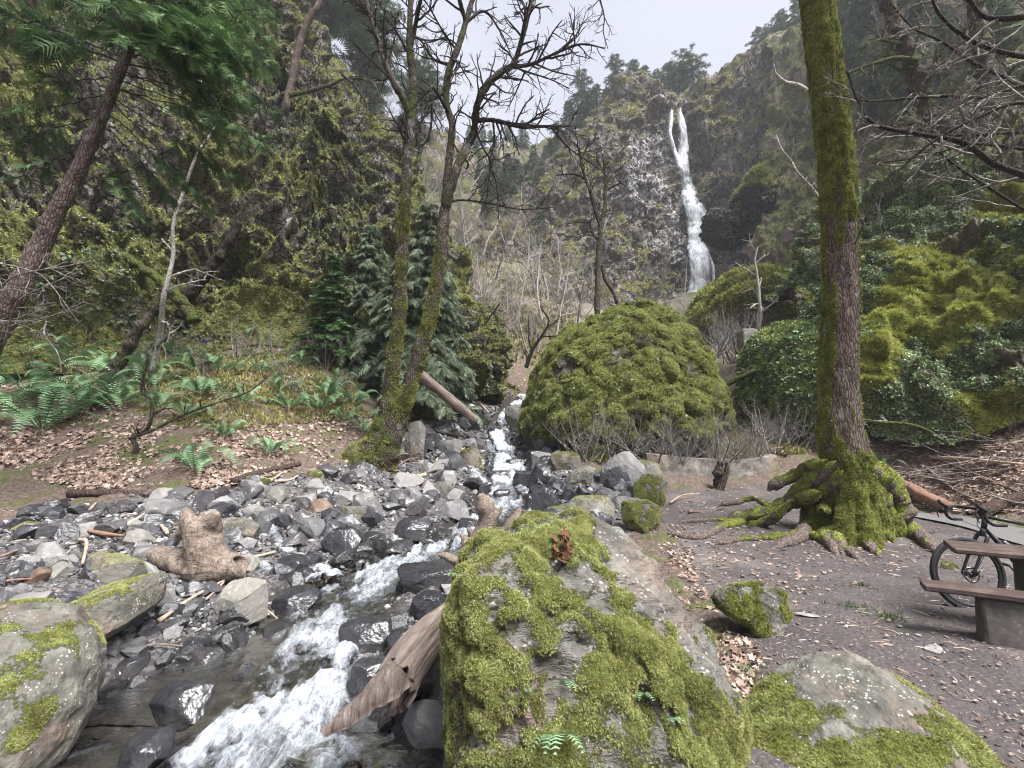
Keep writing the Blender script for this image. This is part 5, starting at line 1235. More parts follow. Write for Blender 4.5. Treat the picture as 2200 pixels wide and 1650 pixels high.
    # other logs: endpoints in pixels, thickness px, material, label
    logs = [((150, 1066), (478, 1076), 17, 'old_log', 'rotten dark log lying along the left bank above the stones', 9), ((900, 812), (1022, 908), 15, 'driftwood', 'bare broken log sloping across the rubble right of the twin trunk tree', 11),
            ((872, 1040), (918, 1022), 12, 'stick', 'short pale stick of wood in the middle of the rubble', 12), ((1930, 1050), (2040, 1098), 26, 'red_wood', 'rotting reddish log end beside the asphalt path', 13), ((2110, 1110), (2260, 1050), 24, 'old_log', 'broken tan log above the bicycle handlebar', 14),
            ((920, 890), (970, 912), 9, 'old_log', 'dark short log under the bare broken log', 15), ((1600, 880), (1660, 925), 8, 'stick', 'pale broken branch leaning by the small side creek', 16), ((1560, 830), (1625, 800), 9, 'moss_branch', 'mossy fallen branch between the hump and the ivy knoll', 17), ((2000, 985), (2200, 1000), 8, 'stick', 'pale fallen branch lying on the leaf bank at the right', 18), ((500, 1040), (640, 1000), 14, 'old_log', 'grey root of driftwood along the foot of the leafy bank', 19),
            ((1100, 1102), (1165, 1112), 10, 'red_wood', 'reddish plank of wood behind the driftwood snag', 20), ((900, 905), (985, 940), 8, 'old_log', 'thin dark log half buried in the upper rubble', 21), ((40, 1100), (150, 1075), 8, 'old_log', 'narrow dark branch at the edge of the left dirt', 22)]
    for (pa, pb, w, mat, lab, sd) in logs:
        a, b = gp(*pa), gp(*pb); dm = (dep(a) + dep(b)) / 2; r = w / 2 * dm / F_PX
        if pa == (900, 812): a, b = at(*pa, 14.2), at(1024, 912, 14.6)
        if pa in ((1600, 880), (1560, 830)): a, b = at(*pa, 19), at(*pb, 18.3)
        a = a + np.array([0, 0, r * .7]); b = b + np.array([0, 0, r * .7]); L = np.linalg.norm(b - a)
        o = lay('log', log_mesh(L, r * 1.1, r * .85, sd, .02, 20, 40, .14).mesh('log', M[mat], True), a, b); tag(o, lab, 'log')
    # sticks you can count on the bank and the stones
    st = [((340, 1345), (490, 1255), 9, 'stick'), ((410, 1320), (480, 1262), 6, 'stick'), ((505, 1220), (590, 1198), 8, 'stick'), ((140, 1142), (205, 1090), 7, 'stick'), ((255, 1146), (360, 1098), 8, 'stick'), ((310, 1118), (358, 1160), 10, 'stick'), ((168, 1168), (175, 1226), 8, 'stick'), ((0, 1205), (95, 1168), 6, 'brown_stick'), ((190, 1150), (262, 1165), 10, 'red_wood'),
          ((115, 1225), (150, 1190), 5, 'stick'), ((0, 1258), (65, 1255), 6, 'red_wood'), ((555, 1050), (605, 1025), 7, 'stick'), ((520, 1085), (560, 1030), 5, 'brown_stick'), ((590, 1040), (640, 1030), 6, 'stick'), ((940, 985), (1000, 968), 5, 'stick'), ((885, 1000), (960, 985), 5, 'brown_stick'), ((935, 1010), (945, 985), 5, 'stick'), ((850, 1010), (900, 990), 5, 'brown_stick'), ((1990, 1590 - 580), (2110, 1090), 8, 'brown_stick'), ((2040, 1000), (2200, 1070), 6, 'brown_stick'), ((1950, 1030), (2100, 1015), 5, 'brown_stick'), ((2050, 985), (2190, 1040), 5, 'stick'), ((2090, 960), (2200, 985), 5, 'brown_stick'), ((2120, 1030), (2200, 1010), 7, 'brown_stick'), ((1890, 960), (1960, 985), 4, 'brown_stick'),
          ((1570, 1130), (1640, 1120), 4, 'brown_stick'), ((1990, 1420), (2020, 1432), 4, 'stick'), ((2050, 1400), (2090, 1408), 4, 'stick'), ((1600, 1420), (1660, 1428), 4, 'stick'), ((1900, 1360), (1935, 1375), 4, 'stick'), ((760, 1420), (780, 1330), 4, 'brown_stick'), ((935, 1290), (985, 1200), 6, 'brown_stick'), ((260, 1410), (400, 1400), 5, 'brown_stick'), ((880, 1090 + 60), (890, 1205), 6, 'red_wood'), ((560, 1500 - 190), (600, 1345), 5, 'stick'), ((1050, 890), (1020, 860), 4, 'stick'), ((1000, 930), (1050, 905), 4, 'brown_stick'), ((1480, 1105), (1560, 1095), 5, 'brown_stick'), ((1440, 1085), (1500, 1068), 4, 'stick')]
    lab = {'stick': 'pale bare stick lying loose on the ground', 'brown_stick': 'thin brown stick lying loose on the ground', 'red_wood': 'splintered reddish piece of rotten wood on the stones'}
    for k, (pa, pb, w, mat) in enumerate(st):
        a, b = gp(*pa), gp(*pb); dm = (dep(a) + dep(b)) / 2; r = w / 2 * dm / F_PX; up = np.array([0, 0, r + .03 * min(1, dm / 6)]); a, b = a + up, b + up * 1.5
        P = spline(np.array([a, (a + b) / 2 + rng.normal(size=3) * np.linalg.norm(b - a) * .04 + np.array([0, 0, .01]), b]), 14); mb = MB(); tube(mb, P - a, r * (1.05 - .4 * np.linspace(0, 1, 14)) * (1 + .12 * rng.normal(size=14)), 8)
        o = link('stick', mb.mesh('stick', M[mat], True), loc=a); tag(o, lab[mat], 'stick', {'stick': 'pale sticks on the ground', 'brown_stick': 'brown sticks on the ground', 'red_wood': 'rotten wood splinters'}[mat])
# ================================================================== TREES
def limb(pts, d, rng=None, jit=0.0, n=None):
    """points in pixels (optionally with their own depth) to a smooth 3D line"""
    P = np.array([at(p[0], p[1], (p[2] if len(p) > 2 else d)) for p in pts])
    if rng is not None and jit: 
        o = np.cumsum(rng.normal(size=len(P)) * jit); o[0] = 0; P = P + o[:, None] * AX_F
    return spline(P, n or max(8, len(pts) * 6))
def grow(mb, rng, p, d, L, r, lvl, sides=(3, 4, 5), wig=.16, trop=0.0, kids=(5, 7), ang=(30, 60), segs=7, tip=.45, var=.5, lenf=(.4, .65), start=.25, tips=None, flat=None):
    """a wandering twig with its own side twigs"""
    P = [np.array(p, float)]; dd = np.array(d, float); dd /= np.linalg.norm(dd)
    for k in range(segs):
        dd = dd + rng.normal(size=3) * wig + np.array([0, 0, trop]); 
        dd /= np.linalg.norm(dd); P.append(P[-1] + dd * L / segs)
    P = np.array(P); n = len(P); rad = r * (1 - (1 - tip) * np.linspace(0, 1, n))
    tube(mb, P, rad, sides[min(lvl, len(sides) - 1)], var, cap=False)
    if tips is not None: tips.append(P)
    if lvl > 0:
        m = rng.integers(kids[0], kids[1] + 1)
        for k in range(m):
            t = start + (1 - start) * (k + rng.random()) / m; i = min(int(t * (n - 1)), n - 2); q = P[i] + (P[i + 1] - P[i]) * (t * (n - 1) - i)
            T = P[i + 1] - P[i]; T /= np.linalg.norm(T); s = rng.normal(size=3)
            if flat is not None: s = s - flat * np.dot(s, flat) * .8
            s -= T * np.dot(s, T); s /= np.linalg.norm(s); a = R(rng.uniform(*ang))
            grow(mb, rng, q, T * math.cos(a) + s * math.sin(a), L * rng.uniform(*lenf) * (1.1 - .5 * t), rad[i] * .72, lvl - 1, sides, wig, trop, kids, ang, max(4, segs - 1), tip, var, lenf, start, tips, flat)
def twiggy(mb, rng, P, rad, every, L, lvl, t0=.2, **kw):
    """side twigs along a limb"""
    seg = np.linalg.norm(np.diff(P, axis=0), axis=1); cum = np.concatenate([[0], np.cumsum(seg)]); s = cum[-1] * t0
    while s < cum[-1]:
        i = min(np.searchsorted(cum, s) - 1, len(P) - 2); i = max(i, 0); T = P[i + 1] - P[i]; T = T / max(np.linalg.norm(T), 1e-9)
        v = rng.normal(size=3); v -= T * np.dot(v, T); v /= np.linalg.norm(v); a = R(rng.uniform(35, 65)); q = P[i] + T * (s - cum[i])
        r0 = rad[i] if hasattr(rad, '__len__') else rad
        grow(mb, rng, q, T * math.cos(a) + v * math.sin(a), L * rng.uniform(.5, 1.2) * (1.15 - .55 * s / cum[-1]), max(.00068 * dep(q), min(r0 * .7, L * .03)), lvl, **kw)
        s += every * rng.uniform(.5, 1.5)

def moss_sleeve(parent, base, V, F, mask, n, size, rng, mat='moss_clump', down=.2):
    return moss_part(parent, base, V, F, mask, n, size, rng, up=-down, thr=.45, mat=mat, tilt=.45)

def build_trees():
    rng = np.random.default_rng(61)
    # ---------------- the big mossy maple on the right
    d = 8.7
    tr = [(1848, 1180, d), (1844, 1120, d), (1838, 1060, d), (1824, 1000, d), (1806, 940, d), (1803, 860, d), (1804, 760, d), (1806, 660, d), (1806, 560, d), (1803, 460, d), (1796, 350, d), (1786, 250, d), (1774, 150, d), (1762, 60, d), (1750, -40, d), (1735, -160, d), (1725, -300, d)]
    rp = [58, 57, 56, 55, 53, 45, 43, 41, 40, 39.5, 38.5, 37.5, 36.5, 35.5, 34, 32, 29]
    n = 260; P = limb(tr, d, n=n); rad = spline(np.array(rp, float)[:, None] * .76 * d / F_PX, n)[:, 0]
    sides = 96; a = np.linspace(0, 2 * math.pi, sides, endpoint=False); z = np.arange(n)
    mb = MB(); tube(mb, P, rad, sides, cap=False); V = mb.V[0]; F = grid_faces(n, sides, True); N = norms(V, F)
    if (N * (V - np.repeat(P, sides, 0))).sum() < 0: F = F[:, ::-1]; N = -N
    ang = np.tile(a, n); h = np.repeat(np.linspace(0, 1, n), sides); cyl = np.column_stack([np.cos(ang) * 1.2, np.sin(ang) * 1.2, V[:, 2]])
    roots = [([(1800, 985), (1740, 1030), (1690, 1075), (1640, 1095), (1590, 1105), (1560, 1110)], 46, 14), ([(1805, 1000), (1760, 1055), (1738, 1100), (1735, 1140), (1710, 1165), (1650, 1180)], 46, 16), ([(1820, 1010), (1800, 1070), (1790, 1120), (1795, 1165), (1815, 1195)], 50, 22), ([(1735, 1140), (1770, 1165), (1810, 1185), (1850, 1205)], 26, 13),
             ([(1845, 1000), (1880, 1060), (1900, 1100), (1950, 1135), (1985, 1165), (2030, 1205)], 60, 20), ([(1860, 990), (1905, 1040), (1925, 1080), (1935, 1110)], 70, 40), ([(1835, 1020), (1850, 1085), (1880, 1125), (1920, 1150)], 40, 16), ([(1775, 985), (1720, 1010), (1680, 1030), (1650, 1045)], 36, 14), ([(1700, 1070), (1660, 1110), (1620, 1125), (1570, 1130), (1545, 1140), (1500, 1158), (1440, 1152), (1415, 1145)], 24, 10),
             ([(1760, 1055), (1700, 1075), (1640, 1105), (1600, 1120)], 34, 16), ([(1640, 1105), (1600, 1112), (1540, 1120), (1490, 1122), (1450, 1125)], 14, 7), ([(1830, 1110), (1860, 1150), (1880, 1180), (1890, 1200)], 22, 10), ([(1690, 1160), (1650, 1165), (1600, 1160), (1560, 1168), (1530, 1170)], 16, 8), ([(1740, 1130), (1720, 1150), (1690, 1165), (1680, 1175)], 26, 10), ([(1765, 1090), (1790, 1100), (1812, 1140)], 30, 14), ([(1650, 1085), (1620, 1070), (1580, 1078), (1540, 1082)], 14, 7)]
    roots += [([(1815, 1005), (1772, 1075), (1768, 1130), (1778, 1165), (1800, 1195)], 44, 18), ([(1850, 1005), (1862, 1070), (1852, 1130), (1868, 1175), (1885, 1195)], 44, 14), ([(1825, 1010), (1822, 1080), (1830, 1135), (1820, 1170)], 46, 26)]
    gb = gp(1846, 1150); fl = np.clip(1 - (V[:, 2] - gb[2]) / 1.75, 0, 1.1); Pc = np.repeat(P, sides, 0); phi = np.arctan2(V[:, 1] - Pc[:, 1], V[:, 0] - Pc[:, 0]); lob = np.zeros(len(V))
    for k, (pts, r0, r1) in enumerate(roots):          # buttress ridges run out towards each main root
        if r0 < 30: continue
        q = gp(*pts[min(len(pts) - 1, 3)]) - P[0]; q[1] = np.clip(q[1], -1.6, 1.6); dphi = np.angle(np.exp(1j * (phi - math.atan2(q[1], q[0]))))
        lob = np.maximum(lob, (.45 + .5 * r0 / 60) * np.exp(-(dphi / (.17 + .05 * (k % 3))) ** 2))
    rd_ = V - Pc; rd_[:, 2] = 0; rd_ /= np.maximum(np.linalg.norm(rd_, axis=1), 1e-6)[:, None]
    V = V + rd_ * (fl ** 2.3 * (.10 + .85 * lob))[:, None]; flare = fl * 0
    V = V + N * ((.05 * fl + .03) * fbm(cyl, 1.6, 4, .55, 3) + .010 * fbm(cyl * np.array([3.2, 3.2, .7]), 2.0, 3, .6, 4))[:, None]
    N = norms(V, F); pxx, pyy = proj(V); cx = np.interp(-pyy, [-q[1] for q in tr], [q[0] for q in tr]); u = (pxx - cx) / 40
    nz = fbm(cyl * np.array([1, 1, .8]), 1.5, 4, .6, 7)
    m = .50 + .85 * nz - .80 * sstep(-.35, .25, u) * sstep(440, 620, pyy) * sstep(985, 940, pyy) + .45 * sstep(470, 330, pyy) + .9 * sstep(960, 1000, pyy) + .35 * sstep(0, -.7, u)
    m = np.clip(np.where((N * (CAM - V)).sum(1) < 0, .5 + .6 * nz, m), 0, 1)
    V = V + N * (.035 * sstep(.4, .7, m) * (.6 + .8 * fbm(cyl * np.array([2, 2, 3.5]), 2.0, 3, .6, 9)))[:, None]
    base = np.array([P[0, 0], P[0, 1], gz(P[0, 0], P[0, 1])]); root = thing('maple_tree', 'huge moss-covered maple trunk with sprawling mossy roots beside the dirt area', 'tree', base)
    mbt = MB(); mbt.add(V, F); link('trunk', mbt.mesh('trunk', M['maple_bark'], True, origin=base, extra={'moss': m}), root)
    vis = (N * (CAM - V)).sum(1) > -2
    moss_sleeve(root, base, V, F, m * vis, 46000, .036, rng)
    # roots spilling over the ground: pixel paths with start and end thickness (px)
    for k, (pts, r0, r1) in enumerate(roots):
        Q = []
        for j, p in enumerate(pts):
            t = j / (len(pts) - 1); g = gp(*p); dd = min(dep(g), d + .5); dd = dd if t > .35 else (dd * t / .35 + (d - .35) * (1 - t / .35)); Q.append(at(p[0], p[1], dd))
        n = 56; Q = spline(np.array(Q), n); rr = np.linspace(r0 * .85, r1 * 1.3, n) / 2 * np.array([dep(q) for q in Q]) / F_PX; Q[:, 2] -= rr * .35; rr = rr * (1 + .16 * fbm(Q, 3.5, 3, .6, k)); rr[-8:] *= np.linspace(1, .3, 8); rr[:7] *= np.linspace(.2, 1, 7); Q[:, 2] = np.maximum(Q[:, 2], hq(Q[:, :2]) + rr * .45); Q[-6:, 2] -= np.linspace(0, .06, 6)
        mb = MB(); tube(mb, Q, rr, 22, cap=False); V = mb.V[0]; Fq = grid_faces(n, 22, True); N = norms(V, Fq); sg = np.sign((N * (V - np.repeat(Q, 22, 0))).sum()); N = N * sg
        if sg < 0: Fq = Fq[:, ::-1]
        V = V + N * (.03 * fbm(V, 6, 4, .6, k) * np.repeat(rr / .12, 22))[:, None]; h = np.repeat(np.linspace(0, 1, n), 22)
        m = np.clip(.55 + .6 * fbm(V, 3, 3, .6, k + 3) + .3 * N[:, 2] - .35 * sstep(.4, .9, h) - .95 * sstep(.45, .8, h) * (k in (1, 8, 10, 12, 15)) - .5 * sstep(.7, 1, h), 0, 1)
        mb = MB(); mb.add(V, Fq); ro = link('root', mb.mesh('root', M['root_bark'], True, origin=base, extra={'moss': m}), root)
        moss_part(ro, base, V, Fq, m, int(1300 * r0 / 20), .019, rng, up=.2, thr=.5, mat='moss_clump', tilt=.5)
    mb = MB()
    for k in range(4):
        q = P[-2 - 6 * k]; grow(mb, rng, q, [rng.normal() * .6, rng.normal() * .6 - .3, 1.0], 4.5, .07, 2, trop=.04)
    link('crown', mb.mesh('crown', M['twig'], False, origin=base), root)

    # ---------------- twin-trunk tree left of the middle
    d = 13.0
    base = gp(822, 985); root = thing('twin_trunk_tree', 'mossy bare tree with two slender trunks leaning apart over the stream', 'tree', base)
    def trunk(pts, rp, nm='trunk', mat='mossy_bark', sides=18, jit=0, thin=.74):
        Pt = limb(pts, d, rng, jit, len(pts) * 9); rd = spline(np.array(rp, float)[:, None] * thin * d / F_PX, len(Pt))[:, 0]
        mbb = MB(); tube(mbb, Pt, rd, sides, cap=False); V = mbb.V[0]; F = grid_faces(len(Pt), sides, True); N = norms(V, F); s = np.sign((N * (V - np.repeat(Pt, sides, 0))).sum()); N *= s
        if s < 0: F = F[:, ::-1]
        V = V + N * (np.repeat(rd, sides) * .22 * fbm(V, 4.5, 4, .6, len(pts)))[:, None]; mbb = MB(); mbb.add(V, F); t = link(nm, mbb.mesh(nm, M[mat], True, origin=base), root); return Pt, rd, t, V, F, N
    T1 = [(770, 1000), (800, 968), (828, 910), (838, 850), (846, 770), (856, 690), (862, 600), (865, 520), (870, 440), (874, 360), (880, 290), (884, 235), (887, 170), (880, 105), (881, 40), (886, -60), (890, -200)]
    A1 = trunk(T1, [60, 44, 30, 22, 20, 19, 18, 17, 16, 15, 14, 13, 11, 10, 8.5, 7, 5])
    T2 = [(820, 1010), (832, 965), (852, 905), (880, 830), (902, 760), (922, 690), (938, 610), (948, 540), (954, 475), (957, 430), (962, 370), (968, 320), (972, 270), (962, 235), (958, 195), (968, 140), (985, 100), (1000, 50), (1015, 0), (1035, -60), (1050, -160)]
    A2 = trunk(T2, [46, 38, 28, 22, 21, 20, 18, 17, 16, 12, 11, 10.5, 10, 9.5, 10, 10, 9, 8, 7, 6, 4])
    m = np.clip(.55 + .6 * fbm(A1[3], 1.4, 3, .6, 5), 0, 1); moss_sleeve(root, base, A1[3], A1[4], m * sstep(10.5, 8.5, A1[3][:, 2]), 9000, .045, rng)
    m = np.clip(.55 + .6 * fbm(A2[3], 1.4, 3, .6, 6), 0, 1); moss_sleeve(root, base, A2[3], A2[4], m * sstep(9, 7.5, A2[3][:, 2]), 9000, .045, rng)
    LM = [([(868, 250), (860, 225), (840, 190), (818, 130), (800, 70), (780, 0), (760, -80)], 10, 5), ([(956, 450), (985, 365), (1002, 310), (1016, 265), (1030, 232), (1070, 185), (1103, 152), (1125, 100), (1140, 40), (1150, -30)], 13, 4), ([(880, 110), (890, 60), (912, 15), (930, -40)], 7, 4),
          ([(1018, 262), (1060, 255), (1120, 258), (1180, 262), (1235, 248)], 7, 2), ([(1103, 152), (1150, 135), (1200, 122), (1250, 106), (1300, 110)], 5.5, 1.5), ([(1200, 120), (1240, 80), (1258, 35)], 3, 1), ([(1030, 230), (1050, 170), (1072, 140), (1086, 108)], 5, 2), ([(1120, 95), (1128, 65), (1115, 20), (1110, -30)], 4, 2), ([(1110, 150), (1125, 175), (1180, 190), (1220, 215)], 3, 1), ([(1125, 172), (1105, 200), (1085, 228)], 2.5, 1),
          ([(1015, 275), (1035, 320), (1055, 355), (1048, 400), (1045, 430)], 3.5, 1.2), ([(1058, 260), (1060, 300), (1052, 350), (1066, 400), (1070, 470)], 3, 1), ([(955, 440), (990, 431), (1050, 435), (1120, 445), (1190, 450)], 3.5, 1.2), ([(968, 140), (930, 120), (905, 85), (880, 65)], 4, 1.5), ([(985, 95), (970, 75), (945, 55), (925, 25), (905, 5)], 4, 1.5), ([(958, 200), (920, 220), (890, 218)], 3, 1),
          ([(972, 240), (948, 238), (945, 290), (935, 330), (915, 350)], 4, 1.5), ([(872, 330), (880, 290), (878, 275)], 6, 3), ([(985, 130), (1000, 170), (992, 205), (985, 235)], 4, 1.2), ([(1000, 50), (1040, 15), (1075, 50), (1095, 100)], 4, 1.5), ([(878, 120), (850, 80), (830, 40), (810, 10)], 3, 1), ([(1180, 262), (1230, 290), (1300, 350), (1330, 400)], 2.5, 1), ([(1060, 256), (1130, 280), (1180, 300)], 2.5, 1), ([(1000, 50), (985, 10), (975, -30)], 6, 4), ([(1150, 135), (1190, 160), (1235, 175)], 2.5, 1)]
    mb = MB()
    SK = np.concatenate([A1[0], A2[0]])
    def join(Pl, SK):
        X, Y = proj(SK); a, b = proj(Pl[:1]); i = np.argmin((X - a[0]) ** 2 + (Y - b[0]) ** 2); return Pl + (SK[i] - Pl[0])[None] * np.maximum(.55, 1 - np.linspace(0, .9, len(Pl)))[:, None]
    for k, (pts, r0, r1) in enumerate(LM):
        Pl = join(limb(pts, d, rng, .22, len(pts) * 7), SK); SK = np.concatenate([SK, Pl]); rd = np.linspace(r0, r1, len(Pl)) * .82 * d / F_PX * (1 + .1 * rng.normal(size=len(Pl)))
        lm = MB(); tube(lm, Pl, rd, 8); link('limb', lm.mesh('limb', M['dark_bark' if k > 1 else 'mossy_bark'], True, origin=base), root)
        twiggy(mb, rng, Pl, rd, .21, 1.2 if r0 > 4 else .9, 2, .2, wig=.14, kids=(2, 4), segs=7, trop=.015)
    for Pt, rd in ((A1[0][85:], A1[1][85:]), (A2[0][110:], A2[1][110:])): twiggy(mb, rng, Pt, rd, .45, .9, 2, 0, wig=.25, kids=(2, 4), segs=6)
    link('crown', mb.mesh('crown', M['twig'], False, origin=base), root)

    # ---------------- slim dark tree on the giant hump
    d = 20.5
    base = at(1284, 672, d); root = thing('bare_tree', 'dark bare tree with two stems rooted on the giant mossy hump', 'tree', base)
    B1 = trunk([(1284, 680), (1283, 640), (1284, 580), (1288, 520), (1292, 485), (1300, 440), (1302, 400), (1315, 370), (1325, 345)], [9, 8, 7.5, 7.5, 7, 6, 5, 4, 2.5], mat='mossy_bark', sides=12)
    trunk([(1328, 655), (1318, 628), (1300, 600), (1294, 570)], [6, 5.5, 5.5, 5], mat='mossy_bark', sides=10)
    LB = [([(1290, 490), (1278, 440), (1268, 405), (1262, 380), (1250, 340), (1262, 310), (1268, 290)], 5, 1.5), ([(1262, 380), (1235, 372), (1195, 375)], 3, 1), ([(1302, 400), (1300, 365), (1295, 330)], 3, 1), ([(1252, 345), (1240, 325), (1222, 315)], 2.5, 1), ([(1285, 520), (1272, 500), (1262, 475), (1215, 478)], 3, 1), ([(1300, 410), (1330, 395), (1345, 400)], 2, 1), ([(1305, 385), (1325, 330), (1350, 300)], 2.5, 1), ([(1288, 480), (1298, 460), (1308, 448)], 3.5, 2)]
    mb = MB()
    SK = B1[0]
    for pts, r0, r1 in LB:
        Pl = join(limb(pts, d, rng, .2, len(pts) * 7), SK); SK = np.concatenate([SK, Pl]); rd = np.linspace(r0, r1, len(Pl)) * d / F_PX; tube(mb, Pl, rd, 6); twiggy(mb, rng, Pl, rd, .35, 1.0, 2, .2, wig=.25, kids=(3, 4), segs=6)
    link('crown', mb.mesh('crown', M['dark_bark'], False, origin=base), root)

    # ---------------- white-barked sapling by the overhang
    d = 25; base = at(1625, 780, d); root = thing('sapling', 'thin white-barked sapling standing before the mossy overhang', 'sapling', base)
    Pt, rd, *_ = trunk([(1625, 785), (1627, 720), (1633, 680), (1630, 630), (1626, 590), (1622, 560), (1628, 530)], [5, 4.6, 4.2, 3.6, 2.8, 2, 1.2], mat='pale_bark', sides=8, thin=1)
    mb = MB(); twiggy(mb, rng, Pt, rd, .55, 1.8, 1, .2, wig=.14, kids=(3, 5), segs=6); link('crown', mb.mesh('crown', M['pale_bark'], False, origin=base), root)

    # ---------------- leaning fir with boughs hanging over the left side
    d = 8.8
    base = at(-25, 740, 8.2); root = thing('leaning_fir', 'reddish fir trunk leaning from the left under bright green drooping boughs', 'tree', base)
    tp = [(-60, 800, 8.0), (-10, 715, 8.2), (40, 620, 8.3), (85, 530, 8.5), (130, 440, 8.6), (170, 360, 8.7), (205, 280, 8.8), (240, 200, 8.9), (268, 130, 9), (290, 85, 9), (330, 20, 9.2), (380, -80, 9.4), (430, -200, 9.6)]
    Pt, rd, *_ = trunk(tp, [27, 26, 24, 22, 20, 18, 16, 14, 13, 11, 9, 7, 5], mat='fir_bark', sides=24)
    wood = MB(); fol = MB(); sp = t_spray(9, .030, 48, 4, .10); sp2 = t_spray(7, .03, 42, 6, .25)
    def bough(p, q, sag, w, r0, dens=1.0, bright=.5, bare=.25, L0=.45):
        m = 26; t = np.linspace(0, 1, m)[:, None]; B = p + (q - p) * t + np.array([0, 0, 1.]) * (sag * np.sin(math.pi * t * .9)); B = B + np.cumsum(rng.normal(size=(m, 3)) * .012, 0)
        tube(wood, B, r0 * (1 - .85 * t[:, 0]), 5, cap=False); T = np.gradient(B, axis=0); T /= np.linalg.norm(T, axis=1)[:, None]; L = np.linalg.norm(q - p)
        ns = int(9 * L * dens * (1 - bare)); pos, rot, sc, vr = [], [], [], []
        for k in range(ns):
            u = bare + (1 - bare) * (k + rng.random()) / ns; i = min(int(u * (m - 1)), m - 1)
            for sgn in (-1, 1):
                side = np.cross(T[i], [0, 0, 1.]); side /= np.linalg.norm(side); dr = T[i] * .75 + sgn * side * (.75 + .3 * rng.random()) + np.array([0, 0, -.35 + .25 * rng.normal()]); dr /= np.linalg.norm(dr)
                ln = w * (.45 + .8 * math.sin(math.pi * min(1, .15 + u * .85))) * (.7 + .6 * rng.random())
                # a side shoot carrying several feathery sprays
                for c in range(3):
                    f = c / 3; pp = B[i] + dr * ln * f; e = dr + rng.normal(size=3) * .28 + np.array([0, 0, -.12 * c]); e /= np.linalg.norm(e); zz = np.array([0, 0, 1.]) + .35 * rng.normal(size=3); yy = np.cross(zz, e); yy /= np.linalg.norm(yy)
                    pos.append(pp); rot.append(np.stack([e, yy, np.cross(e, yy)], -1)); sc.append(max(.16, ln * .8) * (.8 + .4 * rng.random())); vr.append(np.clip(bright + .3 * (u - .5) + .18 * rng.normal() + .1 * c, 0, 1))
        if pos: scatter(fol, *(sp if rng.random() < .6 else sp2), np.array(pos), np.array(rot), np.array(sc), np.array(vr))
    def tpt(t): i = t * (len(Pt) - 1); k = int(i); return Pt[k]
    # boughs in the picture: start along the trunk, tip pixel, tip depth, sag
    BG = [(.70, (590, 90), 8.2, .25, .62), (.72, (570, 30), 8.5, .3, .62), (.68, (600, 150), 8.4, .25, .6), (.74, (540, 190), 7.8, .25, .55), (.66, (560, 230), 8.6, .2, .5), (.75, (470, -10), 8.0, .3, .6), (.78, (430, -40), 8.6, .3, .65), (.8, (340, -60), 7.6, .3, .65), (.72, (420, 130), 7.6, .25, .62), (.7, (160, 60), 7.8, .3, .5), (.74, (90, 10), 8.0, .3, .55), (.76, (170, -20), 7.6, .3, .6), (.66, (20, 90), 8.2, .25, .4), (.7, (250, 20), 7.4, .3, .6), (.68, (-60, 40), 8.5, .3, .4), (.8, (600, -30), 9.2, .3, .6), (.77, (620, 30), 9.4, .3, .6), (.73, (500, 70), 7.6, .3, .66), (.71, (480, 130), 8.2, .25, .64), (.79, (250, -30), 8.2, .3, .6), (.76, (560, 120), 9.0, .3, .6),(.72,(380,50),7.4,.3,.66),(.7,(330,120),7.5,.25,.5)]
    for t, q, dq, sg, br in BG: bough(tpt(t), at(q[0], q[1], dq), sg, .42, .020, .62, br - .10)
    # thinner lower boughs, nearly bare, fanning down to the right
    BL = [(.62, (600, 300), 8.8, .1, .35), (.6, (560, 330), 9.2, .1, .3), (.58, (520, 400), 9.0, .05, .3), (.55, (440, 420), 8.6, .05, .3), (.63, (610, 250), 9.4, .12, .35), (.52, (380, 450), 8.8, .05, .25), (.57, (470, 470), 9.4, .05, .3), (.5, (300, 470), 8.2, 0, .25), (.62, (30, 200), 8.6, .1, .3), (.58, (-40, 260), 8.4, .1, .3), (.54, (20, 330), 8.8, .05, .3), (.49, (20, 400), 8.4, .05, .25), (.64, (590, 330), 8.2, .1, .4), (.6, (530, 280), 8.0, .1, .4)]
    for t, q, dq, sg, br in BL: bough(tpt(t), at(q[0], q[1], dq), sg, .30, .014, .7, br, .45)
    link('bough', wood.mesh('bough', M['dark_bark'], False, origin=base), root)
    link('foliage', fol.mesh('foliage', M['fir_bright'], False, origin=base), root)

    # ---------------- conifer kinds for the slopes
    def conifer(seed, H, width, droop, mat, dens=1.0, topbare=0, spr=None, bare=.1, w2=.5, bmat='dark_bark', curve=.8, trunk_r=.016):
        r = np.random.default_rng(seed); w = MB(); f = MB(); zz = np.linspace(0, H, 24); Pc = np.column_stack([.012 * H * np.sin(zz / H * 4 + seed), .01 * H * np.cos(zz / H * 3 + seed), zz])
        tube(w, Pc, trunk_r * H * (1 - .93 * zz / H), 8, cap=False); lv = int(26 * dens); S = spr or t_spray(6, .055, 50, seed, .2); pos, rot, sc, vr = [], [], [], []; bw = MB()
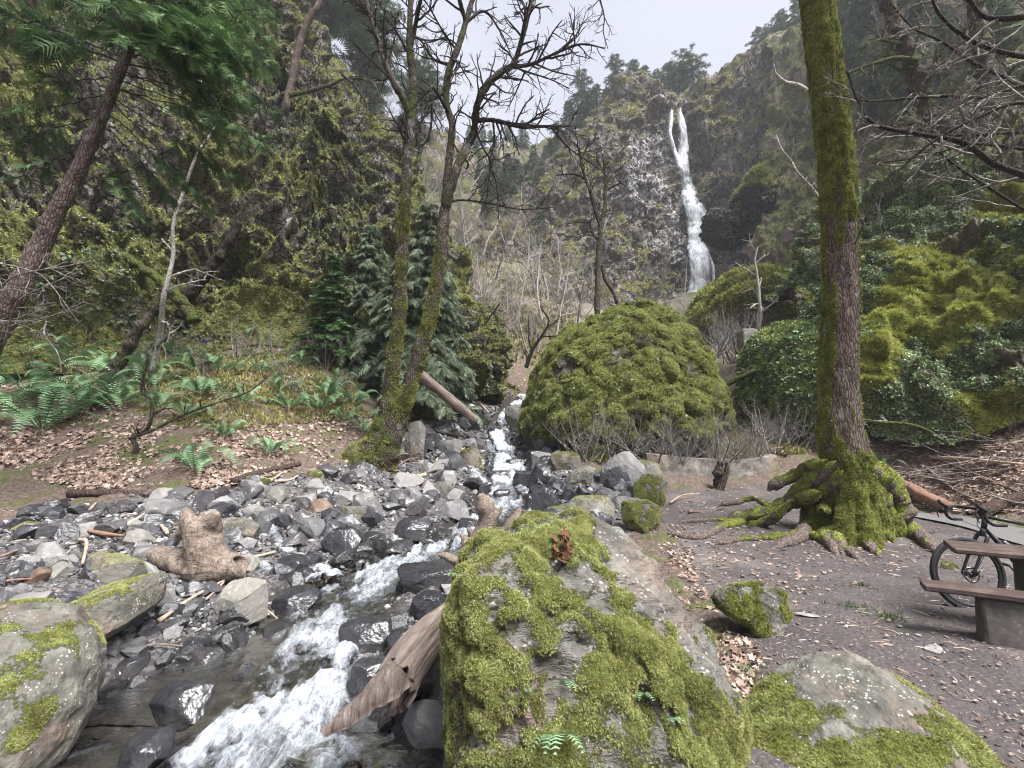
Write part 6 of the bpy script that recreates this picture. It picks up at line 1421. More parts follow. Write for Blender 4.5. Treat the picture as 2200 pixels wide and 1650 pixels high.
        for k in range(lv):
            t = bare + (1 - bare) * (k + .6 * r.random()) / lv; z = t * H; c = np.array([np.interp(z, zz, Pc[:, 0]), np.interp(z, zz, Pc[:, 1]), z]); L = width * H * (1 - t) ** curve * (.40 + .95 * r.random()) + .03 * H * (t > .5); nb = 5 + int(r.integers(0, 3))
            for b in range(nb):
                a = 6.283 * (b + r.random() * .8) / nb; l = L * (.6 + .6 * r.random()); dv = np.array([math.cos(a), math.sin(a), 0]); e = c + dv * l + np.array([0, 0, -droop * l]); m = 6; tt = np.linspace(0, 1, m)[:, None]
                B = c + (e - c) * tt + np.array([0, 0, .12 * l]) * np.sin(math.pi * tt); tube(bw, B, .004 * H * (1 - t * .7) * (1 - .8 * tt[:, 0]), 3, cap=False)
                ns = max(3, int(5 * l / (.09 * H) * .8))
                for s in range(ns):
                    u = .2 + .8 * (s + r.random()) / ns; p = c + (e - c) * u + np.array([0, 0, .12 * l * math.sin(math.pi * u)])
                    for sg in (-1, 0, 1):
                        x = dv * (.7 if sg else 1) + sg * np.array([-dv[1], dv[0], 0]) * .9 + np.array([0, 0, -droop * .8 + .2 * r.normal()]); x /= np.linalg.norm(x); zv = np.array([0, 0, 1.]) + .5 * r.normal(size=3); y = np.cross(zv, x); y /= np.linalg.norm(y)
                        pos.append(p); rot.append(np.stack([x, y, np.cross(x, y)], -1)); sc.append(.062 * H * (.6 + .7 * r.random()) * (1 - .35 * t)); vr.append(np.clip(.45 + .25 * (u - .5) + .22 * r.normal(), 0, 1))
        scatter(f, *S, np.array(pos), np.array(rot), np.array(sc), np.array(vr))
        return w.mesh('trunk', M[bmat], True), bw.mesh('crown', M[bmat], False), f.mesh('foliage', M[mat], False)
    def make(kind_meshes, name, label, cat, loc, group=None, sc=1.0, rz=0.0, lean=(0, 0), nm=('trunk', 'crown', 'foliage')):
        ro = thing(name, label, cat, tuple(loc), group); ro.rotation_euler = (lean[0], lean[1], rz); ro.scale = (sc, sc, sc)
        for a_, m_ in zip(nm, kind_meshes): link(a_, m_, ro)
        return ro
    firA = conifer(1, 10, .25, .30, 'far_fir', .62); firB = conifer(2, 10, .21, .22, 'far_fir', .55, bare=.2); pineA = conifer(3, 10, .22, -.1, 'far_fir', .36, bare=.42, curve=.45); firC = conifer(4, 10, .24, .45, 'valley_fir', .5); cedar = conifer(5, 10, .24, .55, 'cedar', 1.3, bare=.04, spr=t_spray(9, .035, 40, 3, .5), bmat='fir_bark'); pineB = conifer(6, 10, .26, -.05, 'far_fir', .26, bare=.45, curve=.35); youngfir = conifer(7, 10, .26, .2, 'fir_bright', .9, bare=.02)
    # trees along the crest above the fall: crown foot pixel, top pixel, ground distance
    crest = [(1255, 300, 150, 92, firA), (1225, 330, 215, 95, firB), (1285, 290, 180, 88, firB), (1328, 240, 118, 86, firA), (1305, 270, 190, 90, firB), (1365, 215, 130, 90, pineA), (1390, 230, 140, 93, firB), (1415, 240, 148, 95, firA), (1440, 245, 140, 90, pineA), (1465, 245, 118, 84, pineB), (1492, 215, 108, 82, pineB), (1410, 232, 180, 84, firB), (1345, 230, 165, 95, firB), (1580, 175, 132, 76, firB), (1640, 135, 60, 78, pineA), (1668, 130, 45, 80, pineB), (1690, 125, 20, 76, firA), (1730, 125, -20, 72, firB), (1200, 345, 260, 96, firA), (1268, 310, 200, 96, firA),(1455,260,190,96,firB),(1478,262,180,98,firB)]
    labs = 'fir tree standing on the skyline above the waterfall cliff'
    for k, (x, y0, y1, Y, km) in enumerate(crest):
        p = at_y(x, y0 + 14, Y); H = at_y(x, y1, Y)[2] - p[2]; lab = labs if km in (firA, firB) else 'open-crowned pine on the skyline above the waterfall cliff'
        if k == 13: lab = 'tiny lone fir on the ridge right of the waterfall'
        make(km, 'fir_tree' if km in (firA, firB) else 'pine_tree', lab, 'tree', p, None if k == 13 else ('firs on the skyline' if km in (firA, firB) else 'pines on the skyline'), H / 10 * (1.0), rng.random() * 6.28)
    # firs of the far ridge and the valley side
    o, V, F, N, ms = LAND['ridge']; X, Y = proj(V)
    ok = (X > 870) & (X < 1290) & (Y > 300) & (Y < 470); idx = np.where(ok)[0]
    for k in range(95):
        i = rng.choice(idx); p = V[i]; km = (firA, firB, firC)[rng.integers(3)] if k % 7 else pineA; H = rng.uniform(5.5, 9.5)
        make(km, 'fir_tree', 'hazy blue-green fir on the wooded ridge at the head of the valley', 'tree', p - np.array([0, 0, .5]), 'firs on the far ridge', H / 10, rng.random() * 6.28)
    for x, y0, y1, Y, km in [(1130, 500, 350, 70, firC), (1155, 520, 380, 66, firA), (1110, 470, 340, 76, firB), (1060, 420, 320, 90, firA), (1020, 410, 300, 92, firB), (1175, 450, 340, 76, firA), (1090, 440, 330, 84, firC), (940, 430, 300, 80, firA), (1160, 560, 440, 60, firC), (1185, 400, 300, 84, firB), (1145, 400, 310, 88, firC), (975, 420, 310, 84, firB), (1040, 470, 350, 78, firB), (905, 400, 260, 76, firC)]:
        p = at_y(x, y0, Y); H = at_y(x, y1, Y)[2] - p[2]; make(km, 'fir_tree', 'dark fir on the valley side between the two hillsides', 'tree', p, 'firs on the valley side', H / 10, rng.random() * 6.28)
    # tall conifers behind the left wall
    for x, y0, y1, Y, km, ln in [(700, 230, -160, 44, pineB, 0), (760, 300, -60, 46, pineB, .05), (905, 300, 120, 58, pineB, 0), (870, 370, 200, 62, firA, 0), (625, 200, -180, 48, pineA, 0), (665, 190, -190, 42, pineA, .1),(900,330,130,66,pineB,0),(780,280,60,60,firB,0)]:
        p = at_y(x, y0, Y); H = at_y(x, y1, Y)[2] - p[2]; make(km, 'fir_tree', 'tall fir behind the mossy rock wall, seen through the twin trunk tree', 'tree', p, 'firs behind the left rock wall', H / 10, rng.random() * 6.28, (0, ln))
    # a straight grey bole leaning on the crest of the left wall, and its mossy branch
    d = 24; base = at(618, 230, d); root = thing('snag_tree', 'lichen-grey leaning trunk with one mossy branch on the crest of the left wall', 'tree', base)
    trunk([(600, 300, 26), (606, 265, 25), (612, 240), (625, 180), (640, 110), (655, 60), (690, 0), (720, -60)], [12, 12, 11, 10, 9, 8.5, 8, 7], mat='fir_bark', sides=12); Pl = limb([(620, 205), (660, 190), (705, 175), (735, 158), (790, 158), (808, 190)], 23.5, rng, .2, 36); mb = MB(); rd = np.linspace(5, 1.2, 36) * 24 / F_PX; tube(mb, Pl, rd, 8); twiggy(mb, rng, Pl, rd, .5, 1.6, 2, .2, wig=.25, kids=(2, 4)); link('limb', mb.mesh('limb', M['mossy_bark'], False, origin=base), root)
    Pl = limb([(735, 160), (765, 190), (790, 230), (785, 260), (770, 285)], 23.5, rng, .2, 24); mb = MB(); tube(mb, Pl, np.linspace(3, 1, 24) * 24 / F_PX, 6); twiggy(mb, rng, Pl, np.linspace(3, 1, 24) * 24 / F_PX, .6, 1.2, 1, .2, wig=.25); link('limb', mb.mesh('limb', M['dark_bark'], False, origin=base), root)
    # cedars standing between the twin trunks and the wall
    for k, (x, y0, y1, Y, sc, lab) in enumerate([(905, 850, 430, 17.5, 1, 'grey-green drooping cedar directly behind the right stem of the twin trunk tree'), (780, 800, 480, 18.5, 1, 'grey-green drooping cedar left of the twin trunk tree'), (955, 830, 600, 18.5, 1, 'small drooping cedar right of the twin trunk tree'), (840, 830, 560, 17, 1, 'small cedar squeezed between the two stems of the twin trunk tree')]):
        p = at_y(x, y0, Y); H = at_y(x, y1, Y)[2] - p[2]; make(cedar, 'cedar_tree', lab, 'tree', p, 'cedars round the twin trunk tree', H / 10, rng.random() * 6.28)
    p = at_y(705, 770, 17.5); H = at_y(705, 505, 17.5)[2] - p[2]; make(youngfir, 'young_fir', 'bright green young fir against the foot of the left rock wall', 'tree', p, None, H / 10 * .85, 1.0)
    # firs on the right-hand slope
    o, V, F, N, ms = LAND['righthill']; X, Y = proj(V); idx = np.where((X > 1790) & (X < 2300) & (Y < 330) & (Y > -300))[0]
    for k in range(34):
        i = rng.choice(idx); p = V[i]; H = rng.uniform(5, 10) * (.7 if p[1] < 30 else 1); make((firC, firA, firB)[rng.integers(3)], 'fir_tree', 'dark fir on the steep slope behind the big maple', 'tree', p - np.array([0, 0, .4]), 'firs on the right slope', H / 10, rng.random() * 6.28)

    # ---------------- bare trees and brush
    def bare(seed, H, mat, lean=.15, up=.10, stems=1, kids=(4, 6), lvl=3, spread=.5, rr=.014):
        r = np.random.default_rng(seed); w = MB(); c = MB()
        for s in range(stems):
            dv = np.array([r.normal() * lean, r.normal() * lean, 1.0]); Pq = [np.array([r.normal() * .06 * H * (stems > 1), r.normal() * .06 * H * (stems > 1), -.02 * H])]; dd = dv / np.linalg.norm(dv)
            for k in range(12): dd = dd + r.normal(size=3) * .07 + np.array([0, 0, .03]); dd /= np.linalg.norm(dd); Pq.append(Pq[-1] + dd * H / 12)
            Pq = np.array(Pq); rd = rr * H * (1 - .85 * np.linspace(0, 1, 13)); tube(w, Pq, rd, 6, cap=False)
            for j in range(int(12 * spread / .5)):
                t = .22 + .76 * (j + r.random()) / (12 * spread / .5); i = min(int(t * 12), 11); q = Pq[i] + (Pq[i + 1] - Pq[i]) * (t * 12 - i); v = r.normal(size=3); v[2] = abs(v[2]) * .4; v /= np.linalg.norm(v)
                grow(c, r, q, v * .8 + np.array([0, 0, .55]), H * .34 * (1.15 - .7 * t) * r.uniform(.7, 1.2), rd[i] * .5, lvl - 1, (3, 3, 3), .16, up * .4, kids, (25, 55), 6, .3)
        return w.mesh('trunk', M[mat], True), c.mesh('crown', M[mat], False)
    paleA = bare(11, 8, 'pale_bark'); paleB = bare(12, 8, 'pale_bark', .25); greyA = bare(13, 8, 'grey_twig', .2); greyB = bare(14, 8, 'grey_twig', .3, stems=2); brownA = bare(15, 4, 'brown_twig', .5, stems=5, spread=.35, kids=(4, 5)); brownB = bare(16, 4, 'brown_twig', .6, stems=6, spread=.3, kids=(4, 5)); shrubA = bare(17, 2, 'grey_twig', .45, stems=6, spread=.3, kids=(3, 4), rr=.013); shrubB = bare(18, 2, 'grey_twig', .6, stems=7, spread=.3, kids=(3, 4), rr=.013)
    TC = ('trunk', 'crown')
    for k, (x, y, H, km) in enumerate([(1048, 720, 7.0, paleA), (1110, 700, 8.5, paleB), (1080, 760, 6, paleA), (1165, 690, 8, paleA), (1195, 720, 7, paleB), (1010, 690, 8, greyA), (1140, 640, 9, greyB), (1220, 640, 9, paleA), (1060, 620, 10, greyA), (985, 720, 6, greyB), (1240, 700, 6, greyA), (1020, 560, 12, greyB), (1095, 560, 11, paleB), (1180, 570, 10, greyA), (1260, 600, 9, greyB), (1430, 600, 8, paleA), (1385, 600, 9, greyA), (1010, 760, 5, greyA), (960, 560, 12, greyA), (905, 520, 12, greyB), (1135, 760, 5, greyB), (1470, 660, 8, paleB), (870, 460, 12, greyA), (1230, 520, 9, greyA), (980, 480, 13, greyB), (1060, 500, 12, greyA),(930,640,9,greyB),(1010,640,10,paleB),(1120,690,8,greyA),(1170,640,8,greyB)]):
        g = gp(x, y); make(km, 'bare_tree', 'slender %s bare tree in the thicket between the left wall and the waterfall' % ('white-stemmed' if km in (paleA, paleB) else 'grey'), 'tree', g, 'white-stemmed trees of the thicket' if km in (paleA, paleB) else 'grey bare trees of the thicket', H / 8 * rng.uniform(.9, 1.1), rng.random() * 6.28, nm=TC)
    o, V, F, N, ms = LAND['falls']; X, Y = proj(V)
    idx = np.where((X > 1020) & (X < 1460) & (Y > 330) & (Y < 715))[0]; idx2 = np.where((X > 1540) & (X < 1790) & (Y > 480) & (Y < 690))[0]; idx3 = np.where((X > 1500) & (X < 1760) & (Y > 200) & (Y < 480))[0]
    for k in range(90):
        i = rng.choice(idx if k < 58 else (idx2 if k < 80 else idx3)); km = (brownA, brownB, greyB, greyA)[rng.integers(4)]; H = rng.uniform(.7, 1.3)
        make(km, 'bush', 'leafless brown brush clinging to the waterfall cliff', 'bush', V[i] - np.array([0, 0, .3]), 'leafless brush on the waterfall cliff', H * (1.0 if km in (brownA, brownB) else .7), rng.random() * 6.28, nm=TC)
    P_ = rng.uniform([960, 480], [1480, 760], (70, 2)); G = gpv(P_)
    for g in G:
        if g[1] < 26: continue
        km = (brownA, brownB)[rng.integers(2)]; make(km, 'bush', 'tangled leafless bush on the brown valley floor below the waterfall', 'bush', g, 'leafless bushes of the valley floor', rng.uniform(.6, 1.1), rng.random() * 6.28, nm=TC)
    o, V, F, N, ms = LAND['lefthill']; X, Y = proj(V); idx = np.where((X > 560) & (X < 1010) & (Y > 60) & (Y < 560))[0]
    for k in range(60):
        i = rng.choice(idx); km = (brownA, greyA, greyB, brownB)[rng.integers(4)]; make(km, 'bare_tree', 'leafless tree on the grey brushy hillside behind the left wall', 'tree', V[i] - np.array([0, 0, .3]), 'leafless trees on the left hillside', rng.uniform(.8, 1.4) * (1.5 if km in (brownA, brownB) else 1), rng.random() * 6.28, nm=TC)
    o, V, F, N, ms = LAND['righthill']; X, Y = proj(V); idx = np.where((X > 1760) & (X < 2260) & (Y < 500) & (Y > -150))[0]
    for k in range(46):
        i = rng.choice(idx); km = (greyA, greyB, brownA, brownB)[rng.integers(4)]; make(km, 'bare_tree', 'leafless grey tree among firs on the steep right slope', 'tree', V[i] - np.array([0, 0, .3]), 'leafless trees on the right slope', rng.uniform(.6, 1.0) * (1.3 if km in (brownA, brownB) else .8), rng.random() * 6.28, nm=TC)
    # brush in front of the giant hump and on the banks
    for k in range(44):
        x = rng.uniform(1200, 1750); Yg = rng.uniform(14.4, 15.6) if x < 1590 else rng.uniform(14.5, 17.5); g = np.array([(x - 1100) / F_PX * Yg, Yg, 0]); g[2] = gz(g[0], g[1]); make((shrubA, shrubB)[k % 2], 'shrub', 'thin leafless shrub in the scrub at the foot of the giant hump', 'shrub', g, 'leafless scrub below the giant hump', rng.uniform(.5, 1.15), rng.random() * 6.28, nm=TC)
    for k in range(8):
        x = rng.uniform(1540, 1600); y = rng.uniform(740, 790); p = at(x, y, rng.uniform(22, 26)); make((shrubA, shrubB)[k % 2], 'shrub', 'reddish leafless shrub beside the dark overhang', 'shrub', p, 'leafless shrubs by the overhang', rng.uniform(1.0, 1.6), rng.random() * 6.28, nm=TC)
    for k in range(26):
        x = rng.uniform(250, 760); y = rng.uniform(690, 860); g = gp(x, y); make((shrubA, shrubB, brownA)[k % 3], 'shrub', 'thin leafless shrub among the ferns on the leafy bank', 'shrub', g, 'leafless shrubs on the leafy bank', rng.uniform(.4, .9) * (.5 if k % 3 == 2 else 1), rng.random() * 6.28, nm=TC)

    # ---------------- named branches and stems at the sides
    def stem(name, label, cat, pts, d, r0, r1, mat, twig=None, tmat=None, jit=.1, sides=10):
        if r0 >= 8: sides = 20
        P = limb(pts, d, rng, jit, max(20, len(pts) * (14 if r0 >= 8 else 8))); rd = np.linspace(r0, r1, len(P)) * d / F_PX; base = P[0]; ro = thing(name, label, cat, base); m_ = MB(); tube(m_, P, rd * (1 + .1 * fbm(P, 3, 2, .5, 3)), sides); 
        if r0 >= 8:                                # big stems are lumpy with moss
            V_ = m_.V[0]; c_ = np.repeat(P, sides, 0); n_ = (V_ - c_) / np.maximum(np.linalg.norm(V_ - c_, axis=1), 1e-6)[:, None]; m_.V[0] = V_ + n_ * (np.repeat(rd, sides) * .45 * fbm(V_, 3.2, 4, .6, len(pts)))[:, None]
        link('stem', m_.mesh('stem', M[mat], True, origin=base), ro)
        if twig: m_ = MB(); twiggy(m_, rng, P, rd, twig[0], twig[1], twig[2], .1, wig=.16, kids=(3, 4), segs=6, trop=twig[3] if len(twig) > 3 else 0); link('crown', m_.mesh('crown', M[tmat or mat], False, origin=base), ro)
        return P, rd, ro
    stem('mossy_tree', 'moss-shaggy trunk leaning right on the slope behind the maple', 'tree', [(2040, 300), (2010, 255), (1985, 200), (1960, 140), (1925, 60), (1895, -20), (1860, -120)], 18, 17, 11, 'mossy_bark', (.9, 2.4, 2), 'moss_branch')
    stem('mossy_tree', 'upright mossy trunk with an orange scar at the upper right', 'tree', [(2095, 330), (2100, 250), (2103, 180), (2098, 100), (2095, 20), (2092, -80)], 17, 16, 12, 'mossy_bark', (.9, 2.4, 2), 'moss_branch')
    stem('mossy_tree', 'mossy branch arching left from the leaning trunk', 'branch', [(1970, 130), (1920, 128), (1870, 140), (1820, 155)], 17.5, 6, 2, 'moss_branch', (.5, 1.2, 1))
    BR = [([(2260, 395), (2150, 350), (2050, 318), (1960, 295), (1880, 268), (1830, 225), (1800, 170)], 7.2, 7, 1.5, 'long dark branch crossing the ivy bank to the upper left'), ([(2260, 165), (2160, 180), (2060, 188), (1990, 185), (1900, 192), (1840, 180)], 7.5, 5, 1.2, 'bare branch running level across the upper right'), ([(2260, 235), (2150, 240), (2080, 265), (2010, 300), (1960, 345), (1915, 400), (1890, 450), (1876, 510)], 7.0, 4, 1, 'bare branch curving down beside the maple trunk'),
          ([(2260, 280), (2140, 285), (2020, 300), (1930, 305), (1880, 290)], 7.8, 4, 1, 'bare branch slanting across the ivy bank'), ([(2260, 130), (2180, 95), (2110, 55), (2040, 10), (1990, -40)], 6.5, 6, 2, 'dark branch rising to the top edge at the right'), ([(2260, 30), (2190, -10), (2150, -60)], 6, 7, 3, 'thick dark branch in the upper right corner'), ([(2230, 470), (2080, 330), (2010, 250), (1960, 220)], 8.5, 3, .8, 'thin twig crossing over the ivy bank'), ([(2260, 210), (2120, 130), (2030, 80), (1960, 60), (1900, 20)], 8.0, 4, 1, 'thin bare branch under the dark corner branch'), ([(2260, 330), (2120, 300), (2030, 320), (1930, 350), (1860, 360)], 8.2, 3.5, 1, 'thin bare branch pointing at the maple trunk')]
    for pts, d_, r0, r1, lab in BR: stem('bare_branch', lab, 'branch', pts, d_, r0, r1, 'dark_bark', (.30, .95, 2, -.01), 'grey_twig', .12, 8)
    stem('bare_branch', 'white dead branch sticking out left of the maple trunk', 'branch', [(1760, 425), (1735, 400), (1700, 380), (1690, 355), (1672, 330), (1668, 290)], 14, 3, 1, 'pale_bark', (.6, .8, 1), None, .1, 8)
    stem('bare_branch', 'white broken bough left of the maple trunk high up', 'branch', [(1745, 205), (1715, 185), (1690, 175), (1668, 158), (1660, 140)], 14, 6, 1.5, 'pale_bark', (.6, .7, 1), None, .1, 8)
    stem('bare_branch', 'twiggy branch tip dangling from the top edge above the ridge', 'branch', [(1275, -40), (1295, 0), (1302, 25), (1300, 55), (1310, 90)], 9, 2.2, .8, 'dark_bark', (.14, .4, 1), None, .05, 6)
    # pale fallen twigs and slim stems on the left bank
    for k, (pts, lab, r0) in enumerate([([(10, 740), (40, 690), (80, 650), (130, 620), (200, 590)], 'pale dead branch fanning across the fir trunk, lowermost', 2.6), ([(-30, 690), (60, 690), (120, 680), (190, 650)], 'pale dead branch lying level at the left edge', 2.6), ([(100, 690), (110, 720), (140, 760), (145, 800)], 'pale dead twig bending down among the left ferns', 2.4), ([(-30, 560), (40, 575), (90, 600), (150, 690)], 'pale dead branch hanging across the fir trunk', 2.4), ([(-30, 640), (70, 600), (150, 575), (240, 560)], 'pale dead branch reaching right from the fir trunk', 2.4)]):
        stem('dead_branch', lab, 'branch', pts, 8.0, r0 * .85, .7, 'grey_twig', (.27, .7, 2), None, .1, 6)
    stem('sapling', 'lichen-white thin sapling rising before the left rock wall', 'sapling', [(326, 800, 13.8), (332, 720, 13.4), (340, 640), (352, 600), (362, 545), (370, 480), (395, 400), (425, 330), (455, 265)], 13, 6, 2, 'pale_bark', (.8, 1.6, 1), 'grey_twig')
    stem('mossy_tree', 'mossy leaning trunk rising out of the ferns on the leafy bank', 'tree', [(225, 815), (255, 770), (285, 720), (320, 670), (345, 620)], 13.2, 12, 9, 'mossy_bark')
    stem('mossy_tree', 'dark fallen trunk with bright moss leaning on the left rock wall', 'tree', [(420, 690), (385, 640), (345, 605), (305, 575), (265, 550)], 15, 12, 8, 'moss_branch')
    stem('mossy_tree', 'dark trunk slanting right at the foot of the left rock wall', 'tree', [(385, 700), (410, 640), (450, 590), (490, 540), (520, 480)], 16, 14, 8, 'dark_bark', (1., 1.6, 1))
    P, rd, ro = stem('small_tree', 'crooked thin tree forking low above the leaf litter', 'tree', [(287, 990), (290, 960), (278, 940), (310, 925), (328, 895), (325, 860), (303, 840), (312, 790), (318, 760)], 10.4, 5, 2.2, 'mossy_bark', (.5, .9, 1), 'twig', .05, 8)
    m_ = MB(); Q = limb([(278, 942), (330, 925), (400, 890), (470, 865), (540, 840), (590, 800)], 10.2, rng, .05, 44); tube(m_, Q, np.linspace(3.5, 1, 44) * 10.4 / F_PX, 6); twiggy(m_, rng, Q, np.linspace(3.5, 1, 44) * 10.4 / F_PX, .5, .8, 1, .3); link('limb', m_.mesh('limb', M['mossy_bark'], False, origin=P[0]), ro)
    stem('mossy_tree', 'bent mossy branch arching over the leaf bank right of the maple', 'branch', [(1850, 900), (1900, 908), (1960, 912), (2000, 925), (2025, 945)], 11.5, 2.2, 4.5, 'moss_branch', (.8, .7, 1), 'pale_bark')
    stem('small_tree', 'dark twisted little tree in front of the gully path', 'tree', [(998, 790), (1005, 760), (1018, 730), (1045, 690), (1075, 650)], 24, 5, 1.5, 'dark_bark', (.6, 1.6, 1))
    stem('small_tree', 'dark crooked little tree leaning on the left of the giant hump', 'tree', [(1130, 790), (1145, 750), (1165, 720), (1178, 690), (1160, 660)], 24, 4.5, 1.5, 'dark_bark', (.6, 1.6, 1))
    # broken mossy stump in front of the low wall
    d = dep(gp(1540, 1045)); P = limb([(1545, 1050), (1542, 1020), (1550, 990)], d, None, 0, 14); m_ = MB(); tube(m_, P, np.linspace(11, 7, 14) * d / F_PX * (1 + .15 * rng.normal(size=14)), 10); P2 = limb([(1535, 1072), (1550, 1045), (1560, 1015), (1563, 992)], d - .3, None, 0, 16); tube(m_, P2, np.linspace(9, 4, 16) * d / F_PX, 10)
    o = link('stump', m_.mesh('stump', M['mossy_bark'], True, origin=P[0]), loc=P[0]); tag(o, 'short forked mossy stump in front of the low wall', 'stump')
# ================================================================== FERNS, LITTER, GRASS
def frond_mesh(mb, rng, base, dirv, L, rise, droop, pairs=24, w=.11, var=.5):
    n = 14; t = np.linspace(0, 1, n); h = np.array([dirv[0], dirv[1], 0]); h /= np.linalg.norm(h)
    P = base + h[None] * (L * (t * .92))[:, None] + np.array([0, 0, 1.])[None] * (L * (rise * np.sin(t * math.pi * .62) - droop * t ** 2.4))[:, None]
    tube(mb, P, .006 * L * (1.2 - t), 3, var * .6, cap=False)
    V, F = [], []; side = np.array([-h[1], h[0], 0]); T = np.gradient(P, axis=0); T /= np.linalg.norm(T, axis=1)[:, None]; tw = rng.normal() * .3
    for k in range(pairs):
        u = .10 + .89 * k / (pairs - 1); i = min(u * (n - 1), n - 1.001); j = int(i); p = P[j] + (P[j + 1] - P[j]) * (i - j); l = w * L * (math.sin(math.pi * (.12 + .86 * u)) ** .7) * 1.25; bw = .42 * L * .9 / pairs
        up = np.cross(T[j], side); 
        for s in (-1, 1):
            d = side * s + T[j] * .32 + up * (tw * s - .12); d /= np.linalg.norm(d); q = len(V); V += [p - T[j] * bw, p + T[j] * bw * .9, p + d * l * .6 + T[j] * bw * .55 - up * .0, p + d * l]; F += [[q, q + 1, q + 2], [q, q + 2, q + 3]]
    mb.add(np.array(V), np.array(F), np.clip(var + .05 * rng.normal(), 0, 1))
def fern_meshes(seed, n=16, L=.85, dead=True):
    r = np.random.default_rng(seed); mb = MB(); dm = MB()
    for k in range(n):
        a = 6.283 * k / n + r.normal() * .25; inner = k % 3 == 0
        frond_mesh(mb, r, np.array([.03 * math.cos(a), .03 * math.sin(a), .02]), (math.cos(a), math.sin(a)), L * r.uniform(.75, 1.15), (.75 if inner else .50) * r.uniform(.8, 1.15), .42 * r.uniform(.5, 1.4), 26, .115, np.clip(.5 + .2 * r.normal(), 0, 1))
    for k in range(9):
        a = r.random() * 6.28; frond_mesh(dm, r, np.array([.04 * math.cos(a), .04 * math.sin(a), .03]), (math.cos(a), math.sin(a)), L * r.uniform(.4, .7), .12, .75, 14, .05, r.random())
    return mb.mesh('fronds', M['fern'], False), dm.mesh('dead_fronds', M['dead_fern'], False)
def build_plants():
    rng = np.random.default_rng(71); F = [fern_meshes(s, n) for s, n in ((1, 18), (2, 15), (3, 13))]
    spots = [(90, 925, 1.45, 'big sword fern lowest on the left edge of the leafy bank'), (190, 880, 1.25, 'big sword fern in the middle of the left fern patch'), (60, 850, 1.2, None), (150, 800, 1.2, None), (40, 770, 1.2, None), (210, 760, 1.1, None), (250, 870, 1.0, None), (-20, 880, 1.3, None), (415, 1012, 1.0, 'bright sword fern alone at the edge of the rubble'), (580, 975, .75, 'small sword fern above the rubble near the twin trunk tree'), (330, 830, 1.1, None), (335, 880, 1.0, None), (430, 850, 1.0, None), (520, 870, .9, None), (620, 880, .9, None), (470, 800, .9, None), (560, 800, .9, None), (600, 840, .9, None), (690, 880, .9, None), (720, 840, 1.0, None), (760, 870, 1.0, None), (380, 770, .9, None), (480, 940, .7, 'small sword fern left of the leaf scatter'), (650, 790, 1.0, None), (550, 740, 1.0, None), (700, 850, .8, None), (110, 745, 1.1, None), (420, 800, 1.0, None), (280, 790, .9, None), (740, 905, .8, None), (400, 900, .8, None),
             (1235, 960, 1.1, 'sword fern in the scrub right of the cascade'), (1535, 975, .75, 'small sword fern growing behind the low wall'), (1372, 985, .5, None), (1610, 780, .9, 'fern at the foot of the masonry pillar'), (1905, 1005, .8, 'fern on the bank right of the maple roots'), (780, 930, .7, None), (860, 900, .6, None), (320, 800, 1.1, None), (240, 820, 1.1, None), (130, 870, 1.2, None), (20, 820, 1.2, None)]
    for k, (x, y, s, lab) in enumerate(spots):
        g = gp(x, y) if (x, y) != (1610, 780) else at(1610, 780, 23); f = F[k % 3]
        ro = thing('fern', lab or 'sword fern in the fern patch on the leafy bank', 'fern', (g[0], g[1], g[2] + .02), None if lab else 'sword ferns of the leafy bank'); ro.rotation_euler = (rng.normal() * .1, rng.normal() * .1, rng.random() * 6.28); s *= 1.2 if x > 290 else 1.45; ro.scale = (s, s, s)
        link('fronds', f[0], ro); link('dead_fronds', f[1], ro)
    # little ferns rooted in the big front boulder
    W, Fc, N = FRONT['big'][1:4]; X, Y = proj(W); vis = ((CAM - W) * N).sum(1) > 0
    small = fern_meshes(9, 7, .6)
    for k, (x, y, s, n, lab) in enumerate([(1205, 1590, .16, 7, 'little licorice fern with six fronds low on the big mossy boulder'), (1215, 1480, .10, 3, 'tiny fern halfway up the big mossy boulder'), (1385, 1490, .08, 4, 'tiny leafy plant on the right flank of the big mossy boulder'), (1130, 1482, .05, 2, 'tiny leaf pair on the left face of the big mossy boulder'), (1440, 1550, .07, 4, 'tiny dark-leaved plant low on the right flank of the big mossy boulder'), (975, 1240, .06, 4, 'tiny pale plant on the left edge of the big mossy boulder')]):
        i = np.argmin(np.where(vis, (X - x) ** 2 + (Y - y) ** 2, 1e9)); p = W[i] + N[i] * .01; mb = MB(); r = np.random.default_rng(40 + k)
        for j in range(n):
            a = -1.57 + (j - (n - 1) / 2) * .55 + r.normal() * .15; frond_mesh(mb, r, np.zeros(3), (math.cos(a), math.sin(a)), s * r.uniform(.8, 1.2), .35, .55, 11, .28, r.uniform(.6, 1))
        o = link('fern', mb.mesh('fern', M['fern'], False), loc=p); tag(o, lab, 'fern'); o.rotation_euler = (-.5, 0, 0)

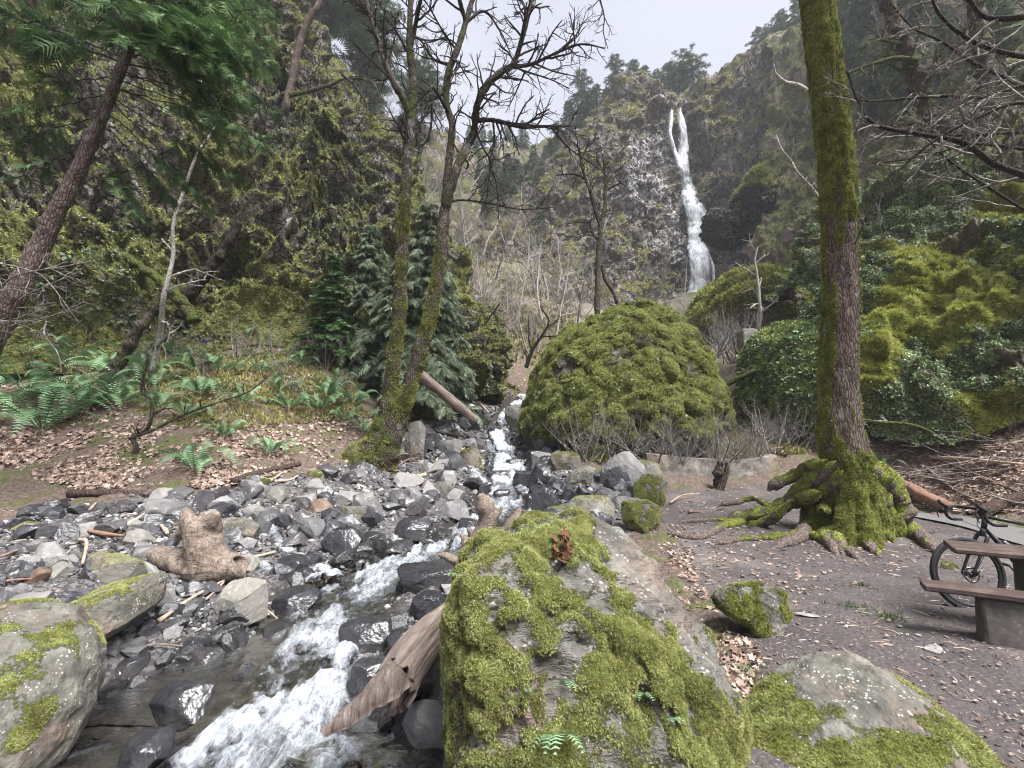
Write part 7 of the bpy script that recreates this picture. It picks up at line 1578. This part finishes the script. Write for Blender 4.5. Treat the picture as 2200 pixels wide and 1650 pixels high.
def build_litter():
    rng = np.random.default_rng(81)
    def cast(poly, n, lift=.015, wfun=None):
        p = np.asarray(poly, float); lo, hi = p.min(0), p.max(0); q = rng.uniform(lo, hi, (n * 3, 2)); q = q[inside(poly, q)][:n]
        return gpv(q)
    def leaves(name, G, lo, hi, mat='litter', t=MAPLE, tilt=.45, bright=.5, lift=.02):
        n = len(G); G = G.copy(); G[:, 2] += lift * (.3 + rng.random(n)); v = np.clip(bright + .28 * rng.normal(size=n), 0, 1)
        e = .05; hx = hq(G[:, :2] + [e, 0]) - hq(G[:, :2] - [e, 0]); hy = hq(G[:, :2] + [0, e]) - hq(G[:, :2] - [0, e]); N = np.column_stack([-hx / (2 * e), -hy / (2 * e), np.ones(n)]); N /= np.linalg.norm(N, axis=1)[:, None]
        mb = MB(); scatter(mb, *t, G, frames(N, rng, tilt=tilt), lo + (hi - lo) * rng.random(n), v); tag(link(name, mb.mesh(name, M[mat], False)), kind='stuff')
    bank = [(-40, 700), (560, 680), (700, 740), (800, 900), (790, 980), (640, 1010), (470, 1050), (160, 1050), (-40, 1000)]
    G = np.concatenate([cast(bank, 9000), cast([(-40, 930), (600, 930), (640, 1010), (470, 1045), (200, 1050), (-40, 980)], 5000)]); keep = fbm(G, .8, 3, .5, 4) + .75 * rng.random(len(G)) > .12; leaves('leaf_litter', G[keep], .055, .14)
    G = np.concatenate([cast([(985, 700), (1130, 700), (1130, 850), (960, 870)], 1400), cast([(1840, 940), (2240, 900), (2240, 1100), (2060, 1100), (1930, 1085), (1880, 1000)], 6500), cast([(1180, 940), (1740, 920), (1740, 975), (1300, 985)], 2500)]); leaves('leaf_litter', G, .06, .15)
    G = cast([(1440, 1060), (1700, 1040), (1950, 1120), (2000, 1200), (1700, 1300), (1500, 1260)], 1000); leaves('leaf_litter', G, .025, .075, tilt=.3, bright=.35)
    G = cast([(1395, 1120), (1470, 1130), (1500, 1250), (1560, 1340), (1500, 1380), (1450, 1260)], 800); leaves('leaf_litter', G, .03, .08, tilt=.35, bright=.35)
    G = cast([(1500, 1330), (1620, 1390), (1640, 1500), (1500, 1600), (1460, 1600)], 900); leaves('leaf_litter', G, .03, .08, tilt=.4)
    G = cast([(1560, 1250), (2240, 1180), (2240, 1660), (1700, 1660)], 420); leaves('leaf_litter', G, .012, .04, tilt=.25, t=LEAF, bright=.3)
    # splinters and needles of wood on the dirt and along the banks
    sl = (np.array([[0, -.05, 0], [1, -.03, 0.01], [1, .03, .01], [0, .05, 0], [.5, 0, .07]]), np.array([[0, 1, 4], [1, 2, 4], [2, 3, 4], [3, 0, 4]]))
    G = np.concatenate([cast([(1440, 1060), (2240, 1110), (2240, 1660), (1560, 1660), (1480, 1260)], 1500), cast([(-20, 1080), (480, 1060), (480, 1280), (-20, 1300)], 650), cast([(480, 1040), (1000, 880), (1010, 1010), (600, 1080)], 500), cast([(1840, 940), (2240, 900), (2240, 1100), (1930, 1085)], 1500)])
    n = len(G); dd = (G - CAM) @ AX_F; mb = MB(); Nn = np.tile([0, 0, 1.], (n, 1)); scatter(mb, *sl, G + np.array([0, 0, .008]), frames(Nn, rng, tilt=.12), np.minimum((5 + 24 * rng.random(n) ** 3) * dd / F_PX, .6), rng.random(n)); tag(link('wood_litter', mb.mesh('wood_litter', M['litter'], False)), kind='stuff')
    # branches lying in a heap on the right bank
    mb = MB()
    for g in cast([(1930, 960), (2240, 920), (2240, 1090), (2080, 1095), (1960, 1060)], 70): a = rng.random() * 6.28; grow(mb, rng, g + [0, 0, .05], [math.cos(a), math.sin(a), .15], rng.uniform(.8, 2.4), rng.uniform(.01, .03), 1, wig=.12, kids=(1, 4), trop=-.01)
    tag(link('brushwood', mb.mesh('brushwood', M['brown_twig'], False)), kind='stuff')
    # dry red leaves caught on top of the front boulder
    W, Fc, N = FRONT['big'][1:4]; X, Y = proj(W); idx = np.where((((X - 1205) / 22) ** 2 + ((Y - 1185) / 34) ** 2 < 1) & (N[:, 2] > 0) & (((CAM - W) * N).sum(1) > 0))[0]
    if len(idx):
        i = rng.choice(idx, 26); mb = MB(); scatter(mb, *MAPLE, W[i] + N[i] * .02, frames(N[i], rng, tilt=.8), .05 + .06 * rng.random(26), .25 * rng.random(26)); o = link('leaf_clump', mb.mesh('leaf_clump', M['dead_fern'], False)); tag(o, 'curled dry brown leaves lying on top of the big mossy boulder', 'leaves')
    # grass tufts
    gt = t_tuft(14, 5, .5, .02)
    for x, y, n, lab in [(1900, 1325, 34, 'sparse green grass tuft in the dirt before the bench'), (1860, 1260, 22, None), (1830, 1305, 22, None), (1640, 1462, 40, 'grass growing at the foot of the big mossy boulder'), (1590, 1455, 30, None)]:
        g = gp(x, y); p = g + np.column_stack([rng.normal(size=n) * .08, rng.normal(size=n) * .08, np.zeros(n)]); p[:, 2] = hq(p[:, :2]); mb = MB(); scatter(mb, *gt, p - g, frames(np.tile([0, 0, 1.], (n, 1)), rng, tilt=.2), .04 + .05 * rng.random(n), rng.random(n)); o = link('grass_tuft', mb.mesh('grass_tuft', M['grass'], False), loc=g); tag(o, lab or 'thin green grass tuft beside the small boulder', 'grass tuft', None if lab else 'thin grass tufts')
    # twiggy ground plants and moss on the forest floor between the ferns
    G = np.concatenate([cast([(200, 700), (760, 740), (790, 900), (420, 930), (180, 850)], 5200), cast([(1180, 930), (1740, 900), (1740, 975), (1240, 995)], 3600), cast([(990, 560), (1240, 560), (1240, 800), (1000, 760)], 1500)]); n = len(G); dd = (G - CAM) @ AX_F
    mb = MB(); scatter(mb, *TUFT, G, frames(np.tile([0, 0, 1.], (n, 1)), rng, tilt=.4), (.006 + .008 * rng.random(n)) * dd, np.clip(.4 + .3 * fbm(G, .7, 3, .5, 7) + .15 * rng.normal(size=n), 0, 1)); tag(link('undergrowth', mb.mesh('undergrowth', M['dull_moss'], False)), kind='stuff')
# ================================================================== PICNIC TABLE AND BICYCLE
def board(w, h, L, seed, chamfer=.012):
    """sawn board, length along x from 0 to L, y width, z thickness; corners rounded"""
    prof = [(-w / 2 + chamfer, -h / 2), (w / 2 - chamfer, -h / 2), (w / 2, -h / 2 + chamfer), (w / 2, h / 2 - chamfer), (w / 2 - chamfer, h / 2), (-w / 2 + chamfer, h / 2), (-w / 2, h / 2 - chamfer), (-w / 2, -h / 2 + chamfer)]
    xs = np.concatenate([[0, .012], np.linspace(.05, L - .05, 24), [L - .012, L]]); V = []
    for i, x in enumerate(xs):
        k = .88 if i in (0, len(xs) - 1) else 1.0
        for (y, z) in prof: V.append((x, y * k, z * k))
    V = np.array(V); V[:, 2] += .004 * fbm(V * np.array([1, 2, 2]), 2, 3, .5, seed); V[:, 1] += .006 * fbm(V * np.array([1, 0, 0]), 3, 3, .5, seed + 1)
    F = grid_faces(len(xs), 8, True); mb = MB(); mb.add(V, F)
    for c in (list(range(8))[::-1], list(range((len(xs) - 1) * 8, len(xs) * 8))): mb.L.append(np.array(c)); mb.N.append(np.array([8], np.int32)); mb.M.append(np.array([0], np.int32))
    return mb
def build_table():
    th = R(-35); u = np.array([math.cos(th), math.sin(th), 0]); m = np.array([-math.sin(th), math.cos(th), 0])
    B = at(1984, 1254, 3.80); T = at(2050, 1178, 3.95); g0 = .10
    root = thing('picnic_table', 'low brown plank picnic table on concrete blocks in front of the bicycle', 'picnic table', (T[0], T[1], g0), None, th)
    Mi = Matrix.Rotation(-th, 3, 'Z')
    def loc(p): return Mi @ (Vector(p) - Vector((T[0], T[1], g0)))
    def place(name, mesh, p, rz=0): o = link(name, mesh, root); o.location = loc(p); o.rotation_euler = (0, 0, rz); return o
    for k in range(3): place('table_board', board(.185, .05, 2.2, 3 + k).mesh('table_board', M['brown_board'], False), T + m * (.095 + .195 * k) + np.array([0, 0, -.025]) + u * (.01 * k))
    bs = board(.24, .055, 2.2, 11); place('bench', bs.mesh('bench', M['brown_board'], False), B + m * .10 + np.array([0, 0, -.03]))
    def block(w, dpt, h, seed):
        V, F = ico(5); V = np.sign(V) * np.abs(V) ** .22; V /= np.abs(V).max(0); V = V * np.array([w / 2, dpt / 2, h / 2]); V[:, :2] *= (1.12 - .2 * (V[:, 2:3] / h + .5)); N = norms(V, F); V = V + N * (.008 * fbm(V, 9, 4, .6, seed))[:, None]; mb = MB(); mb.add(V, F); return mb.mesh('leg', M['concrete'], True)
    for k_ in range(3):
        for s_ in (.55, .69):
            bm_ = MB(); V, F = ico(2); bm_.add(V * np.array([.011, .011, .005]), F); place('bolt', bm_.mesh('bolt', M['dark_metal'], True), T + m * (.095 + .195 * k_) + u * s_ + np.array([0, 0, .002]))
    hb = B[2] - .055 - g0 + .12
    place('leg', block(.33, .24, hb, 3), B + m * .13 + u * .50 + np.array([0, 0, -.058 - hb / 2]))
    hh = T[2] - .05 - g0 + .12; place('leg', block(.34, .5, hh, 5), T + m * .29 + u * .62 + np.array([0, 0, -.052 - hh / 2])); place('leg', block(.34, .5, hh, 6), T + m * .29 + u * 1.75 + np.array([0, 0, -.052 - hh / 2])); place('leg', block(.36, .26, hb, 7), B + m * .13 + u * 1.7 + np.array([0, 0, -.058 - hb / 2]))

def build_bicycle():
    C = at(2079, 1233, 4.55); gx = C[2] - .372
    root = thing('bicycle', 'black drop-bar bicycle with disc brakes standing behind the picnic table', 'bicycle', (C[0], C[1], gx), None, R(-4))
    Rw = .335; z0 = .372
    def ring(mb, c, r, t, n=72, s=12, ax='y'):
        a = np.linspace(0, 2 * math.pi, n, endpoint=False); b = np.linspace(0, 2 * math.pi, s, endpoint=False); A, Bq = np.meshgrid(a, b, indexing='ij'); q = r + t[0] * np.cos(Bq); V = np.stack([c[0] + q * np.cos(A), c[1] + t[1] * np.sin(Bq), c[2] + q * np.sin(A)], -1).reshape(-1, 3)
        i = np.arange(n)[:, None]; j = np.arange(s)[None]; F = np.stack([i * s + j, i * s + (j + 1) % s, ((i + 1) % n) * s + (j + 1) % s, ((i + 1) % n) * s + j], -1).reshape(-1, 4); mb.add(V, F)
    def tb(name, segs, mat, parent, sides=10):
        mb = MB()
        for P, r in segs: P = np.array(P, float); P = spline(P, max(2, len(P) * 5)) if len(P) > 2 else P; r = np.linspace(r[0], r[1], len(P)) if isinstance(r, tuple) else r; tube(mb, P, r, sides)
        return link(name, mb.mesh(name, M[mat], True), parent)
    # local axes: x backwards from the front hub, y across, z up
    def wheel(x):
        mb = MB(); ring(mb, (0, 0, 0), Rw + .012, (.024, .022)); w = link('wheel', mb.mesh('wheel', M['tyre'], True), root); w.location = (x, 0, z0)
        mb = MB(); ring(mb, (0, 0, 0), Rw - .02, (.018, .012), 72, 8); link('rim', mb.mesh('rim', M['frame_black'], True), w)
        segs = []; 
        for k in range(24): a = 6.283 * k / 24; b = a + (.5 if k % 2 else -.5); y = .03 * (1 if k % 4 < 2 else -1); segs.append(([(.022 * math.cos(b), y, .022 * math.sin(b)), ((Rw - .025) * math.cos(a), 0, (Rw - .025) * math.sin(a))], .0011))
        tb('spokes', segs, 'dark_metal', w, 4); tb('hub', [([(0, -.055, 0), (0, .055, 0)], .02), ([(0, -.035, 0), (0, -.03, 0)], .03), ([(0, .035, 0), (0, .03, 0)], .03)], 'dark_metal', w, 14)
        mb = MB(); ring(mb, (0, -.045, 0), .072, (.010, .0012), 40, 6); ring(mb, (0, -.045, 0), .035, (.006, .0012), 30, 6)
        for k in range(6): a = k * 1.047; tube(mb, np.array([[.03 * math.cos(a), -.045, .03 * math.sin(a)], [.07 * math.cos(a + .4), -.045, .07 * math.sin(a + .4)]]), .003, 4)
        link('brake_disc', mb.mesh('brake_disc', M['bike_metal'], True), w); return w
    wheel(0); wheel(1.03)
    zt = z0
    HT, HB = np.array([.285, 0, .985]), np.array([.235, 0, .83]); CR = np.array([.215, 0, .775]); BB = np.array([.62, 0, zt - .07]); ST = np.array([.79, 0, .92]); RA = np.array([1.03, 0, zt])
    tb('frame', [([HB - (0, 0, .02), HT], .024), ([HB + (.02, 0, .02), BB], .024), ([HT - (-.02, 0, .03), ST - (.02, 0, .06)], .019), ([BB, ST], .017), ([BB, RA + (0, .06, 0)], .011), ([BB, RA - (0, .06, 0)], .011), ([ST - (.02, 0, .08), RA + (0, .06, 0)], .009), ([ST - (.02, 0, .08), RA - (0, .06, 0)], .009)], 'frame_black', root, 14)
    tb('fork', [([HB, CR], .026), ([CR, CR + (-.005, .055, -.02), (.12, .062, .60), (0, .06, zt)], (.020, .012)), ([CR, CR + (-.005, -.055, -.02), (.12, -.062, .60), (0, -.06, zt)], (.020, .012)), ([(.02, -.05, zt), (.06, -.06, zt + .06)], .02)], 'frame_black', root, 12)
    hb = [HT + np.array([-.085, 0, .055])]
    tb('stem', [([HT, HT + (-.01, 0, .055)], .021), ([HT + (-.005, 0, .05), hb[0]], .018)], 'frame_black', root, 12)
    c = hb[0]
    bar = []
    for s in (-1, 1):
        P = [c, c + (0, .12 * s, .0), c + (-.01, .19 * s, .003), c + (-.06, .215 * s, .0), c + (-.115, .22 * s, -.03), c + (-.12, .225 * s, -.09), c + (-.07, .232 * s, -.135), c + (.0, .238 * s, -.14), c + (.045, .24 * s, -.14)]; bar.append((P, .0155))
    hbk = tb('handlebar', bar, 'tape', root, 12)
    for s in (-1, 1):
        q = c + np.array([-.105, .22 * s, .0]); tb('brake_lever', [([q, q + (-.045, .0, .025), q + (-.075, 0, .055), q + (-.07, 0, .075)], (.020, .014)), ([q + (-.06, 0, .03), q + (-.105, .004 * s, -.01), q + (-.11, .006 * s, -.07), q + (-.095, .01 * s, -.12)], (.008, .005))], 'frame_black', root, 10)
    tb('cable', [([c + (-.1, .2, .0), c + (-.13, .12, -.1), c + (-.02, .03, -.18), HB + (.03, .03, .0)], .003), ([c + (-.1, -.2, .0), c + (-.12, -.12, -.12), c + (-.03, -.03, -.2), HB + (.02, -.03, 0)], .003), ([CR + (-.01, -.05, .05), (.14, -.075, .6), (.03, -.07, zt + .05)], .003)], 'tyre', root, 6)
    tb('light', [([c + (-.03, .03, -.05), c + (-.07, .03, -.05)], .022)], 'frame_black', root, 12)
    tb('seat_post', [([ST - (.01, 0, .02), ST + (.03, 0, .13)], .014)], 'frame_black', root, 10)
    V, F = ico(3); V = V * np.array([.14, .07, .028]); V[:, 1] *= np.where(V[:, 0] < 0, .45, 1); mb = MB(); mb.add(V + ST + np.array([.03, 0, .15]), F); link('saddle', mb.mesh('saddle', M['tape'], True), root)
    mb = MB(); ring(mb, (BB[0], -.06, BB[2]), .088, (.007, .003), 48, 6)
    for k in range(5): a = k * 1.2566; tube(mb, np.array([[BB[0] + .02 * math.cos(a), -.06, BB[2] + .02 * math.sin(a)], [BB[0] + .085 * math.cos(a), -.06, BB[2] + .085 * math.sin(a)]]), .007, 6)
    link('chainring', mb.mesh('chainring', M['dark_metal'], True), root)
    tb('crank', [([BB + (0, -.09, 0), BB + (.10, -.10, -.14)], .011), ([BB + (0, .09, 0), BB + (-.10, .10, .14)], .011), ([BB + (0, -.09, 0), BB + (0, .09, 0)], .018), ([BB + (.10, -.10, -.14), BB + (.10, -.17, -.14)], .014), ([BB + (-.1, .10, .14), BB + (-.1, .17, .14)], .014)], 'dark_metal', root, 10)
    bp = HB + (BB - HB) * .42 + np.array([.05, 0, .045]); ax = (BB - HB) / np.linalg.norm(BB - HB)
    w = tb('bottle', [([bp - ax * .02, bp + ax * .14], .036)], 'frame_black', root, 20); tb('bottle_cap', [([bp - ax * .065, bp - ax * .045, bp - ax * .02], (.02, .034))], 'bike_metal', w, 18)
import time as _time
_t0 = _time.time()
def step(f):
    a = _time.time(); f(); print('[%s] %.1fs' % (f.__name__, _time.time() - a), flush=True)
TUFT = t_tuft(6, 1)
LEAFC = None
def _leafc():
    global LEAFC
    r = np.random.default_rng(8); V = []; F = []
    for k in range(4):
        a = r.random() * 6.28; c, s = math.cos(a), math.sin(a); e = .2 + .5 * r.random(); o = np.array([r.normal() * .35, r.normal() * .35, .1 * r.random()])
        T = np.array([[c, -s, 0], [s, c, 0], [0, 0, 1]]) @ np.array([[math.cos(e), 0, -math.sin(e)], [0, 1, 0], [math.sin(e), 0, math.cos(e)]])
        V.append(LEAF2[0] * .75 @ T.T + o); F.append(LEAF2[1] + 4 * k)
    LEAFC = (np.concatenate(V), np.concatenate(F))
_leafc()
STEPS = [build_materials, build_light, build_ground, build_cliffs, build_waterfall, build_stream, build_paving, build_boulders, build_rubble, build_wall]
for nm in ('build_wood', 'build_trees', 'build_plants', 'build_litter', 'build_table', 'build_bicycle', 'build_haze'):
    if nm in globals(): STEPS.append(globals()[nm])
for f in STEPS: step(f)
